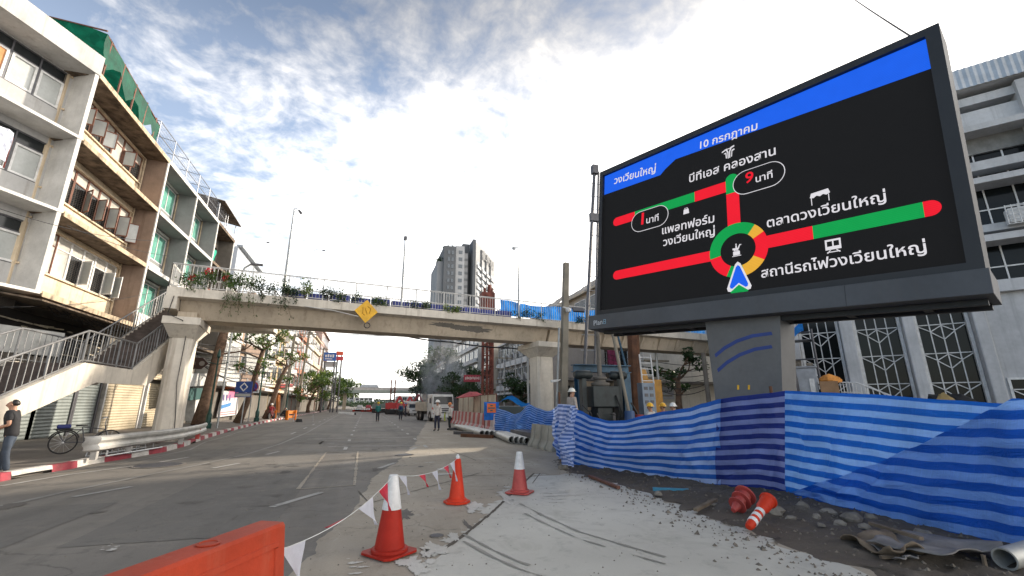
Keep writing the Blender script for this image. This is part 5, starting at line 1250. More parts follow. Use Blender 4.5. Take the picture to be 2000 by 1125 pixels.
tarp('blue_striped_sheet', 'lower striped sheet overlapping the bright one below a diagonal hem', 1552, 2125, [(1552, 962), (1640, 936), (1720, 908), (1800, 874), (1880, 838), (1960, 798), (2000, 778), (2125, 790)], [(1552, 972), (1600, 983), (1680, 1004), (1760, 1027), (1850, 1048), (1940, 1065), (2010, 1081), (2125, 1111)], (kC, (7.3, 3.67)), M['tarp_bright'], nu=160, fold=lambda u, v, px: .15 + .02 * math.exp(-((1 - v) * 30) ** 2) + .07 * nz(u * 1.2, v * 2 + u, 14) * math.sin(math.pi * v), amp=.05, vphase=.06)
tarp('blue_striped_sheet', 'far blue striped sheet hanging between the red white barrier and the concrete pier', 969, 1086, [(969, 797), (985, 801), (1005, 809), (1015, 806), (1033, 789), (1050, 797), (1070, 803), (1086, 800)], [(969, 849), (990, 850), (1020, 838), (1040, 848), (1065, 852), (1086, 860)], ((7.2, 25.2), (8.3, 17.5)), M['tarp_bright'], nu=90, nv=26, amp=.14, vscale=2.6)
def f_bunch(u, v, px): return .16 * nz(u * 4.5, v * 1.5, 2) + .08 * nz(u * 11, v * 3, 6)
tarp('blue_striped_sheet', 'crumpled pale blue sheet bunched up beside the white helmeted worker', 1060, 1122, [(1060, 818), (1080, 800), (1096, 789), (1108, 790), (1122, 800)], [(1060, 846), (1078, 868), (1090, 905), (1105, 908), (1122, 912)], ((6.6, 15.2), (5.45, 12.3)), M['tarp_pale'], nu=70, nv=36, fold=f_bunch, amp=.1, vscale=2.1)
# ragged corners hanging under the long sheet
for i, (px, py, wd, hh) in enumerate(((1108, 912, 16, 12), (1125, 918, 22, 14), (1212, 932, 16, 22), (1098, 906, 10, 14))):
    a = PL(px, py, (*kA, 0), (kB[1] - kA[1], -(kB[0] - kA[0]), 0)); c = PL(px + wd, py + hh, (*kA, 0), (kB[1] - kA[1], -(kB[0] - kA[0]), 0))
    rws = [[Vector((a.x + (c.x - a.x) * j / 6 + .04 * nz(j, k, i), a.y + (c.y - a.y) * j / 6 - .05 - .05 * nz(j * 2, k, i), max(.03, a.z + .06 - (a.z + .06 - max(.03, c.z)) * k / 5 + .02 * nz(j, k)))) for j in range(7)] for k in range(6)]
    b = MB(); b.grid(rws); tag(b.build('sheet_scrap', M['tarp_pale'], None, True, sharp=0), ['small striped sheet scrap under the left end of the long sheet', 'wider striped scrap on the dirt beside a smaller scrap', 'single striped tail hanging to the ground under the middle of the long sheet', 'leftmost striped scrap at the corner of the long sheet'][i], 'sheet scrap')
# posts that carry the sheets
for i, (px, py, lab) in enumerate(((1097, 905, 'steel post behind the crumpled pale sheet'), (1536, 968, 'steel post at the corner of the striped sheets'))):
    p = [Vector((5.45, 12.35, 0)), Vector((7.66, 7.05, 0))][i]; b = MB(); b.tube([p, p + Vector((0, 0, 1.95))], .03, 6); tag(b.build('sheet_post', M['rust_brown'], None), lab, 'post')

# ================================================================== CONES, BARRIER, BUNTING, RUBBLE
def cone_body(root, h, r0, r1, sleeve, m, base=.25, octa=False):
    b = MB()
    if octa: b.prism([(base * math.cos(R(22.5 + 45 * i)), base * math.sin(R(22.5 + 45 * i))) for i in range(8)], 0, .035); b.lathe([(base * .8, .035), (base * .72, .06), (r0 * 1.12, .075)], 24)
    else:
        s = base; c = .05; b.prism([(s - c, -s), (s, -s + c), (s, s - c), (s - c, s), (-s + c, s), (-s, s - c), (-s, -s + c), (-s + c, -s)], .006, .030); b.lathe([(r0 * 1.22, .030), (r0 * 1.2, .058), (r0 * 1.06, .066)], 28)
    b.build('base', m, root, bevel=.004)
    b = MB(); b.lathe([(r0, .06), (r0 + (r1 - r0) * .97, h - .012), (r1 * .8, h)], 32); b.build('body', m, root, True)
    if sleeve:
        z0, z1 = sleeve; f = lambda z: r0 + (r1 - r0) * (z - .06) / (h - .06) + .004
        b = MB(); b.lathe([(f(z0), z0), (f(z0) + .002, z0 + .003), (f(z1) + .002, z1 - .003), (f(z1) - .006, z1), (r1 * .5, z1 + .002)], 32); b.build('white_sleeve', M['white_plastic'], root, True)
g = G(760, 1083); h = UP(768, 930, g)
c1 = E('traffic_cone', 'nearest red traffic cone with a white top sleeve and square base', 'traffic cone', (g.x, g.y, .012), R(38), 'red traffic cones on the road')
cone_body(c1, h, .165, .045, (h * .56, h + .004), M['red'], .235)
g2 = G(892, 983); h2_ = UP(897, 897, g2)
c2 = E('traffic_cone', 'plain bright red traffic cone with an octagonal base and a string tied to its tip', 'traffic cone', (g2.x, g2.y, .012), R(10), 'red traffic cones on the road')
cone_body(c2, h2_, .135, .05, None, M['red_bright'], .225, True)
b = MB(); b.lathe([(.03, 0), (.036, .03), (.012, .07)], 10, (0, 0, h2_)); b.build('knotted_tip', M['white_plastic'], c2)
g3 = G(1015, 964); h3 = UP(1014, 884, g3)
c3 = E('traffic_cone', 'dusty red traffic cone with a thin square base and white sleeve beside the dirt', 'traffic cone', (g3.x, g3.y, .012), R(50), 'red traffic cones on the road')
cone_body(c3, h3, .150, .05, (h3 * .58, h3 + .003), M['red_old'], .225)
# orange water filled barrier, cut by the bottom edge of the picture
T_ = .80
e0 = G(557, 1019, T_); e1 = G(470, 1029, T_); 
ft = G(307, 1114, T_); dirb = (Vector((ft.x, ft.y)) - Vector((e0.x, e0.y))).normalized()
ang = math.atan2(dirb.y, dirb.x)
ob = E('water_barrier', 'orange plastic water barrier in the lower left foreground', 'barrier', (e0.x, e0.y, 0), ang)
wdt = abs((Vector((e1.x, e1.y)) - Vector((e0.x, e0.y))).dot(Vector((-dirb.y, dirb.x)))); sgn = 1 if (Vector((e1.x, e1.y)) - Vector((e0.x, e0.y))).dot(Vector((-dirb.y, dirb.x))) > 0 else -1
b = MB(); wb = max(.2, wdt); LB = 1.9
def sec(x, ins, zt): return [(x, -sgn * .20 + 0, .0), (x, -sgn * .20, .14), (x, -sgn * .06, .26), (x, sgn * ins, zt - .02), (x, sgn * (ins + .015), zt), (x, sgn * (wb - ins - .015), zt), (x, sgn * (wb - ins), zt - .02), (x, sgn * (wb + .06), .26), (x, sgn * (wb + .2), .14), (x, sgn * (wb + .2), 0)]
ss = [sec(0, .0, T_), sec(.004, -.004, T_), sec(LB, 0, T_)]
n = 10; vs = [p for s_ in ss for p in s_]
b.add(vs, [(i, (i + 1) % n, n + (i + 1) % n, n + i) for i in range(n)] + [(n + i, n + (i + 1) % n, 2 * n + (i + 1) % n, 2 * n + i) for i in range(n)] + [tuple(range(n - 1, -1, -1)), tuple(2 * n + i for i in range(n))])
b.build('body', M['orange'], ob, bevel=.012, recalc=True)
# recessed side panel: a raised rim on the long face
b = MB(); yv = lambda z: -sgn * (.06 - (.06) * (z - .26) / (T_ - .28))
for z0, z1, x0, x1 in ((.66, .70, .07, LB - .1), (.30, .34, .07, LB - .1)):
    b.add([(x0, yv(z0) - sgn * .001, z0), (x1, yv(z0) - sgn * .001, z0), (x1, yv(z1) - sgn * .001, z1), (x0, yv(z1) - sgn * .001, z1), (x0, yv(z0) - sgn * .014, z0 + .006), (x1, yv(z0) - sgn * .014, z0 + .006), (x1, yv(z1) - sgn * .012, z1 - .006), (x0, yv(z1) - sgn * .012, z1 - .006)], [(4, 5, 6, 7), (0, 1, 5, 4), (2, 3, 7, 6), (0, 4, 7, 3), (1, 2, 6, 5)])
z0, z1 = .34, .66
for x0 in (.07, LB - .14): b.add([(x0, yv(z0) - sgn * .001, z0), (x0 + .04, yv(z0) - sgn * .001, z0), (x0 + .04, yv(z1) - sgn * .001, z1), (x0, yv(z1) - sgn * .001, z1), (x0 + .006, yv(z0) - sgn * .014, z0), (x0 + .034, yv(z0) - sgn * .014, z0), (x0 + .034, yv(z1) - sgn * .014, z1), (x0 + .006, yv(z1) - sgn * .014, z1)], [(4, 5, 6, 7), (0, 4, 7, 3), (1, 2, 6, 5), (0, 1, 5, 4), (3, 7, 6, 2)])
b.build('panel_rim', M['orange'], ob, recalc=True)
q = ob.matrix_basis if False else None
inv = (Matrix.Translation((e0.x, e0.y, 0)) @ Matrix.Rotation(ang, 4, 'Z')).inverted()
fc = inv @ G(421, 1064, T_); fcy = sgn * wb * .5
b = MB(); b.lathe([(.062, 0), (.066, .006), (.05, .010), (.046, .004)], 24, (fc.x, fcy, T_)); b.build('filler_ring', M['orange'], ob, True)
b = MB(); b.lathe([(.045, 0.0), (.045, .0035)], 20, (fc.x, fcy, T_)); b.build('filler_plug', mat('dark orange cap', (.30, .05, .015), .6), ob)
b = MB(); b.box(-.055, -.002, -sgn * .06, sgn * (wb + .06), 0, .36); b.build('coupling_lug', M['orange'], ob, bevel=.012)
# bunting
tipA = Vector((g.x, g.y, h + .01)); tipB = Vector((g2.x, g2.y, h2_ + .02)); tie = Matrix.Translation((e0.x, e0.y, 0)) @ Matrix.Rotation(ang, 4, 'Z') @ Vector((-.005, sgn * .02, .62))
bn_ = E('bunting_string', 'string of red and white plastic pennants from the barrier to the red cones', 'bunting', tie)
def sagpt(a, c, t, s): p = a.lerp(c, t); p.z -= s * 4 * t * (1 - t); return p
b = MB()
for a, c, s in ((tie, tipA, .10), (tipA, tipB, .10)): b.tube([sagpt(a, c, i / 16, s) - tie for i in range(17)], .0035, 4, False)
b.build('cord', M['rope'], bn_)
M['pen_w'] = mat('white pennant film', (.68, .68, .74), .4, transl=.35, scale=9, var=.08, bump=.4, bscale=20); M['pen_r'] = mat('red pennant film', (.62, .035, .06), .35, transl=.35, scale=9, var=.25)
def pennant(a, c, s, t, dt, length, colr, tilt, curl):
    p0 = sagpt(a, c, t - dt, s); p1 = sagpt(a, c, t + dt, s); b = MB(); rws = []; side = Vector(((c - a).y, -(c - a).x, 0)).normalized()
    for k in range(7):
        f = k / 6; m_ = p0.lerp(p1, .5) + Vector((tilt[0], tilt[1], -length)) * 1; w0 = p0.lerp(m_, f); w1 = p1.lerp(m_, f)
        rws.append([w0.lerp(w1, j / 4) + side * curl * math.sin(f * 3 + j * .8) * f - tie for j in range(5)])
    b.grid(rws); b.build('pennant', M[colr], bn_, True, sharp=0)
pennant(tie, tipA, .10, .08, .075, .27, 'pen_w', (.08, -.04), .03)
pennant(tie, tipA, .10, .42, .06, .05, 'pen_r', (-.12, .02), .02)
pennant(tie, tipA, .10, .66, .075, .22, 'pen_w', (.13, .05), .035)
pennant(tie, tipA, .10, .86, .055, .25, 'pen_r', (.10, .02), .03)
for t, l_, c_ in ((.10, .22, 'pen_w'), (.35, .16, 'pen_r'), (.55, .26, 'pen_w'), (.75, .18, 'pen_r'), (.88, .30, 'pen_w')): pennant(tipA, tipB, .16 if False else .10, t, .045, l_, c_, (.10, .02), .03)
# fallen delineator and a crushed cone under the sheet
def along(p0, p1):
    d = (p1 - p0).normalized(); q_ = d.to_track_quat('Z', 'Y'); return q_
f0 = G(1462, 1030, .09); f1 = PL(1502, 975, (7.2, 7.0, 0), (1.0, 1.0, 0))
f1 = G(1500, 978, .33)
dl = E('striped_bollard', 'fallen red bollard with three white bands lying on the dirt', 'bollard', f0); dl.rotation_mode = 'QUATERNION'; dl.rotation_quaternion = along(f0, f1); Lb = (f1 - f0).length
b = MB(); b.lathe([(.035, 0), (.045, .01), (.055, Lb * .1), (.058, Lb * .62), (.08, Lb * .72), (.09, Lb * .97), (.11, Lb), (.11, Lb + .02)], 22); b.build('tube', M['red_bright'], dl, True)
for k, t in enumerate((.16, .33, .50)): b = MB(); b.lathe([(.0575, Lb * t), (.0605, Lb * t + .003), (.061, Lb * (t + .085)), (.058, Lb * (t + .09))], 22); b.build('white_band', M['white_plastic'], dl, True)
f0 = G(1432, 997, .08); f1 = G(1456, 966, .26)
dl2 = E('crushed_cone', 'crushed dark red cone stack half under the violet blue sheet', 'traffic cone', f0); dl2.rotation_mode = 'QUATERNION'; dl2.rotation_quaternion = along(f0, f1); Lb = (f1 - f0).length
b = MB(); b.lathe([(.035, 0), (.07, Lb * .30), (.125, Lb * .31), (.13, Lb * .345), (.055, Lb * .35), (.085, Lb * .62), (.14, Lb * .63), (.145, Lb * .665), (.06, Lb * .67), (.10, Lb * .93), (.155, Lb * .94), (.155, Lb)], 18); b.build('rings', M['red_old'], dl2, True, sharp=25)
# rubble
rocks = [(1515, 1000, .20, .12, .13, 'flat dark slab of rubble right of the fallen bollard'), (1570, 992, .16, .12, .14, 'angular rock under the corner of the bright sheet'), (1617, 1003, .16, .12, .13, 'pale square rock under the bright sheet'), (1665, 1015, .22, .16, .16, 'largest round rock among the rubble under the bright sheet'), (1640, 1023, .10, .08, .08, 'small rock in front of the largest round rock'), (1595, 1010, .09, .08, .08, 'small rock left of the pale square rock'), (1690, 1030, .10, .08, .07, 'small rock right of the largest round rock'), (1545, 1012, .10, .07, .06, 'low rock between the slab and the angular rock'), (1805, 1046, .24, .10, .11, 'long tan block of broken concrete on the grey sheet'), (1605, 1026, .07, .06, .05, 'tiny rock in the dirt below the pale square rock'), (1395, 985, .12, .05, .03, 'thin grey stone chip left of the crushed cone'), (1285, 965, .10, .08, .08, 'rock under the middle of the long sheet'), (1700, 1012, .11, .09, .10, 'dark rock close against the bright sheet'), (1740, 1040, .09, .06, .04, 'flat pebble beside the curled plywood'), (1100, 912, .16, .14, .16, 'dark rock under the left corner of the long sheet')]
for i, (px, py, rx, ry, rz_, lab) in enumerate(rocks):
    p = G(px, py, .06); lump('rubble_rock', lab, 'rock', (p.x, p.y, .06), (rx * .78, ry * .78, rz_ * .62), M['rock'], i + 20, i * 1.3, .35, 'lumps of broken concrete along the sheets')
b = MB(); rr = random.Random(5)
for _ in range(2300):
    t = rr.random(); a, c = lerp_pl(left, t), lerp_pl(rightp, t); v_ = rr.random() ** .8 * .75 + .02 if _ % 4 else -abs(rr.gauss(0, .10)); p = a.lerp(c, v_); s = rr.uniform(.006, .03) * (1 if rr.random() < .95 else 1.7)
    z = .010 if v_ < 0 else .012 + min(1, v_ * 5) * (.02 + .05 * max(0, nz(p.x * 1.6, p.y * 1.6, 1)) + .06 * nz(p.x * 5, p.y * 5, 4) + .03 * nz(p.x * 13, p.y * 13, 8)) + .03 * v_
    k = [(p.x + s * math.cos(q_ + rr.random()) * rr.uniform(.6, 1.3), p.y + s * math.sin(q_ + rr.random()), z - .004) for q_ in (0, 1.57, 3.14, 4.71)]
    b.add(k + [(p.x + rr.uniform(-.3, .3) * s, p.y, z + s * rr.uniform(.5, 1))], [(0, 1, 4), (1, 2, 4), (2, 3, 4), (3, 0, 4)])
tag(b.build('gravel', mat('muddy gravel', (.15, .13, .105), .95, var=.5, scale=9), None), kind='stuff')
b = MB(); rr = random.Random(15)
for _ in range(900):
    x, y = rr.uniform(-3, 5), rr.uniform(3.5, 16); s = rr.uniform(.003, .012)
    b.add([(x - s, y, .009), (x, y - s, .009), (x + s, y, .009), (x, y + s, .009), (x, y, .009 + s)], [(0, 1, 4), (1, 2, 4), (2, 3, 4), (3, 0, 4)])
tag(b.build('road_grit', M['rock'], None), kind='stuff')
# sheets of old board and tin on the dirt, pipe end, stake, timber
def loose_sheet(name, label, cat, pxs, m, z=.16, curl=.1, th=.012, seed=0):
    q = [G(px, py, z) for px, py in pxs]; rws = []; n = 18
    for i in range(n + 1):
        rw = []
        for j in range(n + 1):
            u, v_ = i / n, j / n; p = q[0].lerp(q[1], u).lerp(q[3].lerp(q[2], u), v_); e = 1 + .0
            p = p + Vector((.05 * nz(u * 5, v_ * 5, seed), .05 * nz(u * 5, v_ * 5, seed + 4), curl * nz(u * 2.2, v_ * 2.2, seed + 2) + curl * .5 * (v_ ** 3) - .02)); rw.append(p)
        rws.append(rw)
    b = MB(); b.grid(rws); o = b.build(name, m, None, True, sharp=0); s_ = o.modifiers.new('thickness', 'SOLIDIFY'); s_.thickness = th; return tag(o, label, cat)
loose_sheet('tin_sheet', 'crumpled grey sheet lying on the dirt below the bright striped sheet', 'metal sheet', ((1690, 1052), (1780, 1030), (1960, 1070), (1850, 1090)), M['tin'], .15, .10, seed=3)
loose_sheet('plywood_sheet', 'curled brown plywood edge under the crumpled grey sheet', 'plywood', ((1640, 1045), (1720, 1036), (1810, 1082), (1740, 1078)), M['plank'], .12, .12, seed=9)
loose_sheet('plywood_sheet', 'grey board scrap at the left end of the fallen plywood', 'plywood', ((1690, 1058), (1740, 1050), (1800, 1088), (1760, 1092)), M['tin'], .09, .06, seed=14)
p0, p1 = G(1962, 1092, .12), G(2050, 1066, .16); b = MB(); d = (p1 - p0); rws = []
pe = E('clay_pipe', 'split grey pipe piece lying at the lower right corner', 'pipe', p0); q_ = along(p0, p1); pe.rotation_mode = 'QUATERNION'; pe.rotation_quaternion = q_
b = MB(); 
prf = [(.10, 0), (.10, d.length), (.085, d.length), (.085, 0)]
vs = []; nn_ = 24
for r_, z_ in prf: vs += [(r_ * math.cos(2 * math.pi * i / nn_), r_ * math.sin(2 * math.pi * i / nn_), z_) for i in range(nn_)]
b.add(vs, [(k * nn_ + i, k * nn_ + (i + 1) % nn_, ((k + 1) % 4) * nn_ + (i + 1) % nn_, ((k + 1) % 4) * nn_ + i) for k in range(4) for i in range(nn_)]); b.build('pipe_wall', M['pipe'], pe, True, recalc=True)
p0 = G(1928, 1122, .0); b = MB(); b.tube([p0, p0 + Vector((0.01, 0, .17))], .02, 6); tag(b.build('wooden_stake', M['plank'], None), 'short upright stake in front of the split grey pipe', 'stake')
def timber(a, c, w_, label, m='plank', za=.06, zb=.1):
    p0, p1 = G(*a, za), G(*c, zb); b = MB(); b.beam(p0, p1, w_, w_ * .7); tag(b.build('timber', M[m], None), label, 'timber')
timber((1152, 930), (1208, 952), .07, 'reddish timber lying under the left part of the long sheet', 'wood_red', .05, .05)
timber((1358, 996), (1398, 976), .06, 'short pale plank on the dirt left of the crushed cone')
timber((1700, 1022), (1800, 1052), .05, 'long brown stick running under the tan concrete block', 'plank', .16, .17)
timber((1720, 1088), (1790, 1086), .04, 'small splintered stick in the dirt below the plywood', 'plank', .05, .06)
b = MB(); b.beam(G(1275, 955, .05), G(1345, 958, .05), .06); tag(b.build('blue_pipe', mat('blue water pipe', (.05, .25, .38), .4), None), 'short blue water pipe on the dirt under the long sheet', 'pipe')

# ================================================================== PEOPLE
def skinmesh(name, vs, rs, es, m, parent, root=0, sub=1):
    me = bpy.data.meshes.new(name); me.from_pydata([tuple(v) for v in vs], es, []); o = bpy.data.objects.new(name, me); col.objects.link(o); o.parent = parent
    md = o.modifiers.new('skin', 'SKIN'); md.use_smooth_shade = True
    sv = me.skin_vertices[0].data
    for i, r in enumerate(rs): sv[i].radius = r if isinstance(r, tuple) else (r, r); sv[i].use_root = (i == root); sv[i].use_loose = False
    if sub: s_ = o.modifiers.new('subdivision', 'SUBSURF'); s_.levels = sub; s_.render_levels = sub
    me.materials.append(m); return o
CL = {}
def cloth(c):
    k = tuple(round(x, 3) for x in c)
    if k not in CL: CL[k] = mat('clothing', c, .85, var=.25, scale=6, bump=.2, bscale=14)
    return CL[k]
def person(label, loc, face, h=1.70, shirt=(.3, .3, .3), trousers=(.03, .03, .04), helmet=None, vest=None, sleeves='long', arms=None, stride=.0, shoes=(.02, .02, .02), group=None, lean=0.0, fingers=False, sit=False, bag=None):
    k = h / 1.70
    o = E('person', label, 'person', loc, face, group)
    V = lambda *p: Vector(p) * k
    A_ = arms or (((.21, .0, 1.14), (.22, .08, .90)), ((-.21, .0, 1.14), (-.22, .08, .90)))
    pel, sp_, ch_, nk, hb, hm, ht = V(0, 0, .93), V(0, lean * .3, 1.10), V(0, lean * .7, 1.29), V(0, lean, 1.43), V(0, lean + .02, 1.50), V(0, lean + .03, 1.585), V(0, lean + .01, 1.665)
    L = {}
    for s_ in (1, -1):
        e, w_ = A_[0] if s_ > 0 else A_[1]
        L[s_] = dict(sh=V(.165 * s_, lean, 1.395), el=V(*e), wr=V(*w_))
        if sit: L[s_].update(hip=V(.09 * s_, 0, .90), kn=V(.12 * s_, .42, .92), an=V(.12 * s_, .46, .50), toe=V(.12 * s_, .60, .46))
        else:
            st = stride * s_
            L[s_].update(hip=V(.085 * s_, 0, .89), kn=V(.095 * s_, .03 + st * .42, .49), an=V(.10 * s_, st * .75 - .02 - abs(st) * .05, .085 + (0.05 * abs(stride) if st < 0 else 0)), toe=V(.115 * s_, st * .75 + .13, .035))
    vs = [pel, sp_, ch_, nk, hb, hm, ht]; rs = [(.125 * k, .10 * k), (.115 * k, .09 * k), (.14 * k, .10 * k), .062 * k, .07 * k, (.092 * k, .112 * k), (.075 * k, .085 * k)]; es = [(i, i + 1) for i in range(6)]
    for s_ in (1, -1):
        d = L[s_]; hd = (d['wr'] - d['el']).normalized(); i = len(vs)
        hand = d['wr'] + hd * .06 * k
        vs += [d['sh'], d['el'], d['wr'], hand]; rs += [.058 * k, .042 * k, .028 * k, (.036 * k, .022 * k)]; es += [(2, i), (i, i + 1), (i + 1, i + 2), (i + 2, i + 3)]
        j = i + 3
        fwd = Vector((0, 1, 0)); sidev = hd.cross(Vector((s_, 0, 0))).normalized()
        for f in range(4 if fingers else 0):
            q = hand + sidev * (.024 - .016 * f) * k + hd * .03 * k; q2 = q + hd * (.045 - .006 * abs(f - 1.5)) * k + Vector((-s_ * .018 * k, 0, 0))
            n_ = len(vs); vs += [q, q2]; rs += [.009 * k, .007 * k]; es += [(j, n_), (n_, n_ + 1)]
        if fingers:
            n_ = len(vs); vs += [d['wr'] + hd * .03 * k + sidev * .035 * k, d['wr'] + hd * .075 * k + sidev * .05 * k]; rs += [.010 * k, .008 * k]; es += [(j, n_), (n_, n_ + 1)]
        i = len(vs); vs += [d['hip'], d['kn'], d['an'], d['toe']]; rs += [.085 * k, .055 * k, .038 * k, .03 * k]; es += [(0, i), (i, i + 1), (i + 1, i + 2), (i + 2, i + 3)]
    n_ = len(vs); vs.append(hm + V(0, .125, -.02)); rs.append(.018 * k); es.append((5, n_))
    skinmesh('body', vs, rs, es, M['skin'], o)
    # shirt
    g = .02 * k; vs = [V(0, 0, .83), V(0, 0, .95), sp_, ch_, nk - V(0, 0, .03)]; rs = [(.185 * k, .155 * k), (.172 * k, .142 * k), (.158 * k, .126 * k), (.176 * k, .132 * k), .085 * k]; es = [(i, i + 1) for i in range(4)]
    for s_ in (1, -1):
        d = L[s_]; i = len(vs)
        if sleeves == 'long': vs += [d['sh'], d['el'], d['wr']]; rs += [.082 * k, .062 * k, .045 * k]; es += [(3, i), (i, i + 1), (i + 1, i + 2)]
        else: vs += [d['sh'], d['sh'].lerp(d['el'], .72)]; rs += [.085 * k, .07 * k]; es += [(3, i), (i, i + 1)]
    skinmesh('shirt', vs, rs, es, cloth(shirt), o)
    # trousers
    vs = [V(0, 0, 1.06), V(0, 0, .88)]; rs = [(.12 * k, .09 * k), (.135 * k, .11 * k)]; es = [(0, 1)]
    for s_ in (1, -1): d = L[s_]; i = len(vs); vs += [d['hip'] - V(0, 0, .04), d['kn'], d['an'] + V(0, 0, .02)]; rs += [.10 * k, .078 * k, .066 * k]; es += [(1, i), (i, i + 1), (i + 1, i + 2)]
    skinmesh('trousers', vs, rs, es, cloth(trousers), o)
    for s_ in (1, -1):
        d = L[s_]; skinmesh('shoe', [d['an'] - V(0, .03, .015), d['an'].lerp(d['toe'], .5) , d['toe'] + V(0, .04, 0)], [.052 * k, .048 * k, .042 * k], [(0, 1), (1, 2)], cloth(shoes), o)
    if vest:
        vs = [V(0, 0, .90), sp_, ch_, nk - V(0, 0, .05)]; rs = [(.172 * k, .14 * k), (.165 * k, .135 * k), (.192 * k, .147 * k), (.11 * k, .1 * k)]; skinmesh('vest', vs, rs, [(0, 1), (1, 2), (2, 3)], cloth(vest), o)
    hc = V(0, lean + .02, 1.60)
    if helmet:
        b = MB(); n1 = 7; prof_ = [(.165 * k, -.005 * k), (.166 * k, .005 * k), (.128 * k, .02 * k)] + [(.128 * k * math.cos(R(q)), .02 * k + .125 * k * math.sin(R(q))) for q in (20, 40, 60, 78)]
        b.lathe(prof_, 16, hc + V(0, 0, .035)); b.build('helmet', flat('helmet shell', helmet, .35), o, True)
        vs = [hc + V(0, -.07, -.04), hc + V(0, -.06, .0)]; skinmesh('hair', vs, [.072 * k, .08 * k], [(0, 1)], M['hair'], o)
    else:
        vs = [hc + V(0, -.06, -.055), hc + V(0, -.045, .02), hc + V(0, -.02, .075), hc + V(0, .025, .085)]; skinmesh('hair', vs, [(.085 * k, .065 * k), (.102 * k, .08 * k), (.09 * k, .05 * k), (.065 * k, .022 * k)], [(0, 1), (1, 2), (2, 3)], M['hair'], o)
        b = MB()
        for s_ in (1, -1): b.lathe([(.0, -.03 * k), (.022 * k, -.01 * k), (.022 * k, .012 * k), (0, .03 * k)], 8, hc + V(s_ * .088, .0, -.02))
        b.build('ear', M['skin'], o, True)
        b = MB()
        for s_ in (1, -1): b.box(*(x * k for x in (s_ * .032 - .013, s_ * .032 + .013)), hc.y + .090 * k, hc.y + .098 * k, hc.z + .001 * k, hc.z + .010 * k)
        b.build('eyes', M['hair'], o); b = MB(); b.box(-.022 * k, .022 * k, hc.y + .082 * k, hc.y + .093 * k, hc.z - .068 * k, hc.z - .060 * k); b.build('mouth', cloth((.22, .07, .06)), o)
    return o
def at(px, py, z=0.0): return G(px, py, z)
# faces: 0 looks along +Y (away), 90 deg looks to -X (left)
p = at(0, 932); person('man in dark grey T-shirt and jeans walking by the kerb at the left edge', (p.x, p.y, .012), R(100), 1.70, (.016, .016, .019), (.040, .055, .080), None, None, 'short', (((.23, .02, 1.13), (.21, .27, 1.06)), ((-.22, .0, 1.13), (-.18, .26, 1.06))), .12, (.25, .2, .18), lean=.08, fingers=True)
p = at(737, 823.5); person('worker in teal jacket and yellow helmet walking down the empty lane', (p.x, p.y, .012), R(8), 1.76, (.02, .16, .15), (.02, .022, .03), (.75, .48, .02), None, 'long', None, .10)
p = at(782, 821.5); person('worker in dark blue vest seen from behind near the silver pickup', (p.x, p.y, .012), R(-10), 1.76, (.05, .10, .12), (.02, .022, .03), (.70, .50, .05), (.015, .03, .14), 'long', None, .09)
p = at(791, 813.5); person('worker with blue helmet half hidden beside the silver pickup', (p.x, p.y, .012), R(-80), 1.74, (.04, .05, .08), (.03, .03, .04), (.02, .08, .32), None, 'long')
p = at(853, 842); person('worker in white shirt and white helmet standing before the white lorry', (p.x, p.y, .012), R(150), 1.80, (.62, .58, .54), (.025, .028, .05), (.78, .78, .76), None, 'long', (((.22, .04, 1.14), (.16, .20, .98)), ((-.22, .0, 1.14), (-.22, .08, .90))), .04)
p = at(878, 840); w6 = person('worker in orange helmet and white shirt holding a yellow green vest', (p.x, p.y, .012), R(75), 1.66, (.60, .58, .54), (.02, .022, .025), (.75, .22, .04), None, 'long', (((.20, .05, 1.14), (.16, .28, 1.05)), ((-.20, .05, 1.14), (-.16, .28, 1.05))), .04)
b = MB(); b.grid([[(-.14 + .04 * i, .33 + .04 * math.sin(i * 2 + k * .7), 1.08 - k * .1) for i in range(8)] for k in range(6)]); vo = tag(b.build('safety_vest', cloth((.50, .62, .03)), None, True, sharp=0), 'yellow green safety vest held by the orange helmeted worker', 'vest'); vo.matrix_world = Matrix.Translation((p.x, p.y, .012)) @ Matrix.Rotation(R(75), 4, 'Z')
# drill platform and the workers behind the sheets
dp = E('steel_platform', 'low steel platform under the blue drilling frame', 'platform', (0, 0, 0)); b = MB(); pb = AY(1122, 800, 15.5); b.box(pb.x - .6, pb.x + 7, 14.6, 21.5, 0, .42); b.build('deck_plate', M['steel_dark'], dp)
p = AY(1117, 790, 15.2); person('worker in white helmet and beige shirt with yellow green vest behind the crumpled sheet', (p.x, p.y, .42), R(-75), 1.70, (.36, .31, .27), (.04, .04, .05), (.72, .70, .62), None, 'long')
b = MB(); b.lathe([(.178, 0), (.18, .02), (.178, .17), (.17, .19)], 16, (p.x, p.y, .42 + .93)); tag(b.build('reflective_belt', cloth((.50, .68, .02)), None, True), 'yellow green reflective waist band on the beige shirted worker', 'vest')
for px, hc, sc, lab, yy in ((1270, (.75, .42, .02), (.48, .46, .42), 'leftmost of three workers behind the sheet in yellow helmet and grey shirt', 14.2), (1295, (.75, .40, .02), (.60, .16, .06), 'worker in yellow helmet and orange shirt behind the long sheet', 14.8), (1315, (.74, .74, .72), (.10, .12, .16), 'worker in white helmet and dark shirt right of the orange shirted one', 14.2)):
    q = AY(px, 790, yy); person(lab, (q.x, q.y, -.0), R(20), 1.60, sc, (.03, .03, .04), hc, None, 'long')

# ================================================================== DRILLING SITE BEHIND THE SHEETS
def obj1(name, label, cat, mb, m, group=None, **kw): return tag(mb.build(name, m, None, **kw), label, cat, group)
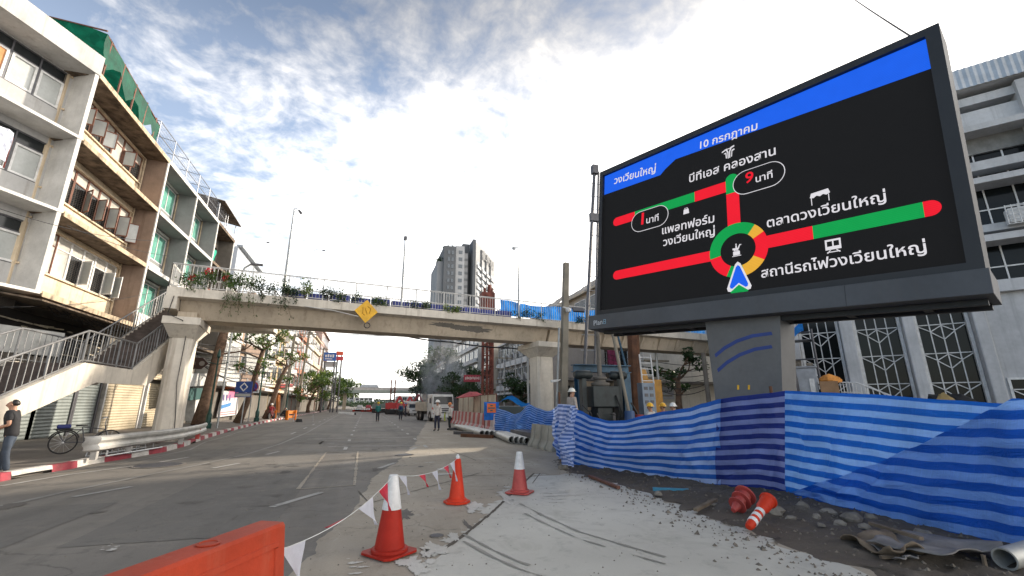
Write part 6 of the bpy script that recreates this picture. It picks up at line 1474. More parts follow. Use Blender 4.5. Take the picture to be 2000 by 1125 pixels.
# concrete pole with camera, floodlight, pipe
pb_ = Vector((10.72, 23.0, 0)); zt = UP(1105, 515, pb_)
pb_ = AY(1097, 800, 22.6); pb_.z = 0; ptp = AY(1105.5, 514, 22.6)
o = E('concrete_pole', 'tall square concrete utility pole standing beside the right bridge pier', 'utility pole', pb_)
b = MB(); b.beam((0, 0, 0), (ptp.x - pb_.x, 0, ptp.z), .40, .40); 
b.v = [(x * (1 if z < 1 else .72) + (0 if z < 1 else (ptp.x - pb_.x) * .28), y * (1 if z < 1 else .72), z) for x, y, z in b.v]
b.build('shaft', M['pole_conc'], o)
q = AY(1110, 606, 22.2); cm = E('security_camera', 'white dome security camera on the tall concrete pole', 'camera', q); b = MB(); b.lathe([(.02, -.16), (.12, -.1), (.15, 0), (.15, .08), (.08, .14)], 14); b.build('dome', M['alu'], cm, True); b = MB(); b.beam((0, 0, .12), (-.25, .15, .2), .06); b.build('bracket', M['alu'], cm)
q = AY(1130, 604, 22.2); fl = E('floodlight', 'black rectangular floodlight on an arm of the concrete pole', 'floodlight', q); b = MB(); b.add([(-.35, -.1, -.12), (.35, -.1, -.12), (.42, .2, .16), (-.28, .2, .16), (-.35, 0, -.18), (.35, 0, -.18), (.42, .3, .10), (-.28, .3, .10)], [(0, 1, 2, 3), (7, 6, 5, 4), (0, 4, 5, 1), (1, 5, 6, 2), (2, 6, 7, 3), (3, 7, 4, 0)]); b.build('head', M['steel_dark'], fl, recalc=True); b = MB(); b.tube([(-.5, .15, .1), (.1, .2, .05)], .03, 6); b.build('arm', M['steel_dark'], fl)
q = AY(1086, 745, 22.3); cm = E('security_camera', 'white bullet camera pointing left from the bridge pier conduit', 'camera', q); b = MB(); b.beam((-.3, 0, 0), (.1, 0, .05), .13); b.build('housing', M['alu'], cm, bevel=.02); b = MB(); b.beam((.05, 0, .04), (.3, .1, .1), .05); b.build('bracket', M['alu'], cm)
q0, q1 = AY(1085, 846, 22.5), AY(1092, 640, 22.5); b = MB(); b.tube([(q0.x, q0.y, 0), (q1.x, q1.y, q1.z)], .06, 8); obj1('conduit_pipe', 'grey conduit pipe rising between the bridge pier and the concrete pole', 'pipe', b, M['pole'], smooth=True)
# blue portal frame and the machine under it
YF = 18.0
f0, f1 = AY(1120, 735, YF), AY(1222, 735, YF); ztop = AY(1170, 713, YF).z
pf = E('blue_portal_frame', 'dark blue steel portal frame over the drilling machine', 'frame', (f0.x, YF, .42))
wd = f1.x - f0.x; hh = ztop - .42
b = MB()
for x in (.15, wd - .22): b.box(x - .03, x + .33, -.2, -.17, 0, hh - .34); b.box(x - .03, x + .33, .17, .2, 0, hh - .34); b.box(x + .12, x + .18, -.168, .168, 0, hh - .34)
b.build('post', M['blue_paint'], pf)
b = MB(); b.box(0, wd + .15, -.24, .24, hh - .04, hh); b.box(0, wd + .15, -.24, .24, hh - .335, hh - .30); b.box(0, wd + .15, -.03, .03, hh - .30, hh - .04); b.build('cross_beam', M['blue_paint'], pf)
cxm = AY(1168, 750, 17.4).x
mc = E('drilling_machine', 'dark hydraulic drilling machine with twin cylinders under the blue frame', 'machine', (cxm, 17.2, .42))
zq = lambda py: AY(1168, py, 17.2).z - .42
b = MB(); b.box(-.62, .62, -.5, .5, zq(795), zq(755)); b.box(-.75, .75, -.35, .35, .0, .25); b.box(-.35, .35, -.3, .3, .25, zq(795)); b.build('body', M['machine'], mc, bevel=.03)
b = MB()
for x in (-.85, .8): b.tube([(x - .4, -.1, zq(733)), (x - .3, -.1, zq(733)), (x + .3, -.1, zq(733)), (x + .4, -.1, zq(733))], [.12, .19, .19, .12], 14); b.box(x - .1, x + .1, -.2, .1, 0, zq(733))
b.build('winch_drum', M['machine'], mc, True)
b = MB(); b.lathe([(.34, zq(755)), (.40, zq(752)), (.40, zq(748)), (.25, zq(746)), (.22, zq(742)), (.30, zq(740)), (.30, zq(737)), (.10, zq(735)), (.085, zq(640))], 18); b.build('drill_rod', M['concrete_dark'], mc, True)
b = MB()
for i in range(9): x = rnd.uniform(-1.2, 1.3); b.tube([(x, -.55, rnd.uniform(.2, 1.6)), (x + .3, -.7, rnd.uniform(.1, 1)), (x + rnd.uniform(-.6, .6), -.6, 0.05)], .035, 6, False)
b.build('hose', M['black'], mc)
mg = mat('mixed machine parts', (.10, .10, .11), .6, var=.7, scale=3)
for i in range(8): b = MB(); x = -1.2 + i * .34; s = rnd.uniform(.15, .3); b.box(x, x + s, .6, .6 + s, 0, .4 + s * rnd.uniform(.6, 4)); b.build('gear_box', mg, mc, bevel=.02)
# leaning kelly rods and mast left of the billboard
def pole2(name, label, a, Ya, c, Yc, r, m, cat='pole'):
    p0, p1 = AY(*a, Ya), AY(*c, Yc); p0.z = max(p0.z, 0); b = MB(); b.tube([p0, p0.lerp(p1, .5), p1], r, 8); return obj1(name, label, cat, b, m, smooth=True)
def mast(label, a, Ya, c, Yc):
    p0, p1 = AY(*a, Ya), AY(*c, Yc); o = E('lattice_mast', label, 'mast', p0); d = p1 - p0; b = MB()
    for dx in (0, .55): b.tube([(dx, 0, 0), (d.x + dx * .45, d.y, d.z)], .06 if dx else .085, 6)
    b.build('main_tube', M['steel_dark'], o); b = MB()
    for i in range(14):
        t = i / 14; p = d * t; b.tube([(p.x - .25, p.y, p.z), (p.x + .6, p.y, p.z + .02)], .018, 5)
    b.tube([(-.25, 0, d.z * .4), (d.x - .3, d.y, d.z * .92)], .02, 5); b.build('rungs', M['steel'], o); b = MB(); b.box(d.x - .15, d.x + .18, d.y - .15, d.y + .15, d.z - .15, d.z + .35); b.box(d.x * .8 - .2, d.x * .8 + .4, d.y * .8 - .1, d.y * .8 + .1, d.z * .72, d.z * .76); b.build('mast_head', M['steel_dark'], o)
mast('slim lattice mast standing against the left edge of the LED billboard', (1142, 715), 19.5, (1161, 335), 19.5)
pole2('leaning_pipe', 'grey leaning pipe in front of the drilling machine', (1233, 830), 16.6, (1197, 652), 17.0, .07, M['pole_conc'])
pole2('leaning_pipe', 'thin blue stay tube on the right of the blue frame', (1222, 715), 18.4, (1203, 640), 18.8, .05, M['blue_paint'])
pole2('steel_casing', 'tall rust brown steel casing right of the blue frame', (1243, 850), 19.5, (1236, 640), 19.5, .30, M['rust_brown'], 'pile casing')
# ladder, cabinet, yellow machine
def ladder(label, px, pyb, pyt, Y, w_):
    p0 = AY(px, pyb, Y); o = E('ladder', label, 'ladder', p0); hz = AY(px, pyt, Y).z - p0.z; b = MB()
    for x in (-w_ / 2, w_ / 2): b.tube([(x, 0, 0), (x + .03, .12, hz)], .035, 6)
    for i in range(int(hz / .28)): z = .15 + i * .28; b.tube([(-w_ / 2, .12 * z / hz, z), (w_ / 2, .12 * z / hz, z)], .02, 5)
    b.build('rungs', M['alu'], o)
ladder('pale ladder leaning over the grey control cabinet', 1266, 750, 692, 18.6, .62)
p = AY(1265, 800, 18.0); o = E('control_cabinet', 'grey blue control cabinet with meters behind the sheet', 'cabinet', (p.x, p.y, 0)); ht = AY(1265, 748, 18).z; b = MB(); b.box(-.33, .33, -.2, .2, .1, ht); b.build('case', mat('grey blue cabinet paint', (.17, .22, .28), .5), o, bevel=.01)
for x in (-.14, .14):
    for z in (ht - .25, ht - .55, ht - .85): b = MB(); b.box(x - .09, x + .09, -.215, -.2, z - .07, z + .07); b.build('meter', M['steel_dark'], o)
p = AY(1253, 790, 22); o = E('yellow_excavator', 'yellow machine half hidden behind the control cabinet', 'excavator', (p.x, p.y, 0)); zt = AY(1253, 742, 22).z; b = MB(); b.box(-.9, 1.0, -.6, .6, .9, zt); b.add([(-.9, -.6, zt), (.2, -.6, zt), (.2, .6, zt), (-.9, .6, zt), (-.6, -.5, zt + .6), (.1, -.5, zt + .6), (.1, .5, zt + .6), (-.6, .5, zt + .6)], [(4, 5, 6, 7), (0, 1, 5, 4), (1, 2, 6, 5), (2, 3, 7, 6), (3, 0, 4, 7)]); b.build('body', M['yellow_machine'], o, bevel=.04); b = MB(); b.box(-1.1, 1.1, -.75, -.35, .0, .6); b.box(-1.1, 1.1, .35, .75, 0, .6); b.box(-.5, .5, -.3, .3, .3, .9); b.build('track', M['black'], o, bevel=.1)
p = AY(1157, 770, 20.5); b = MB(); b.box(p.x - .6, p.x + .5, 20.4, 21.4, .43, AY(1150, 745, 20.4).z); obj1('wooden_crate', 'brown wooden crate behind the drilling machine', 'crate', b, M['plank'], bevel=.02)
for px, yy, hz, cc, lab in ((1229, 800, 1.35, (.03, .08, .20), 'blue plastic drum right of the drilling machine'), (1247, 806, 1.2, (.30, .03, .03), 'red gas cylinder group near the rust brown casing'), (1140, 800, 1.1, (.3, .3, .3), 'grey tank left of the drilling machine'), (1335, 805, 1.3, (.10, .10, .10), 'dark barrel near the tree behind the sheet')):
    q = AY(px, yy, 16.4); b = MB(); b.lathe([(.2, 0), (.22, .03), (.22, hz * .3), (.235, hz * .32), (.22, hz * .34), (.22, hz * .66), (.235, hz * .68), (.22, hz * .7), (.2, hz)], 16, (q.x, q.y, .0)); obj1('steel_drum', lab, 'drum', b, flat('drum paint', cc, .5), smooth=True)
# concrete block barrier, unpainted, and pieces near it
def jersey(root, L_, m0, m1=None, hgt=.95):
    b = MB(); pr = [(-.32, 0), (-.32, .08), (-.16, .32), (-.10, hgt), (.10, hgt), (.16, .32), (.32, .08), (.32, 0)]
    n = 4; w_ = L_ / n
    for i in range(n):
        b.mi = i % 2 if m1 else 0; in_ = .02 if i % 2 else 0; b.extr([(i * w_, p_[0] * (1 - in_ * 3), p_[1]) for p_ in pr], (w_ - .001, 0, 0))
    return b.build('block', [m0, m1] if m1 else m0, root)
q0, q1 = G(1043, 872), G(1092, 884)
a_ = math.atan2(q1.y - q0.y, q1.x - q0.x)
o = E('concrete_barrier', 'weathered unpainted concrete barrier block at the left end of the long sheet', 'barrier', (q0.x + .1, q0.y + .2, 0), a_); L_ = (q1 - q0).length
b = MB(); hgt = .85
pr = [(-.30, 0), (-.30, .1), (-.17, .32), (-.11, hgt), (.11, hgt), (.17, .32), (.30, .1), (.30, 0)]
for i in range(7):
    x = i * L_ / 7; s_ = 1.0 if i % 2 == 0 else .80; b.extr([(x, p_[0] * s_, p_[1] * (1 if i % 2 == 0 else .985)) for p_ in pr], (L_ / 7 - .001, 0, 0))
b.build('block', mat('weathered concrete block', (.34, .32, .27), .95, streak=.5, dirt=.5, scale=1.5, dirtc=(.12, .10, .08)), o, bevel=.015)
# red and white barriers with hoarding panels
bs0, bs1 = G(886, 826), G(968, 845); dv = bs1 - bs0; L_ = dv.length; a_ = math.atan2(dv.y, dv.x)
nb = 5; bl = L_ / nb; protoj = None
for i in range(nb):
    loc = bs0 + dv * (i / nb); lab = ['farthest', 'second farthest', 'middle', 'second nearest', 'nearest'][i] + ' red and white striped concrete barrier in the row before the hoarding'
    if protoj is None:
        protoj = E('striped_barrier', lab, 'barrier', loc, a_, 'red and white concrete barriers along the hoarding'); jersey(protoj, bl - .05, M['red_old'], mat('pinkish white barrier paint', (.58, .48, .45), .85, dirt=.3, scale=2), 1.05)
    else: dup(protoj, loc, a_, lab)
nrmv = Vector((-dv.y, dv.x, 0)).normalized(); nrmv = nrmv if nrmv.x > 0 else -nrmv
hb_ = bs0 + nrmv * .42; hp0 = None
hz = UP(920, 772, (hb_ + dv * .5))
for i in range(6):
    loc = hb_ + dv * (i / 6.6); lab = ['farthest', 'second', 'third', 'fourth', 'fifth', 'nearest'][i] + ' beige hoarding panel in a dark red frame behind the striped barriers'
    if hp0 is None:
        hp0 = E('hoarding', lab, 'hoarding', loc, a_, 'beige hoarding panels'); pw_ = L_ / 6.6 - .03
        b = MB(); b.box(.05, pw_ - .05, -.012, .012, .55, hz - .05); b.build('sheet', M['hoarding'], hp0)
        b = MB(); b.box(0, .05, -.03, .03, 0, hz); b.box(pw_ - .05, pw_, -.03, .03, 0, hz); b.box(.05, pw_ - .05, -.03, .03, hz - .06, hz); b.box(.05, pw_ - .05, -.03, .03, .5, .56); b.build('frame', M['rust'], hp0)
    else: dup(hp0, loc, a_, lab)
os_ = bs1 + nrmv * .1; q = PL(960, 790, os_, (os_.x, os_.y, 0)); o = E('orange_sign', 'small orange road work sign on blue striped cloth at the end of the hoarding', 'road sign', (q.x, q.y, 0)); 
z0, z1 = PL(960, 806, os_, (os_.x, os_.y, 0)).z, PL(960, 788, os_, (os_.x, os_.y, 0)).z
o.rotation_euler = (0, 0, R(-14))
b = MB(); b.box(-.26, .26, -.02, .0, z0, z1); b.build('sign_plate', flat('orange sign paint', (.75, .16, .03)), o); b = MB(); b.box(-.2, .2, -.026, -.021, (z0 + z1) / 2 - .05, (z0 + z1) / 2 + .04); b.box(-.08, .08, -.026, -.021, z0 + .08, z0 + .16); b.box(-.08, .08, -.026, -.021, z1 - .16, z1 - .08); b.build('sign_marks', M['steel_dark'], o); b = MB(); b.box(-.45, .45, .02, .04, .7, z1 + .08); b.build('cloth_backing', M['blue_tarp_plain'], o); 
for x in (-.4, .4): b = MB(); b.tube([(x, .06, 0), (x, .06, z1)], .03, 5); b.build('post', M['rust'], o)
# parasol
q = G(936, 834); q = q + nrmv * 1.2; o = E('parasol', 'faded red parasol on a white pole over the hoarding', 'parasol', (q.x, q.y, 0)); zt = PL(920, 765, q, (q.x, q.y, 0)).z; rad = (PL(946, 774, q, (q.x, q.y, 0)) - PL(890, 780, q, (q.x, q.y, 0))).length / 2
cx_ = PL(918, 770, q, (q.x, q.y, 0)) - q
b = MB(); n = 16; vs = [(cx_.x, cx_.y, zt)]; 
for rr_, dz in ((.5, -.12), (1.0, -.42)):
    for i in range(n): a = 2 * math.pi * i / n; s_ = 1 if i % 2 == 0 else .955; vs.append((cx_.x + rad * rr_ * s_ * math.cos(a), cx_.y + rad * rr_ * s_ * math.sin(a), zt + dz * rad * .8 - (.0 if i % 2 == 0 else .03) + .10 * math.cos(a + .3)))
b.add(vs, [(0, 1 + i, 1 + (i + 1) % n) for i in range(n)] + [(1 + i, 1 + n + i, 1 + n + (i + 1) % n, 1 + (i + 1) % n) for i in range(n)]); b.build('canopy', M['umbrella'], o); b = MB(); b.tube([(0, 0, 0), (cx_.x * .9, cx_.y * .9, zt - .1)], .03, 6); b.build('pole', M['alu'], o)
# pipes stacked by the barrier
def steel_pipe(label, a, c, r, z, m='pipe', group='grey steel pipes lying on the road'):
    p0, p1 = G(*a, z), G(*c, z); o = E('steel_pipe', label, 'pipe', p1, 0, group); d = p0 - p1; o.rotation_mode = 'QUATERNION'; o.rotation_quaternion = d.to_track_quat('Z', 'Y'); n_ = 16; vs = []
    for r_, z_ in [(r, 0), (r, d.length), (r * .86, d.length), (r * .86, 0)]: vs += [(r_ * math.cos(2 * math.pi * i / n_), r_ * math.sin(2 * math.pi * i / n_), z_) for i in range(n_)]
    b = MB(); b.add(vs, [(k_ * n_ + i, k_ * n_ + (i + 1) % n_, ((k_ + 1) % 4) * n_ + (i + 1) % n_, ((k_ + 1) % 4) * n_ + i) for k_ in range(4) for i in range(n_)]); b.build('wall', M[m], o, True, recalc=True); b = MB(); b.lathe([(r * .85, d.length * .1), (r * .85, d.length * .1 + .01)], 12); b.build('bore', M['dark'], o)
for i, lab in enumerate(('leftmost pipe of the far stack', 'second pipe of the far stack', 'third pipe of the far stack', 'fourth pipe of the far stack')): steel_pipe(lab + ' beside the striped barriers', (891 + i * 6, 833 + i * .5), (942 + i * 9.5, 846.5 + i * .2), .145, .19)
for i, lab in enumerate(('leftmost pipe of the near stack', 'second pipe of the near stack', 'third pipe of the near stack', 'rightmost pipe of the near stack')): steel_pipe(lab + ' before the unpainted barrier block', (966 + i * 7, 846 + i * .5), (1000 + i * 10, 859 + i * .9), .15, .16)
for a, c, lab in (((880, 838), (906, 837), 'dark steel beam lying behind the orange helmeted worker'), ((888, 845), (945, 848), 'dark timber under the far pipe stack'), ((902, 850), (962, 853), 'rusty red beam lying in front of the far pipe stack')): 
    p0, p1 = G(*a, .08), G(*c, .08); b = MB(); b.beam(p0, p1, .2, .16); obj1('steel_beam', lab, 'beam', b, M['rust_brown'] if 'red' in lab else M['steel_dark'])
# red tower of casings by the parasol
pm = Vector((10.6, 40.2, 0)); zt = UP(953, 572, pm)
o = E('red_pile_rig', 'tall dark red pile rig tower behind the parasol rising above the footbridge', 'pile rig', pm)
wl, wr = PL(941, 620, pm, (pm.x, pm.y, 0)).x - pm.x, PL(965, 620, pm, (pm.x, pm.y, 0)).x - pm.x
b = MB()
for x in (wl, wl + .42, wr - .2):
    b.tube([(x + .1, 0, 0), (x + .1, 0, zt)], .13, 8)
b.tube([(wr - .1, .8, 0), (wr - .1, .8, zt)], .12, 8)
for i in range(int(zt / .9)): z = .6 + i * .9; b.beam((wl, -.05, z), (wr, -.05, z + .05), .1); b.beam((wl, -.06, z), (wr, -.06, z + .85), .07)
b.build('lattice', M['rust'], o); b = MB(); b.box(wl - .1, wr + .05, -.3, .9, zt - 2.4, zt); b.lathe([(.2, zt), (.22, zt + .5), (.16, zt + .8)], 10, (wl + .7, 0, 0)); b.lathe([(.12, zt), (.12, zt + .45)], 8, (wl + .2, 0, 0)); b.lathe([(.12, zt), (.12, zt + .4)], 8, (wr - .2, 0, 0)); b.build('pile_head', M['rust'], o)
q = PL(923, 739, (10, 42, 0), (10, 42, 0)); o = E('red_shop_sign', 'dark red shop sign with pale lettering left of the red pile rig', 'sign', q, R(-14)); b = MB(); b.box(-.85, .75, 0, .12, -.33, .33); b.build('board', flat('dark red sign', (.33, .03, .05)), o); b = MB()
for i in range(10): x = -.7 + i * .14; b.box(x, x + .09, -.006, -.001, -.12 + .03 * (i % 3), .10 + .05 * (i % 2))
b.build('lettering', flat('pale sign letters', (.62, .55, .5)), o)
# lorry and pickup, facing us
def wheel(root, x, y, r, w_, zc=None):
    b = MB(); pr = [(r * .55, -w_ / 2), (r * .9, -w_ / 2), (r, -w_ * .35), (r, w_ * .35), (r * .9, w_ / 2), (r * .55, w_ / 2)]; b.X = Matrix.Translation((x, y, r)) @ Matrix.Rotation(R(90), 4, 'Y'); b.lathe(pr, 20); t = b.build('tyre', M['black'], root, True)
    b = MB(); b.X = Matrix.Translation((x, y, r)) @ Matrix.Rotation(R(90), 4, 'Y'); b.lathe([(r * .2, -w_ * .52), (r * .56, -w_ * .46), (r * .56, w_ * .46), (r * .2, w_ * .52)], 16); b.build('rim', M['steel'], t, True)
p = G(851, 823.5); q = G(884, 823.5); ltw = 2.3
tr = E('white_lorry', 'white tipper lorry facing us beside the barriers', 'lorry', ((p.x + q.x) / 2 - .1, p.y + .1, 0), R(8))
hL = UP(860, 770, Vector((p.x, p.y, 0)))
b = MB(); b.add([(-1.1, 0, .45), (1.1, 0, .45), (1.1, 0, 1.55), (-1.1, 0, 1.55), (-1.06, .16, hL), (1.06, .16, hL), (-1.1, 1.75, .45), (1.1, 1.75, .45), (1.1, 1.75, hL), (-1.1, 1.75, hL)], [(0, 1, 2, 3), (3, 2, 5, 4), (0, 3, 4, 9, 6), (1, 7, 8, 5, 2), (4, 5, 8, 9), (6, 9, 8, 7), (0, 6, 7, 1)]); b.build('cab', M['cab_white'], tr, bevel=.06)
b = MB(); b.add([(-.98, .0 - .012, 1.62), (.98, -.012, 1.62), (.94, .126, hL - .22), (-.94, .126, hL - .22)], [(0, 1, 2, 3)]); b.v = [(x, y - .012, z) for x, y, z in b.v]; b.build('windscreen', M['glass'], tr)
b = MB(); b.box(-.75, .75, -.05, -.01, .98, 1.08); b.box(-.75, .75, -.05, -.01, 1.16, 1.26); b.box(-.55, .55, -.05, -.01, .78, .90); b.build('grille', M['steel_dark'], tr)
for s_ in (-1, 1):
    b = MB(); b.box(s_ * .98 - .12, s_ * .98 + .1, -.04, .2, .68, .86); b.build('headlight', flat('lamp lens', (.55, .56, .58), .15), tr)
    b = MB(); b.add([(s_ * .75, -.016, 1.0), (s_ * 1.1, -.016, 1.15), (s_ * 1.1, -.016, 1.38)], [(0, 1, 2)]) if s_ < 0 else b.box(.8, 1.08, -.016, -.006, 1.3, 1.4); b.build('red_flash', flat('red lorry mark', (.5, .04, .02)), tr)
    b = MB(); b.box(s_ * 1.28 - .1, s_ * 1.28 + .1, .0, .08, 1.7, 2.2); b.tube([(s_ * 1.1, .1, 2.3), (s_ * 1.28, .04, 2.25)], .02, 5); b.build('mirror', M['steel_dark'], tr)
b = MB(); b.box(-1.12, 1.12, -.12, .1, .36, .62); b.build('bumper', M['cab_white'], tr, bevel=.03)
b = MB(); b.box(-.9, .9, .3, .5, hL + .05, hL + .2); b.build('roof_rack', M['steel_dark'], tr)
b = MB(); b.box(-1.18, 1.18, 2.0, 6.4, .95, 1.05); b.box(-1.18, -1.10, 2.0, 6.4, 1.05, 1.85); b.box(1.10, 1.18, 2.0, 6.4, 1.05, 1.85); b.box(-1.10, 1.10, 2.0, 2.08, 1.05, 2.2)
for i in range(9): b.box(-1.22, -1.18, 2.1 + i * .5, 2.18 + i * .5, 1.0, 1.8)
b.build('tipper_bed', mat('dusty cream bed paint', (.5, .44, .36), .7, dirt=.3, scale=2), tr); b = MB(); b.box(-.45, .45, 1.8, 6.2, .6, .9); b.build('chassis', M['steel_dark'], tr)
for y in (.75, 4.3, 5.5):
    for s_ in (-1, 1): wheel(tr, s_ * .98, y, .5, .3)
b = MB(); b.box(-.22, .22, -.125, -.121, .42, .54); b.build('number_plate', M['white_plastic'], tr)
def pickup(label, loc, rz, m, name='pickup_truck'):
    o = E(name, label, 'pickup', loc, rz); b = MB()
    b.add([(-.85, 0, .45), (.85, 0, .45), (.85, 0, .95), (-.85, 0, .95), (-.8, 1.1, 1.08), (.8, 1.1, 1.08), (-.85, 5, .45), (.85, 5, .45), (.85, 5, 1.1), (-.85, 5, 1.1)], [(0, 1, 2, 3), (3, 2, 5, 4), (0, 3, 4, 9, 6), (1, 7, 8, 5, 2), (4, 5, 8, 9), (6, 9, 8, 7), (0, 6, 7, 1)])
    b.add([(-.78, 1.15, 1.082), (.78, 1.15, 1.082), (.78, 3.1, 1.09), (-.78, 3.1, 1.09), (-.62, 1.75, 1.68), (.62, 1.75, 1.68), (.62, 2.9, 1.68), (-.62, 2.9, 1.68)], [(0, 1, 5, 4), (1, 2, 6, 5), (2, 3, 7, 6), (3, 0, 4, 7), (4, 5, 6, 7)]); b.build('body', m, o, bevel=.05)
    b = MB(); b.add([(-.70, 1.2, 1.12), (.70, 1.2, 1.12), (.58, 1.70, 1.62), (-.58, 1.70, 1.62)], [(0, 1, 2, 3)]); b.v = [(x, y - .03, z + .01) for x, y, z in b.v]; b.build('windscreen', M['glass'], o)
    b = MB(); b.box(-.45, .45, -.03, -.005, .66, .82); b.build('grille', M['steel_dark'], o); b = MB(); b.box(-.88, .88, -.1, .06, .38, .58); b.build('bumper', m, o, bevel=.03)
    for s_ in (-1, 1): b = MB(); b.box(s_ * .68 - .14, s_ * .68 + .14, -.03, .1, .68, .86); b.build('headlight', flat('lamp lens', (.6, .6, .62), .15), o); [wheel(o, s_ * .76, y, .36, .22) for y in (.85, 3.9)]
    return o
p = G(811, 812.5); pk = pickup('silver pickup with a white canopy parked behind the white lorry', (p.x, p.y, 0), R(6), M['silver'])
b = MB(); b.box(-.8, .8, 1.7, 4.9, 1.70, 2.05); b.build('canopy', M['cab_white'], pk, bevel=.05)
p = G(826, 806); pickup('white van roof showing behind the lorry bed', (p.x + 1.5, p.y + 6, 0), R(5), M['cab_white'], 'white_van')

# ================================================================== TREES
def limb(mb, p, d, length, r, depth, tips, rr, gn=.35):
    pts = [p]; q = p.copy(); dd = d.normalized(); n = 4; rs = [r]
    for i in range(n):
        dd = (dd + Vector((rr.gauss(0, gn), rr.gauss(0, gn), rr.gauss(.06, gn * .6))) * .5).normalized(); q = q + dd * length / n; pts.append(q.copy()); rs.append(r * (1 - .5 * (i + 1) / n))
    mb.tube(pts, rs, 6 if r < .08 else 9, False)
    if depth == 0: tips.append((q, dd)); return
    for k in range(rr.choice((2, 3))):
        nd = (dd + Vector((rr.gauss(0, .8), rr.gauss(0, .8), rr.gauss(.15, .35)))).normalized(); limb(mb, q, nd, length * rr.uniform(.55, .8), r * .5, depth - 1, tips, rr, gn)
    if depth > 0 and rr.random() < .6: tips.append((pts[2], dd))
def tree(name, label, base, lean, trunk_h, r, blen, depth, nleaf, lsize, clump, m, seed, m2=None, group='street trees', bark='bark'):
    rr = random.Random(seed); o = E(name, label, 'tree', base, 0, group); b = MB(); tips = []
    top = Vector((lean[0], lean[1], trunk_h)); pts = []; rs = []
    for i in range(7):
        t = i / 6; pts.append(Vector((top.x * t ** 1.15 + .12 * math.sin(t * 5 + seed) * r * 4, top.y * t + .08 * math.cos(t * 4 + seed) * r * 4, top.z * t))); rs.append(r * (1.35 - .25 * min(1, t * 6)) * (1 - .45 * t))
    b.tube(pts, rs, 10)
    for k in range(rr.choice((3, 4))): a = rr.random() * 6.28 if k else 0.5; limb(b, pts[-1].copy(), Vector((math.cos(a), math.sin(a), rr.uniform(.35, .9))), blen, r * .42, depth, tips, rr)
    for k in range(2): a = rr.random() * 6.28; limb(b, pts[4].copy(), Vector((math.cos(a), math.sin(a), .5)), blen * .7, r * .28, max(0, depth - 1), tips, rr)
    b.build('trunk', M[bark], o, True, sharp=0)
    lf = MB(); l2 = MB(); per = max(6, int(nleaf / max(1, len(tips))))
    for q, dd in tips:
        s = clump * rr.uniform(.6, 1.25)
        leafmesh(l2 if (m2 and rr.random() < .4) else lf, q + dd * s * .3, (s, s, s * .75), per, lsize, rr=rr)
    if lf.v: lf.build('crown', m, o)
    if m2 and l2.v: l2.build('light_crown', m2, o)
    return o
def onX(px, X, z=.15):                      # spot on the line X = const seen at picture column px
    r = ray(px, HOR); return Vector((X, X * r.y / r.x, z))
def hz_(px, py, X): return AX(px, py, X).z
# left pavement trees
b0 = onX(395, -11.4); tt = AX(440, 640, -11.4); o = E('street_tree', 'thick leaning brown trunk cut off under the footbridge platform', 'tree', b0, 0, 'street trees'); b = MB(); d = tt - b0; b.tube([(0, 0, 0), (d.x * .2 + .1, d.y * .2, d.z * .25), (d.x * .5, d.y * .55, d.z * .5), (d.x * .8, d.y * .85, d.z * .8), (d.x, d.y + .2, d.z * 1.15)], [.52, .44, .40, .36, .30], 12); limb(b, Vector((d.x * .7, d.y * .7, d.z * .7)), Vector((.8, .3, .2)), 1.6, .09, 1, [], random.Random(4)); b.build('trunk', M['bark'], o, True, sharp=0)
def ltree(px, X, pyt, dx, label, r, bl, dep, nl, ls, cl, seed, m='leaf', m2='leaf_light'):
    bs = onX(px, X); ht = hz_(px, pyt, X) - .15; return tree('street_tree', label, bs, (dx, .2), ht, r, bl, dep, nl, ls, cl, M[m], seed, M[m2])
ltree(470, -9.7, 676, 1.2, 'pollarded street tree with a small crown touching the footbridge soffit', .27, 1.15, 2, 900, .13, .42, 31, 'leaf', 'leaf_light')
ltree(520, -10.0, 712, 1.6, 'slanting street tree with yellow green crown beside the globe lamp', .28, 1.1, 2, 800, .13, .42, 32)
ltree(577, -10.2, 770, 1.0, 'thin slanting street tree in front of the red brown house', .25, 1.8, 2, 1200, .18, .7, 33)
ltree(602, -10.3, 768, .6, 'broad fresh green street tree below the blue hoarding board', .3, 2.3, 2, 1500, .22, .9, 34)
ltree(625, -10.6, 772, .4, 'bushy street tree among the farther trees on the left', .3, 2.6, 2, 1500, .26, 1.05, 35, 'leaf', 'leaf_light')
ltree(642, -10.8, 772, .4, 'second farthest bushy street tree on the left', .3, 3.0, 2, 1600, .30, 1.3, 36, 'leaf', 'leaf')
ltree(658, -10.8, 775, .4, 'farthest street tree on the left before the distant bridge', .3, 4.2, 2, 2600, .40, 2.0, 37, 'leaf', 'leaf_light')
ltree(690, -14, 783, 0, 'pale green shrub like tree below the far end of the distant bridge', .3, 3.5, 1, 1500, .5, 2.2, 38, 'leaf_light', 'leaf_light')
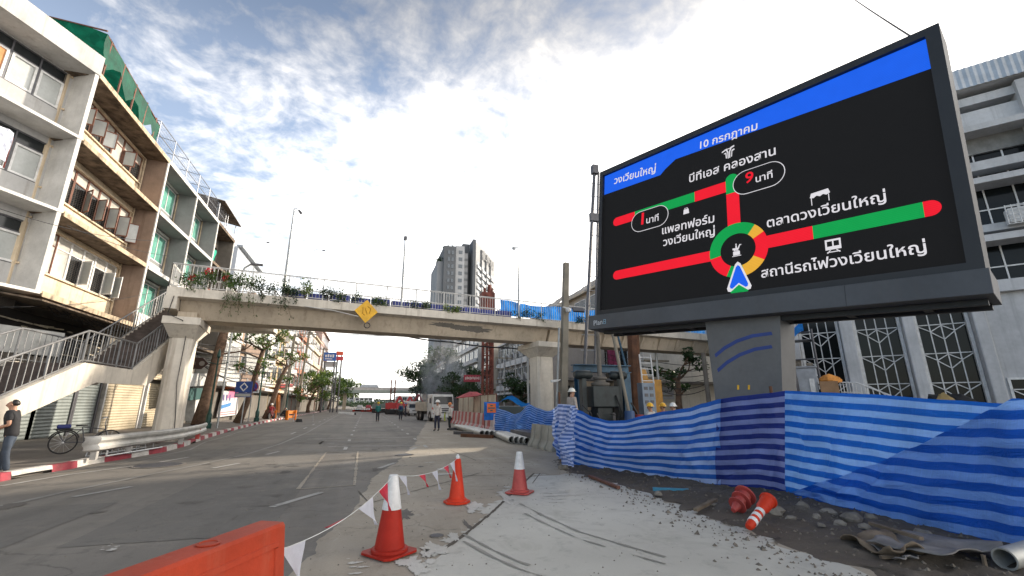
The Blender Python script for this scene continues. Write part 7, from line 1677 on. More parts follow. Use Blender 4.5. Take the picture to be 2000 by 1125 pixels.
# right side trees
q = AY(838, 790, 88); tree('big_tree', 'large dense green tree in the smoke left of the condominium tower', (q.x, 88, 0), (.3, 0), 4.8, .5, 3.3, 3, 9000, .24, 1.35, M['leaf_dark'], 41, M['leaf'], 'trees on the right side of the street')
q = AY(812, 790, 100); tree('big_tree', 'dark tree left behind the large dense tree', (q.x, 100, 0), (0, 0), 4.0, .4, 2.4, 2, 3000, .24, 1.2, M['leaf_dark'], 42, None, 'trees on the right side of the street')
q = AY(868, 790, 84); tree('big_tree', 'low dark bush like tree behind the lorry cab', (q.x, 84, 0), (0, 0), 2.2, .3, 2.2, 2, 2600, .22, 1.0, M['leaf_dark'], 43, None, 'trees on the right side of the street')
q = AY(905, 790, 62); tree('big_tree', 'dark tree behind the parasol and the red shop sign', (q.x, 62, 0), (0, 0), 2.6, .3, 1.9, 2, 2600, .17, .8, M['leaf_dark'], 44, None, 'trees on the right side of the street')
q = AY(1004, 790, 44); tree('big_tree', 'small palm like tree left in front of the grey arched house', (q.x, 44, 0), (0, 0), 2.6, .16, 1.3, 1, 900, .20, .6, M['leaf_dark'], 45, None, 'trees on the right side of the street')
q = AY(1046, 790, 40); tree('big_tree', 'small dark tree left of the right bridge pier', (q.x, 40, 0), (0, 0), 2.8, .16, 1.2, 1, 1100, .16, .6, M['leaf_dark'], 46, M['leaf'], 'trees on the right side of the street')
q = AY(1332, 815, 26); zt = AY(1330, 735, 26).z; tree('big_tree', 'knotty pruned tree against the pale wall left of the billboard pillar', (q.x, 26, 0), (-.1, 0), zt - .3, .26, 1.2, 1, 900, .15, .5, M['leaf_dark'], 47, M['leaf_dark'], 'trees on the right side of the street')

# ================================================================== LEFT PAVEMENT
# guard rail on posts
gp = [G(182, 897, .15), G(250, 885, .15), G(318, 874, .15), G(352, 867, .15), G(385, 857, .15)]
gr = E('guard_rail', 'dented steel guard rail on posts along the left kerb', 'guard rail', (0, 0, 0))
for i, p in enumerate(gp):
    if i == 2: continue
    b = MB(); b.box(p.x - .07, p.x + .07, p.y - .06, p.y + .06, .14, .72); b.build('rail_post', M['red_old'] if i == 4 else mat('grey rail post', (.36, .35, .33), .7, dirt=.4, scale=3), gr)
pl = [G(150, 899, .15), *gp, G(397, 851, .15)]; pl = [Vector((p.x + .11, p.y - .06, 0)) for p in pl]
secw = [(.0, .36), (.05, .40), (.05, .46), (.0, .53), (.0, .57), (.05, .64), (.05, .70), (.0, .755)]; rows = []
for i, p in enumerate(dense(pl, .25)):
    rows.append([(p.x + (.05 - s_[0]) * -1.0 + .012 * nz(i * .7, j), p.y, s_[1] + .014 * nz(i * .5, j * .3, 3)) for j, s_ in enumerate(secw)])
b = MB(); b.grid(rows); o = b.build('rail_beam', mat('dusty galvanised rail', (.46, .45, .42), .55, .4, scale=2.5, dirt=.45, dirtc=(.24, .21, .17)), gr, True, sharp=25); s_ = o.modifiers.new('thickness', 'SOLIDIFY'); s_.thickness = .012
# bicycle parked against the rail, bicycle rack behind the rail
def cycle(label, loc, rz, name='bicycle', basket=True):
    o = E(name, label, 'bicycle', loc, rz); 
    for x in (-.52, .52):
        b = MB(); b.tube([(x + .315 * math.cos(a), 0, .335 + .315 * math.sin(a)) for a in [i * math.pi / 14 for i in range(29)]], .021, 6, False); w_ = b.build('wheel', M['black'], o, True)
        b = MB()
        for i in range(14): a = i * math.pi / 7; b.tube([(x, 0, .335), (x + .3 * math.cos(a), 0, .335 + .3 * math.sin(a))], .0035, 3, False)
        b.tube([(x, -.05, .335), (x, .05, .335)], .025, 8); b.build('spokes', M['steel'], w_)
    b = MB(); ss_ = (-.16, 0, .78); bb_ = (-.05, 0, .32); hd_ = (.36, 0, .82); hl = (.40, 0, .68)
    for a, c in ((ss_, bb_), (bb_, hl), (ss_, hl), (hd_, hl), (bb_, (-.52, 0, .335)), ((-.15, 0, .72), (-.52, 0, .335)), (hl, (.52, 0, .335)), ((-.16, 0, .70), (-.75, 0, .70)), ((-.72, 0, .70), (-.52, 0, .36))): b.tube([a, c], .016, 6)
    b.build('frame', M['steel_dark'], o); b = MB(); b.add([(-.32, -.10, .84), (-.32, .10, .84), (-.04, .03, .84), (-.04, -.03, .84), (-.32, -.09, .79), (-.32, .09, .79), (-.04, .02, .81), (-.04, -.02, .81)], [(0, 3, 2, 1), (4, 5, 6, 7), (0, 1, 5, 4), (1, 2, 6, 5), (2, 3, 7, 6), (3, 0, 4, 7)]); b.build('saddle', M['black'], o, bevel=.02)
    b = MB(); b.tube([hd_, (.37, 0, 1.0)], .015, 6); b.tube([(.25, -.27, 1.02), (.36, -.18, 1.06), (.38, 0, 1.02), (.36, .18, 1.06), (.25, .27, 1.02)], .014, 6); b.build('handlebar', M['steel'], o); b = MB(); b.box(-.8, -.36, -.08, .08, .715, .74); b.build('rear_rack', M['black'], o)
    b = MB(); b.tube([(-.52 + .36 * math.cos(a), 0, .335 + .36 * math.sin(a)) for a in [R(20) + i * R(140) / 8 for i in range(9)]], .02, 5); b.build('mudguard', M['black'], o)
    return o
p = G(126, 887, .15); bc = cycle('black bicycle with blue cushion parked on the pavement beside the guard rail', (p.x + .35, p.y + .25, .15), R(28))
b = MB(); b.box(-.74, -.42, -.1, .1, .745, .86); b.build('blue_cushion', flat('dark blue cushion', (.02, .03, .16)), bc, bevel=.03)
p = G(245, 885, .15); rk = E('bicycle_rack', 'low steel bicycle rack with hoops behind the guard rail', 'bicycle rack', (p.x - .45, p.y - .9, .15), R(83)); b = MB(); b.tube([(-.2, 0, .03), (2.6, 0, .03)], .022, 6); b.tube([(-.2, -.5, .03), (2.6, -.5, .03)], .022, 6); b.tube([(-.2, -.5, .03), (-.2, -.5, .4), (-.1, 0, .45), (-.2, 0, .03)], .022, 6); b.build('rack_base', M['steel'], rk)
for i in range(6):
    b = MB(); x = .1 + i * .45; b.tube([(x + .06, -.1 + .22 * math.cos(a), .04 + .42 * math.sin(a)) for a in [j * math.pi / 8 for j in range(9)]], .012, 5); b.build('hoop', M['steel'], rk)
p = G(292, 868, .15)
for i, lab in enumerate(('nearest', 'middle', 'farthest')): b = MB(); b.box(-.15, .15, -.15, .15, 0, .32); o = b.build('cement_block', M['concrete_dark'], None, bevel=.02); o.location = (p.x, p.y + (i - 1) * .36, .15); tag(o, lab + ' of three dark cement blocks standing behind the guard rail', 'block', 'cement blocks behind the guard rail')
# signs and lamps along the kerb
def signpole(o, h, r=.04): b = MB(); b.tube([(0, 0, 0), (0, 0, h)], r, 8); b.build('post', M['pole'], o, True)
bs = onX(362, -9.0); o = E('arrow_sign', 'brown arrow shaped direction sign right of the left bridge pier', 'road sign', bs, R(0)); zc = hz_(378, 710, -9.0) - .15; signpole(o, zc + .1, .06); b = MB(); b.extr([(-1.0, -.06, zc - .3), (.45, -.06, zc - .3), (.75, -.06, zc), (.45, -.06, zc + .3), (-1.0, -.06, zc + .3)], (0, .05, 0)); b.build('arrow_board', flat('brown sign paint', (.045, .022, .018)), o); b = MB(); b.lathe([(.13, 0), (.13, .01)], 14); b.X = None; b.v = [(x + .45, -.062 - z, y + zc) for x, y, z in b.v]; b.build('pale_disc', flat('pale disc', (.3, .28, .26)), o); b = MB()
for i in range(6): x = -.8 + i * .17; b.box(x, x + .11, -.066, -.061, zc - .08, zc + .08)
b.build('lettering', flat('dull sign letters', (.16, .12, .10)), o)
bs = onX(476, -9.2); o = E('blue_diamond_sign', 'blue square road sign with a white diamond outline on a post', 'road sign', bs, R(-4)); signpole(o, hz_(476, 742, -9.2), .045)
z0, z1 = hz_(472, 766, -9.2) - .15, hz_(472, 743, -9.2) - .15; b = MB(); b.box(-.75, .45, -.06, -.03, z0, z1); b.box(-.75, .45, -.06, -.03, z0 - .35, z0 - .03); b.build('sign_plate', mat('blue sign face', (.012, .05, .22), .5), o); zc = (z0 + z1) / 2; b = MB()
q_ = [(-.15, zc + .36), (.16, zc), (-.15, zc - .36), (-.46, zc)]; q2 = [(-.15, zc + .24), (.06, zc), (-.15, zc - .24), (-.36, zc)]; b.add([(x, -.064, z) for x, z in q_ + q2], [(i, (i + 1) % 4, 4 + (i + 1) % 4, 4 + i) for i in range(4)]); b.build('white_diamond', M['white_plastic'], o); b = MB(); b.box(-.7, .4, -.064, -.061, z0 - .3, z0 - .08); b.build('grey_plate', flat('dirty pale plate', (.36, .36, .34)), o)
bs = onX(489, -9.0); o = E('no_parking_sign', 'round no parking sign on a white plate next to the blue diamond sign', 'road sign', bs, R(-4)); z0, z1 = hz_(488, 767, -9.0) - .15, hz_(488, 742, -9.0) - .15; signpole(o, z1 - .1, .03); zc = z1 - .48; b = MB(); b.box(-.42, .5, -.05, -.03, z0, z1); b.build('white_plate', M['white_plastic'], o)
def disc(rad, y, m, nm): b = MB(); b.add([(.04 + rad * math.cos(i * R(15)), y, zc + rad * math.sin(i * R(15))) for i in range(24)], [tuple(range(24))]); b.build(nm, m, o)
disc(.40, -.054, flat('sign red', (.32, .03, .05)), 'red_ring'); disc(.31, -.058, flat('sign blue', (.03, .04, .22)), 'blue_disc'); b = MB(); b.beam((-.18, -.061, zc + .22), (.26, -.061, zc - .22), .02, .09, (0, 1, 0)); b.build('red_slash', flat('sign red two', (.3, .03, .06)), o); b = MB(); b.box(-.34, .42, -.054, -.051, z0 + .12, z0 + .2); b.build('black_text_bar', M['black'], o)
def green_lamp(label, px, X, top, globe=True, arm=0):
    bs = onX(px, X); o = E('green_lamp_post', label, 'street lamp', bs, 0, 'dark green lamp posts on the left pavement'); ht = hz_(top[0], top[1], X) - .15; dx = 0
    b = MB(); b.lathe([(.22, 0), (.22, .3), (.16, .36), (.17, .8), (.11, .95), (.075, 1.2), (.06, ht * .6), (.045, ht)], 12); b.build('post', M['green_iron'], o, True)
    if globe: b = MB(); b.lathe([(.05, ht - .1), (.12, ht), (.08, ht + .3), (.02, ht + .5)], 10); b.tube([(-.6, 0, ht - .35), (0, 0, ht - .5), (.6, 0, ht - .35)], .03, 6); b.build('finial', M['green_iron'], o, True)
    if arm:
        b = MB(); b.tube([(0, 0, ht), (arm * .4, 0, ht + .25), (arm, 0, ht + .1)], .03, 6); b.build('arm', M['green_iron'], o); b = MB(); b.lathe([(.05, .1), (.22, 0), (.24, -.15), (.15, -.35), (.02, -.42)], 14, (arm, 0, ht)); b.build('globe', M['lamp_glass'], o, True)
    return o
green_lamp('dark green lamp post with ornate head just right of the guard rail end', 412, -9.4, (438, 700))
green_lamp('tall dark green lamp post between the round sign and the motorcyclist', 505, -9.2, (523, 655), True, 0)
green_lamp('green lamp post with opal globe in front of the yellowish house', 560, -9.8, (568, 664), False, .9)
green_lamp('distant green lamp post with white globe below the blue hoarding board', 632, -10, (636, 720), False, 1.0)
# shop fronts seen at street level: pink and white poster, orange banner, kiosk
def flatsign(name, label, cat, pxs, X, m, th=.06):
    q = [AX(*p, X) for p in pxs]; b = MB(); b.extr(q, (-th, 0, 0)); return tag(b.build(name, m, None, recalc=True), label, cat)
po = E('poster_board', 'white and pink advertising board with blue marks on the left pavement', 'poster', (0, 0, 0)); q = [AX(*p, -12.4) for p in ((424, 815), (464, 810), (466, 762), (436, 763))]; b = MB(); b.extr(q, (-.08, 0, 0)); b.build('board', mat('white poster print', (.62, .60, .60), .6), po, recalc=True)
def quadon(pxs, X, m, nm, par): b = MB(); b.face([AX(*p, X) for p in pxs]); b.build(nm, m, par)
quadon(((448, 763), (466, 762), (465, 776), (444, 778)), -12.39, flat('pink print', (.6, .16, .28)), 'pink_patch', po); quadon(((430, 792), (452, 786), (450, 793), (428, 800)), -12.388, flat('blue print', (.05, .2, .45)), 'blue_patch', po)
for i in range(3): quadon(((435 + i * 6, 783), (438 + i * 6, 782), (439 + i * 6, 770), (436 + i * 6, 771)), -12.386, flat('dark print', (.1, .08, .2)), 'print_mark', po)
for i in range(2): quadon(((427, 806 + i * 4), (460, 802 + i * 4), (460, 803.5 + i * 4), (427, 807.5 + i * 4)), -12.386, flat('red print', (.5, .1, .12)), 'print_line', po)
flatsign('orange_banner', 'small orange banner under the shop canopies left of the blue diamond sign', 'banner', ((441, 760), (460, 758), (460, 748), (443, 749)), -12.2, flat('orange banner cloth', (.62, .14, .02)))
flatsign('blue_board', 'tall blue advertising board right behind the left bridge pier', 'board', ((345, 828), (357, 826), (360, 786), (348, 788)), -12.0, flat('blue advert', (.04, .12, .35)))
flatsign('white_fridge', 'white upright fridge case in the shop behind the brown arrow sign', 'fridge', ((378, 822), (392, 820), (396, 772), (383, 773)), -12.6, M['cab_white'], .6)
flatsign('green_shop_fascia', 'dark green shop fascia behind the brown arrow sign', 'shop sign', ((340, 785), (410, 778), (412, 758), (342, 758)), -12.55, flat('dark green fascia', (.012, .07, .065)), .2)
flatsign('white_shop_sign', 'white shop sign boards above the green fascia on the left', 'shop sign', ((345, 757), (470, 748), (470, 728), (350, 730)), -12.45, mat('white sign board', (.52, .52, .5), .6, dirt=.3, scale=2), .12)
flatsign('cladding_screen', 'big grey ribbed screen on the facade behind the pollarded tree', 'cladding', ((480, 725), (515, 727), (522, 650), (485, 640)), -12.6, mat('ribbed grey cladding', (.42, .42, .40), .6, .2, wave=('Z', 3, .5)), .2)
st = flatsign('stacked_signs', 'tall white sign with dark characters on the left facades', 'sign', ((517, 727), (530, 728), (542, 672), (529, 668)), -12.3, mat('white tall sign', (.66, .64, .60), .6, var=.1), .12)
for i in range(6): k_ = 5 - i; b = MB(); b.extr([AX(*p, -12.27) for p in ((525 + k_ * 1.9, 722 - k_ * 9), (532 + k_ * 1.9, 722 - k_ * 9), (533 + k_ * 1.9, 717 - k_ * 9), (526 + k_ * 1.9, 717 - k_ * 9))], (-.02, 0, 0)); b.build('sign_character', M['steel_dark'], st, recalc=True)
flatsign('red_awning', 'dark red rounded awning over a shop with orange posts', 'awning', ((548, 757), (572, 756), (572, 750), (550, 750)), -11.6, flat('red awning', (.3, .03, .03)), 1.0)
flatsign('orange_post', 'orange painted shop post under the dark red awning', 'post', ((543, 806), (547, 805.5), (549, 760), (545, 760)), -12.0, flat('orange post', (.6, .2, .05)), .3)
for px, py, X, w_, h_, lab, m_ in ((560, 662, -12.2, 1.1, .8, 'white projecting sign near the opal globe lamp', 'white_plastic'), (575, 700, -12.2, 1.2, .5, 'pale ledge sign above the dark red awning', 'alu')):
    q = AX(px, py, X); b = MB(); b.box(-w_ / 2, w_ / 2, 0, .15, -h_ / 2, h_ / 2); o = b.build('projecting_sign', M[m_], None); o.location = q; tag(o, lab, 'sign')
# blue and red hoardings on legs far down the left row
def board(label, px0, px1, py0, py1, Y, m, name='hoarding_board', marks=True):
    a, c = AY(px0, py0, Y), AY(px1, py1, Y); o = E(name, label, 'billboard', (a.x, Y, 0)); b = MB(); b.box(0, c.x - a.x, 0, .3, c.z, a.z); b.build('panel', m, o); b = MB()
    for x in (.3, c.x - a.x - .3): b.tube([(x, .5, 0), (x, .5, a.z)], .12, 6)
    b.build('leg', M['steel_dark'], o)
    if marks:
        b = MB(); h_ = a.z - c.z; w_ = c.x - a.x
        for i in range(4): b.box(w_ * (.12 + i * .19), w_ * (.25 + i * .19), -.03, -.01, c.z + h_ * .42, c.z + h_ * (.72 + .06 * (i % 2)))
        b.box(w_ * .12, w_ * .7, -.03, -.01, c.z + h_ * .18, c.z + h_ * .28); b.build('lettering', M['white_plastic'], o)
board('blue billboard with white lettering far down the left row', 633, 656, 688, 705, 100, flat('blue billboard', (.03, .11, .36)))
board('grey white lower panel under the blue billboard', 633, 656, 706, 717, 100.6, flat('grey panel', (.40, .41, .40)), marks=False)
board('upper red orange board beside the blue billboard', 657, 670, 686, 694, 101, flat('red orange board', (.68, .10, .04)), marks=False)
board('lower red board beside the blue billboard', 657, 670, 696, 704, 101.4, flat('pink red board', (.62, .05, .06)), marks=False)
# street stall: orange barriers, a resting worker, table, motorcyclist
p = onX(551, -8.6, 0.01)
for i, (dx, lab) in enumerate(((-1.0, 'left orange plastic folding barrier behind the dark clothed resting worker'), (1.0, 'right orange plastic folding barrier beside the grey table'))):
    o = E('orange_road_guard', lab, 'barrier', (p.x + dx, p.y, .01), R(20 + 30 * i)); b = MB()
    for x in (-.5, .5): b.box(x - .06, x + .06, -.2, .2, 0, 1.0)
    b.box(-.44, .44, -.04, .04, .62, .95); b.box(-.44, .44, -.04, .04, .2, .45); b.build('panel', flat('bright orange plastic', (.75, .22, .02)), o, bevel=.02)
person('dark clothed worker sitting bent over between the orange road guards', (p.x + .1, p.y - .4, -.38), R(-60), 1.68, (.015, .015, .02), (.02, .02, .025), None, None, 'long', (((.22, .15, 1.12), (.16, .4, .98)), ((-.22, .15, 1.12), (-.16, .4, .98))), 0, lean=.35, sit=True)
b = MB(); b.box(-.25, .25, -.2, .2, .41, .45); [b.tube([(x, y, 0), (x, y, .41)], .02, 5) for x in (-.22, .22) for y in (-.17, .17)]; o = b.build('stool', M['steel_dark'], None); o.location = (p.x + .1, p.y - .4, .01); tag(o, 'low dark stool under the dark clothed resting worker', 'stool')
p = onX(590, -7.0, .01); p = G(592, 824, .01); o = E('folding_table', 'grey folding table with a dark bag under it on the road edge', 'table', (p.x, p.y, .01), R(5)); b = MB(); b.box(-.9, .9, -.35, .35, .70, .74); b.build('table_top', M['tin'], o); b = MB(); [b.tube([(x, y, 0), (x * .95, y, .70)], .025, 5) for x in (-.85, .85) for y in (-.3, .3)]; b.build('leg', M['steel'], o)
lump('black_bag', 'black bag on the ground below the grey folding table', 'bag', (p.x - .35, p.y - .2, .08), (.32, .22, .22), M['black'], 61)
p = onX(533, -9.3, .15)
o = E('motorcycle', 'parked motorcycle under the rider in the white helmet', 'motorcycle', (p.x, p.y, .15), R(80))
for x in (-.6, .6): b = MB(); b.X = Matrix.Translation((x, 0, .3)) @ Matrix.Rotation(R(90), 4, 'X'); b.lathe([(.15, -.05), (.28, -.05), (.3, 0), (.28, .05), (.15, .05)], 18); b.build('wheel', M['black'], o, True)
b = MB(); b.box(-.5, .3, -.12, .12, .45, .72); b.box(-.7, .1, -.14, .14, .72, .82); b.beam((.35, 0, .95), (.6, 0, .3), .08); b.box(-.2, .25, -.15, .15, .25, .45); b.build('frame', flat('dark red motorcycle', (.10, .02, .02), .3), o, bevel=.03); b = MB(); b.tube([(.3, -.35, 1.0), (.36, 0, .98), (.3, .35, 1.0)], .02, 6); b.build('handlebar', M['steel_dark'], o)
person('motorcyclist in red shirt and white helmet waiting by the kerb', (p.x - .1, p.y, -.02), R(-10), 1.68, (.30, .03, .04), (.03, .03, .04), (.70, .70, .68), None, 'long', (((.24, .2, 1.2), (.28, .45, 1.1)), ((-.24, .2, 1.2), (-.28, .45, 1.1))), 0, sit=True)
lump('yellow_shrub', 'small yellow green potted shrub beside the thick leaning trunk', 'shrub', onX(409, -11.0, .15) + Vector((0, 0, .5)), (.3, .3, .35), M['leaf_light'], 64)
# utility poles with cross arms on the left
def upole(label, px, X, pyt, arms, lean=0.0):
    bs = onX(px, X); ht = hz_(px + lean * 10, pyt, X) - .15; o = E('utility_pole', label, 'utility pole', bs, 0, 'concrete utility poles with cross arms'); b = MB(); b.beam((0, 0, 0), (lean, 0, ht), .30, .30); b.build('shaft', M['pole_conc'], o); b = MB()
    for k_ in range(arms):
        z = ht - .4 - k_ * 1.5; b.box(-1.3 + lean, 1.3 + lean, -.08, .08, z, z + .14); [b.lathe([(.05, 0), (.07, .1), (.03, .28)], 6, (x + lean, 0, z + .14)) for x in (-1.2, -.5, .5, 1.2)]
    b.build('cross_arm', M['pole_conc'], o); return Vector((bs.x + lean, bs.y, ht))
t1 = upole('tall utility pole with two cross arms over the left trees', 580, -9.9, 636, 2, .6); t2 = upole('farther utility pole with cross arms by the red brown house', 618, -10, 668, 2, .3); t3 = upole('nearest utility pole on the left half hidden by the globe lamp', 553, -10.2, 640, 2, .4)
for i, x in enumerate((-1.2, -.4, .5, 1.2)):
    cable('power_line', ['leftmost', 'second', 'third', 'rightmost'][i] + ' power line strung between the left utility poles', [Vector((t3.x + x, t3.y, t3.z + .1)), Vector((t1.x + x, t1.y, t1.z + .1)), Vector((t2.x + x, t2.y, t2.z))], .02, .5, group='power lines over the left pavement')
cable('span_wire', 'light span wire crossing the street far below the footbridge', [AY(560, 645, 42), AY(700, 654, 38), AY(785, 655, 36)], .025, .05)
cable('span_cable', 'thick black cable sagging under the footbridge towards the tower', [AY(785, 655, 30), AY(880, 668, 29), AY(1000, 680, 28), AY(1085, 684, 26)], .05, .08)
for i, (a, c, s_) in enumerate((((0, 408), (300, 470), .25), ((0, 600), (340, 560), .3), ((130, 440), (330, 500), .2), ((330, 700), (560, 730), .4), ((380, 690), (520, 700), .3))): cable('service_wire', ['thin wire across the cream facade at the second floor', 'thin wire across the white and cream facades above the awning', 'short wire from the cream facade to the footbridge', 'wire behind the left bridge pier towards the trees', 'wire between the leaning trunk and the pollarded tree'][i], [AX(*a, -12.0), AX(*c, -11.6)], .012, s_)
for i in range(9): a, c = (300 + i * 14, 652 + i * 9), (600 + i * 4, 690 + i * 8); cable('cable_bundle', ['topmost', 'second', 'third', 'fourth', 'fifth', 'sixth', 'seventh', 'eighth', 'lowest'][i] + ' sagging cable of the bundle strung behind the left pier along the shop fronts', [AX(a[0], a[1], -11.9), AX(470, (a[1] + c[1]) / 2 + 8, -11.6), AX(*c, -11.2)], .022 + .012 * (i % 3), .18 + .05 * (i % 4), group='cable bundle along the left shop fronts')
# street end: far footbridge, barriers, red machines, haze of buildings
fb = E('far_footbridge', 'distant pale green footbridge spanning the far end of the street', 'footbridge', (0, 150, 0)); xa, xb = AY(684, 765, 150).x, AY(822, 765, 150).x; za, zb = AY(750, 757, 150).z, AY(750, 768, 150).z; b = MB(); b.box(xa - 5, xb + 8, 0, 3, zb, zb + .9); b.build('deck', mat('pale green bridge paint', (.36, .42, .38), .8), fb); b = MB(); b.box(xa - 5, xb + 8, .05, .12, zb + .9, za); b.build('parapet', M['white_trim'], fb); [MB().box(x, x + 1, 1, 2, 0, zb).build('pier', M['concrete'], fb) for x in (xa - 2, xb + 1)]; b = MB(); b.add([(AY(702, 760, 150).x, -.1, za), (AY(740, 760, 150).x, -.1, za), (AY(740, 760, 150).x, 3.1, za), (AY(702, 760, 150).x, 3.1, za), (AY(706, 757, 150).x, 0, za + .9), (AY(737, 757, 150).x, 0, za + .9), (AY(737, 757, 150).x, 3, za + .9), (AY(706, 757, 150).x, 3, za + .9)], [(0, 1, 5, 4), (1, 2, 6, 5), (2, 3, 7, 6), (3, 0, 4, 7), (4, 5, 6, 7)]); b.build('stair_roof', M['metal_roof'], fb)
pj = None
for i in range(8):
    px = 697 + i * 4.4; q = AY(px, 790, 112 if i < 4 else 108); loc = (q.x, q.y, 0)
    lab = ['leftmost', 'second', 'third', 'fourth', 'fifth', 'sixth', 'seventh', 'rightmost'][i] + ' red and white water barrier closing the far end of the road'
    if pj is None: pj = E('far_barrier', lab, 'barrier', loc, 0, 'red and white barriers across the far road'); b = MB(); b.box(-.9, .9, -.25, .25, 0, .75); b.build('body', M['red'], pj, bevel=.05); b = MB(); b.box(-.92, -.5, -.26, .26, .4, .76); b.build('white_band', M['white_plastic'], pj)
    else: dup(pj, loc, 0, lab)
bsm = MB()
for i in range(18): q = onX(660 + i * 2.0, -5.2 + .1 * i, 0); 
pj = None
for i in range(12):
    q = G(668 + i * 2.4, 793.6); q = AY(666 + i * 2.5, 790, 86 - i * .8); lab = 'low black and white kerb block number row left of the far barriers'
    if pj is None: pj = E('kerb_block', 'low black and white road block in the row left of the far barriers', 'road block', (q.x, q.y, 0), 0, 'black and white blocks across the far lane'); b = MB(); b.box(-.28, 0, -.15, .15, 0, .35); b.build('white_half', M['white_plastic'], pj); b = MB(); b.box(.001, .28, -.15, .15, 0, .35); b.build('black_half', M['black'], pj)
    else: dup(pj, (q.x, q.y, 0), 0)
def far_machine(px, Y, label, w_, h_, c, name='red_excavator'):
    q = AY(px, 790, Y); o = E(name, label, 'excavator', (q.x, Y, 0)); b = MB(); b.box(-w_ * .5, w_ * .5, -1, 1, .9, 1.0 + h_ * .35); b.box(-w_ * .3, .1, -.8, .8, 1.0 + h_ * .351, h_ * .8); b.build('house', flat('machine red', c), o, bevel=.08); b = MB(); b.beam((.2, -.3, 1.2), (w_ * .55, -.3, h_ * 1.25), .35); b.beam((w_ * .55, -.3, h_ * 1.25), (w_ * .95, -.3, h_ * .5), .28); b.build('boom', flat('machine red', c), o); b = MB(); b.box(-w_ * .5, w_ * .5, -1.2, -.5, 0, .8); b.box(-w_ * .5, w_ * .5, .5, 1.2, 0, .8); b.build('track', M['black'], o, bevel=.15)
far_machine(766, 80, 'red excavator with raised boom at the far works', 2.2, 2.4, (.42, .03, .03)); far_machine(787, 76, 'second red machine just left of the silver pickup', 2.0, 2.3, (.45, .04, .05)); far_machine(800, 95, 'farther red crane body over the pickup roof', 3.2, 2.9, (.40, .03, .04)); far_machine(742, 96, 'grey green machine far down the middle of the road', 3, 2.0, (.16, .19, .17), 'grey_excavator')
q = AY(766, 790, 120); o = E('red_mast', 'small distant red mast above the far footbridge', 'mast', (q.x, 120, 0)); zt = AY(766, 742, 120).z; b = MB(); [b.tube([(x, y, 0), (x, y, zt)], .15, 5) for x in (-.5, .5) for y in (0, 1)]; [b.beam((-.5, 0, z), (.5, 0, z + 1.2), .12) for z in range(1, int(zt) - 1)]; b.build('lattice', M['rust'], o)
q = G(757, 797); 
for i, (px, py, cc, lab) in enumerate(((757, 800, (.52, .05, .05), 'red triangular road work sign on the far road'), (703, 779, (.5, .5, .5), 'white distant car left of the far barriers'), (720, 781, (.35, .05, .06), 'red distant car behind the far barriers'), (735, 780, (.45, .46, .48), 'silver distant car near the middle of the far road'))):
    if i == 0: q = G(px, py); o = E('triangle_sign', lab, 'road sign', (q.x, q.y, 0)); b = MB(); b.extr([(-.55, 0, .05), (.55, 0, .05), (0, 0, 1.1)], (0, .04, 0)); b.build('plate', flat('sign red three', cc), o); b = MB(); b.box(-.04, .04, -.01, -.002, .25, .6); b.build('mark', M['white_plastic'], o)
    else:
        q = AY(px, 790, 135 + i * 6); o = E('distant_car', lab, 'car', (q.x, q.y, 0)); b = MB(); b.box(-.85, .85, 0, 4, .35, .9); b.add([(-.8, .8, .901), (.8, .8, .901), (.8, 3.4, .901), (-.8, 3.4, .901), (-.65, 1.4, 1.45), (.65, 1.4, 1.45), (.65, 3, 1.45), (-.65, 3, 1.45)], [(0, 1, 5, 4), (1, 2, 6, 5), (2, 3, 7, 6), (3, 0, 4, 7), (4, 5, 6, 7)]); b.build('body', flat('car paint', cc, .3), o, bevel=.06); [wheel(o, s_ * .75, y, .32, .2) for s_ in (-1, 1) for y in (.7, 3.2)]
# far trees and roofs that close the view
b = MB(); rr = random.Random(77)
for i in range(40): x = -30 + i * 2.6; leafmesh(b, (x, 330 + rr.uniform(-10, 10), rr.uniform(1, 3.5)), (3.5, 3, 2.2), 60, .8, rr=rr)
tag(b.build('distant_trees', M['leaf_dark'], None), kind='stuff')
for i, (x, w_, h_, lab) in enumerate(((-26, 16, 11, 'farthest left pale block closing the street end'), (-9, 14, 7, 'low white distant block left of the far road'), (6, 16, 5.5, 'low grey distant block in the middle of the street end'), (23, 18, 8, 'grey distant block right of the far road end'), (42, 22, 12, 'beige distant block at the right street end'))): far_shop(lab, 400 - i * 8, w_, h_, mm('distant render %d' % i, ((.4, .4, .4), (.5, .5, .49), (.36, .37, .38), (.33, .34, .36), (.42, .39, .34))[i]), 1, 4, M['white_trim'], fx=x, name='distant_block', balcony=False); bpy.context.view_layer.update()
for o in [q for q in bpy.data.objects if q.name.startswith('distant_block')]: o.rotation_euler = (0, 0, 0)
# ---- right side of the street
far_shop('old grey apartment house with slanted roof screens right of the bridge pier', 60, 26, 13.2, mm('old beige flats', (.34, .28, .22)), 3, 7, M['concrete'], fx=22, side='R', glassm=M['glass'])
fs = far_shop('dark grey arched house between the red pile rig and the bridge pier', 78, 17, 11.6, mm('grey arched render', (.24, .235, .225)), 2, 6, M['white_trim'], fx=22.6, side='R')
for i in range(6):
    b = MB(); x = 1.4 + i * 2.84
    for z in (4.4, 7.9): b.tube([(x + .95 * math.cos(a), -.48, z + .8 + .9 * math.sin(a)) for a in [j * math.pi / 8 for j in range(9)]], .16, 4)
    b.box(x + 1.25, x + 1.6, -.52, -.46, 3.5, 11.4); b.build('arch', mat('grey arch trim', (.40, .39, .37), .8), fs)
far_shop('plain beige end wall behind the red pile rig', 86, 7, 12.8, mm('beige end wall', (.46, .41, .34)), 1, 1, M['cream_wall'], fx=21.6, side='R', balcony=False)
far_shop('round balconied white grey house under the condominium tower', 112, 25, 16, mm('pale balcony render', (.42, .42, .41)), 4, 6, M['white_trim'], fx=21, side='R')
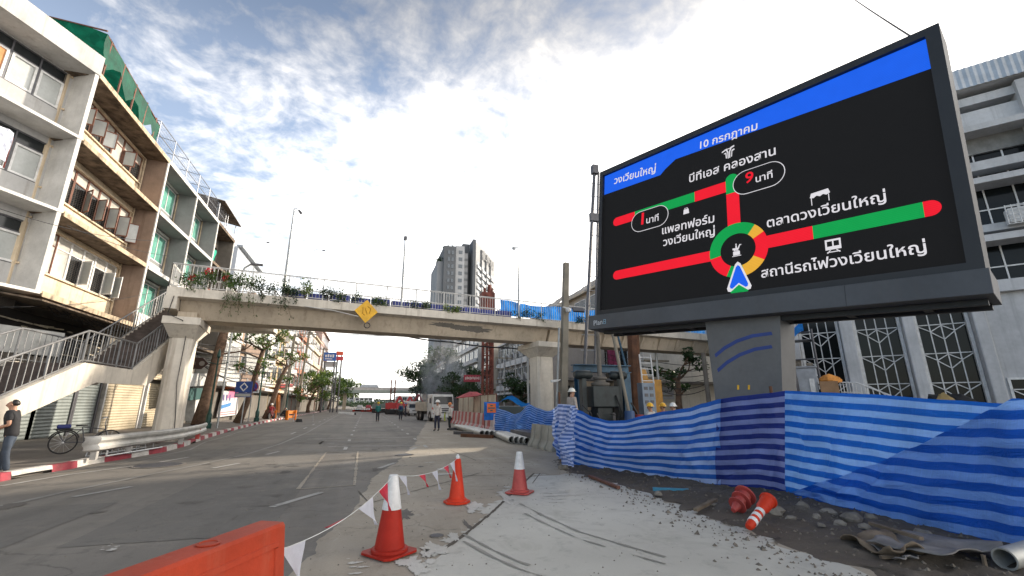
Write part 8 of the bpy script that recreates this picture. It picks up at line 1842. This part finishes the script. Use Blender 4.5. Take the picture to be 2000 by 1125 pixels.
far_shop('dark grey house beyond the large dense tree', 150, 36, 12, mm('dark far render', (.22, .23, .24)), 3, 6, M['concrete'], fx=19, side='R')
b = MB(); p0 = Vector((22, 36.5, 13.3)); 
for i in range(12): y = 36 + i * 1.9; b.add([(21.6, y, 13.2), (21.6, y + 1.8, 13.2), (23.5, y + 1.8, 15.0 + .5 * nz(i * 3.1)), (23.5, y, 15.0 + .5 * nz(i * 3.1))], [(0, 1, 2, 3)])
o = tag(b.build('roof_screen', mat('patchwork roof sheets', (.40, .34, .28), .8, var=.6, scale=.5), None), 'patchwork of slanted roof screens on the old grey apartment house', 'roof screen'); s_ = o.modifiers.new('thickness', 'SOLIDIFY'); s_.thickness = .08
wl = E('pale_wall_house', 'pale blank wall house with a small sign behind the pruned tree', 'building', (14.2, 33.5, 0)); b = MB(); b.box(8.6, 26, 0, 8, 0, 9); b.build('wall', mm('pale cream blank wall', (.58, .55, .48)), wl); b = MB(); b.box(8.5, 26, -1.0, 0, 3.3, 3.5); b.build('canopy', M['concrete_dark'], wl); b = MB(); q = AY(1302, 768, 33.4); b.box(q.x - 14.2 - .75, q.x - 14.2 + .75, -.08, -.02, q.z - .5, q.z + .5); b.build('wall_sign', flat('dull white sign', (.40, .40, .42)), wl); b = MB()
for i in range(7): x = q.x - 14.2 - .6 + i * .17; b.box(x, x + .1, -.09, -.081, q.z + .08, q.z + .25); b.box(x, x + .12, -.09, -.081, q.z - .25, q.z - .15)
b.build('lettering', M['steel_dark'], wl)
fs2 = E('shuttered_shop_row', 'dim row of shop fronts with hanging clothes behind the drilling site', 'building', (17.2, 36.0, 0)); b = MB(); b.box(-1.5, 3.3, 0, 6, 0, 8.5); b.build('wall', mm('dim shop render', (.30, .27, .24)), fs2); b = MB(); b.box(-1.5, 3.3, -1.2, 0, 3.6, 3.8); b.build('canopy', M['tin'], fs2); b = MB(); [b.box(-1.2 + i * 1.2, -.3 + i * 1.2, -.05, -.01, .4, 3.2) for i in range(4)]; b.build('shop_front', M['glass'], fs2)
q = AY(1196, 700, 30); b = MB(); b.grid([[(q.x - .4 + .13 * i, 30 + .05 * math.sin(i * 2), q.z + .9 - .3 * k) for i in range(7)] for k in range(7)]); tag(b.build('banner_cloth', flat('maroon banner', (.30, .04, .12)), None), 'maroon and white hanging banner above the blue frame', 'banner')
for px, pyt, Y, lab in ((1068, 700, 33, 'slim grey street pole left of the right bridge pier'), (1032, 640, 31, 'grey steel pole rising behind the far striped sheet'), (1385, 690, 24, 'dark thick pole beside the billboard pillar'), (1290, 690, 27, 'concrete pole with coiled wires at the pruned tree'), (985, 690, 48, 'utility pole with cross arms in front of the beige end wall')):
    q = AY(px, 790, Y); zt = AY(px, pyt, Y).z; o = E('street_pole', lab, 'pole', (q.x, Y, 0)); b = MB(); b.tube([(0, 0, 0), (0, 0, zt)], .14 if 'thick' in lab else .09, 8); b.build('shaft', M['concrete_dark'] if 'dark' in lab else M['pole'], o, True)
    if 'cross' in lab or 'coiled' in lab: b = MB(); [b.box(-1, 1, -.06, .06, zt - .6 - k_ * 1.2, zt - .48 - k_ * 1.2) for k_ in range(3)]; b.build('cross_arm', M['pole_conc'], o)
for i in range(6): cable('service_wire', ['topmost', 'second', 'third', 'fourth', 'fifth', 'lowest'][i] + ' of the wires strung left from the dark thick pole', [AY(1385, 712 + i * 9, 24), AY(1290, 708 + i * 11, 27), AY(1180, 690 + i * 8, 30)], .02, .12 + .05 * i, group='wires behind the drilling site')
b = MB(); q = AY(1018, 786, 27); b.grid([[(q.x - 1.2 + .3 * i, 27 + .2 * k, 1.9 + .25 * math.sin(i * .9) - .05 * k) for i in range(12)] for k in range(5)]); tag(b.build('stall_awning', M['blue_tarp_plain'], None, True, sharp=0), 'small pale blue stall awning behind the far striped sheet', 'awning')
for i, (px, cc, lab) in enumerate(((993, (.05, .07, .07), 'dark parked car behind the far striped sheet'), (1030, (.30, .31, .33), 'grey parked car under the small trees on the right'))):
    q = AY(px, 790, 31 + i); o = E('parked_car', lab, 'car', (q.x, q.y, 0), R(-10)); b = MB(); b.box(-2, 2, -.8, .8, .35, .95); b.add([(-1.2, -.75, .951), (1.3, -.75, .951), (1.3, .75, .951), (-1.2, .75, .951), (-.7, -.6, 1.5), (.9, -.6, 1.5), (.9, .6, 1.5), (-.7, .6, 1.5)], [(0, 1, 5, 4), (1, 2, 6, 5), (2, 3, 7, 6), (3, 0, 4, 7), (4, 5, 6, 7)]); b.build('body', flat('parked car paint', cc, .3), o, bevel=.08)
    for x in (-1.25, 1.25):
        for y in (-.72, .72): b = MB(); b.X = Matrix.Translation((x, y, .32)) @ Matrix.Rotation(R(90), 4, 'X'); b.lathe([(.12, -.1), (.3, -.1), (.32, 0), (.3, .1), (.12, .1)], 16); b.build('tyre', M['black'], o, True)
# ---- condominium tower
ct = E('condominium_tower', 'tall grey and white condominium tower behind the footbridge', 'building', (0, 0, 0)); YT = 160
X = lambda px, py=600, Y=YT: AY(px, py, Y).x; Zt = lambda px, py, Y=YT: AY(px, py, Y).z
M['tw_dark'] = mat('tower dark grey', (.115, .122, .13), .8, scale=.1, var=.1); M['tw_mid'] = mat('tower mid grey', (.25, .26, .27), .8, scale=.1, var=.1); M['tw_white'] = mat('tower white', (.43, .435, .44), .8, scale=.1, var=.08); M['tw_glass'] = mat('tower glass', (.10, .12, .14), .12, fine=0)
xs = [X(851), X(862), X(886), X(904), X(913), X(921), X(964)]
zA, zB, zC = Zt(857, 510), Zt(875, 484), Zt(895, 482); zD, zE = Zt(915, 470), Zt(925, 471)
b = MB(); b.box(xs[0], xs[1], YT, YT + 18, 0, zA); b.build('west_wing', M['tw_mid'], ct)
b = MB(); b.box(xs[1] + .01, xs[2], YT - 2, YT + 20, 0, zB); b.build('dark_slab', M['tw_dark'], ct)
b = MB(); b.box(xs[2] + .01, xs[3], YT - 1, YT + 20, 0, zC); b.box(xs[3] + .01, xs[4], YT + 1, YT + 22, 0, zC - 2); b.build('white_core', M['tw_white'], ct)
b = MB(); b.box(xs[3] + .2, xs[5] - .3, YT + 4, YT + 24, 0, zD); b.box(xs[5] - .29, xs[5] + .9, YT - 2, YT + 3.99, 0, zE); b.build('tall_fin', M['tw_dark'], ct)
ye = YT + 22; xe = AY(965, 600, ye).x
b = MB(); x0 = xs[5] + .91; b.add([(x0, YT - 1.5, 0), (xe, ye, 0), (xe, ye + 14, 0), (x0, YT + 14, 0), (x0, YT - 1.5, zE - .5), (xe, ye, zE - .5), (xe, ye + 14, zE - .5), (x0, YT + 14, zE - .5)], [(0, 1, 5, 4), (1, 2, 6, 5), (2, 3, 7, 6), (3, 0, 4, 7), (4, 5, 6, 7)]); b.build('east_wing', M['tw_mid'], ct)
def tw_windows(n, name, x0, x1, y, zlo, zhi, cols_n, m, hfac=.55, wf=.6):
    b = MB(); w_ = (x1 - x0) / cols_n * wf; h_ = (zhi - zlo) / n * hfac; b.box(0, w_, -.12, .05, 0, h_); proto = None
    for i in range(n):
        for c_ in range(cols_n):
            loc = (x0 + (x1 - x0) * (c_ + .5 - wf / 2) / cols_n, y, zlo + (zhi - zlo) * (i + .2) / n)
            if proto is None: proto = b.build(name, m, ct); proto.location = loc
            else: link_copy(proto, ct, loc)
tw_windows(17, 'window', xs[1] + 1.2, xs[2] - .6, YT - 2.01, 12, zB - 1, 2, M['tw_glass'], .55, .62)
tw_windows(17, 'window', xs[2] + .8, xs[3] - .4, YT - 1.01, 12, zC - 1, 1, M['tw_glass'], .5, .6)
tw_windows(17, 'balcony', xs[3] + .3, xs[4], YT + .99, 12, zC - 3, 1, M['tw_mid'], .35, .9)
# east wing face: bays of dark glass and white balconies along the receding wall
u = Vector((xe - x0, ye - (YT - 1.5), 0)); Lw = u.length; u.normalize(); ang_ = math.atan2(u.y, u.x)
ew = 0
for c_ in range(4):
    for i in range(17):
        b = MB() if ew == 0 and c_ == 0 and i == 0 else None
        if b is not None: b.box(0, Lw * .16, -.5, .1, 0, 1.2); proto = b.build('balcony', M['tw_white'], ct); ew = proto; b2 = MB(); b2.box(0, Lw * .16, -.08, .12, 1.21, 2.9); pg = b2.build('glazing', M['tw_glass'], proto); o = proto
        else: o = link_copy(proto, ct); link_copy(pg, o)
        s_ = Lw * (.06 + c_ * .24); o.location = (x0 + u.x * s_, YT - 1.5 + u.y * s_, 8 + i * (zE - 16) / 17); o.rotation_euler = (0, 0, ang_)
b = MB()
for c_ in range(3): s_ = Lw * (.245 + c_ * .24); p = Vector((x0, YT - 1.5, 0)) + u * s_; b.beam((p.x, p.y, 6), (p.x, p.y, zE - 2), .9)
b.build('dark_pier', M['tw_dark'], ct)
cu_w = Lw * .62
o = text('SUPALAI', (0, 0), cu_w, M['tw_dark'], 0, 'roof_lettering', 0, 1.25, ct, .02, yoff=0); p = Vector((x0, YT - 1.5, 0)) + u * (Lw * .62); o.location = (p.x - u.y * -.0 + u.y * .7, p.y - u.x * .7, zE - 5.0); o.rotation_euler = (0, 0, ang_)
b = MB(); rr = random.Random(3)
for px, py in ((866, 482), (872, 481), (880, 481), (853, 507), (858, 505)): leafmesh(b, (X(px), YT + 1, Zt(px, py)), (1.2, 1, .9), 70, .35, rr=rr)
b.build('roof_planting', M['leaf_dark'], ct)
# bird and smoke
q = AY(1041, 562, 60); b = MB(); b.add([q + Vector((-.25, 0, .15)), q, q + Vector((.25, .05, .18)), q + Vector((0, .12, -.1)), q + Vector((0, -.12, -.12))], [(0, 1, 3), (1, 2, 3), (0, 4, 1), (1, 4, 2)]); tag(b.build('bird', M['black'], None), 'tiny dark bird in the sky above the bridge tarpaulin', 'bird')
sm = bpy.data.materials.new('grey smoke'); sm.use_nodes = True; t = sm.node_tree; t.nodes.clear(); pv = t.nodes.new('ShaderNodeVolumePrincipled'); pv.inputs['Color'].default_value = (.93, .95, .98, 1)
tcn = t.nodes.new('ShaderNodeTexCoord'); nn = t.nodes.new('ShaderNodeTexNoise'); nn.inputs['Scale'].default_value = 2.3; nn.inputs['Detail'].default_value = 5; nn.inputs['Distortion'].default_value = .8; t.links.new(tcn.outputs['Object'], nn.inputs['Vector'])
ln = t.nodes.new('ShaderNodeVectorMath'); ln.operation = 'LENGTH'; t.links.new(tcn.outputs['Object'], ln.inputs[0])
mr = t.nodes.new('ShaderNodeMapRange'); t.links.new(ln.outputs['Value'], mr.inputs[0]); mr.inputs[1].default_value = .35; mr.inputs[2].default_value = 1.0; mr.inputs[3].default_value = 1; mr.inputs[4].default_value = 0
m2 = t.nodes.new('ShaderNodeMapRange'); t.links.new(nn.outputs['Fac'], m2.inputs[0]); m2.inputs[1].default_value = .46; m2.inputs[2].default_value = .70
mu = t.nodes.new('ShaderNodeMath'); mu.operation = 'MULTIPLY'; t.links.new(mr.outputs[0], mu.inputs[0]); t.links.new(m2.outputs[0], mu.inputs[1]); mv = t.nodes.new('ShaderNodeMath'); mv.operation = 'MULTIPLY'; t.links.new(mu.outputs[0], mv.inputs[0]); mv.inputs[1].default_value = .55; t.links.new(mv.outputs[0], pv.inputs['Density'])
ou = t.nodes.new('ShaderNodeOutputMaterial'); t.links.new(pv.outputs[0], ou.inputs['Volume'])
b = MB(); b.lathe([(.02, -1)] + [(math.cos(R(q_)), math.sin(R(q_))) for q_ in range(-75, 90, 15)] + [(.02, 1)], 20); so = b.build('smoke', sm); q = AY(862, 735, 74); so.location = q; so.scale = (4.6, 3.5, 7.0); so.rotation_euler = (0, R(22), 0); tag(so, kind='stuff')
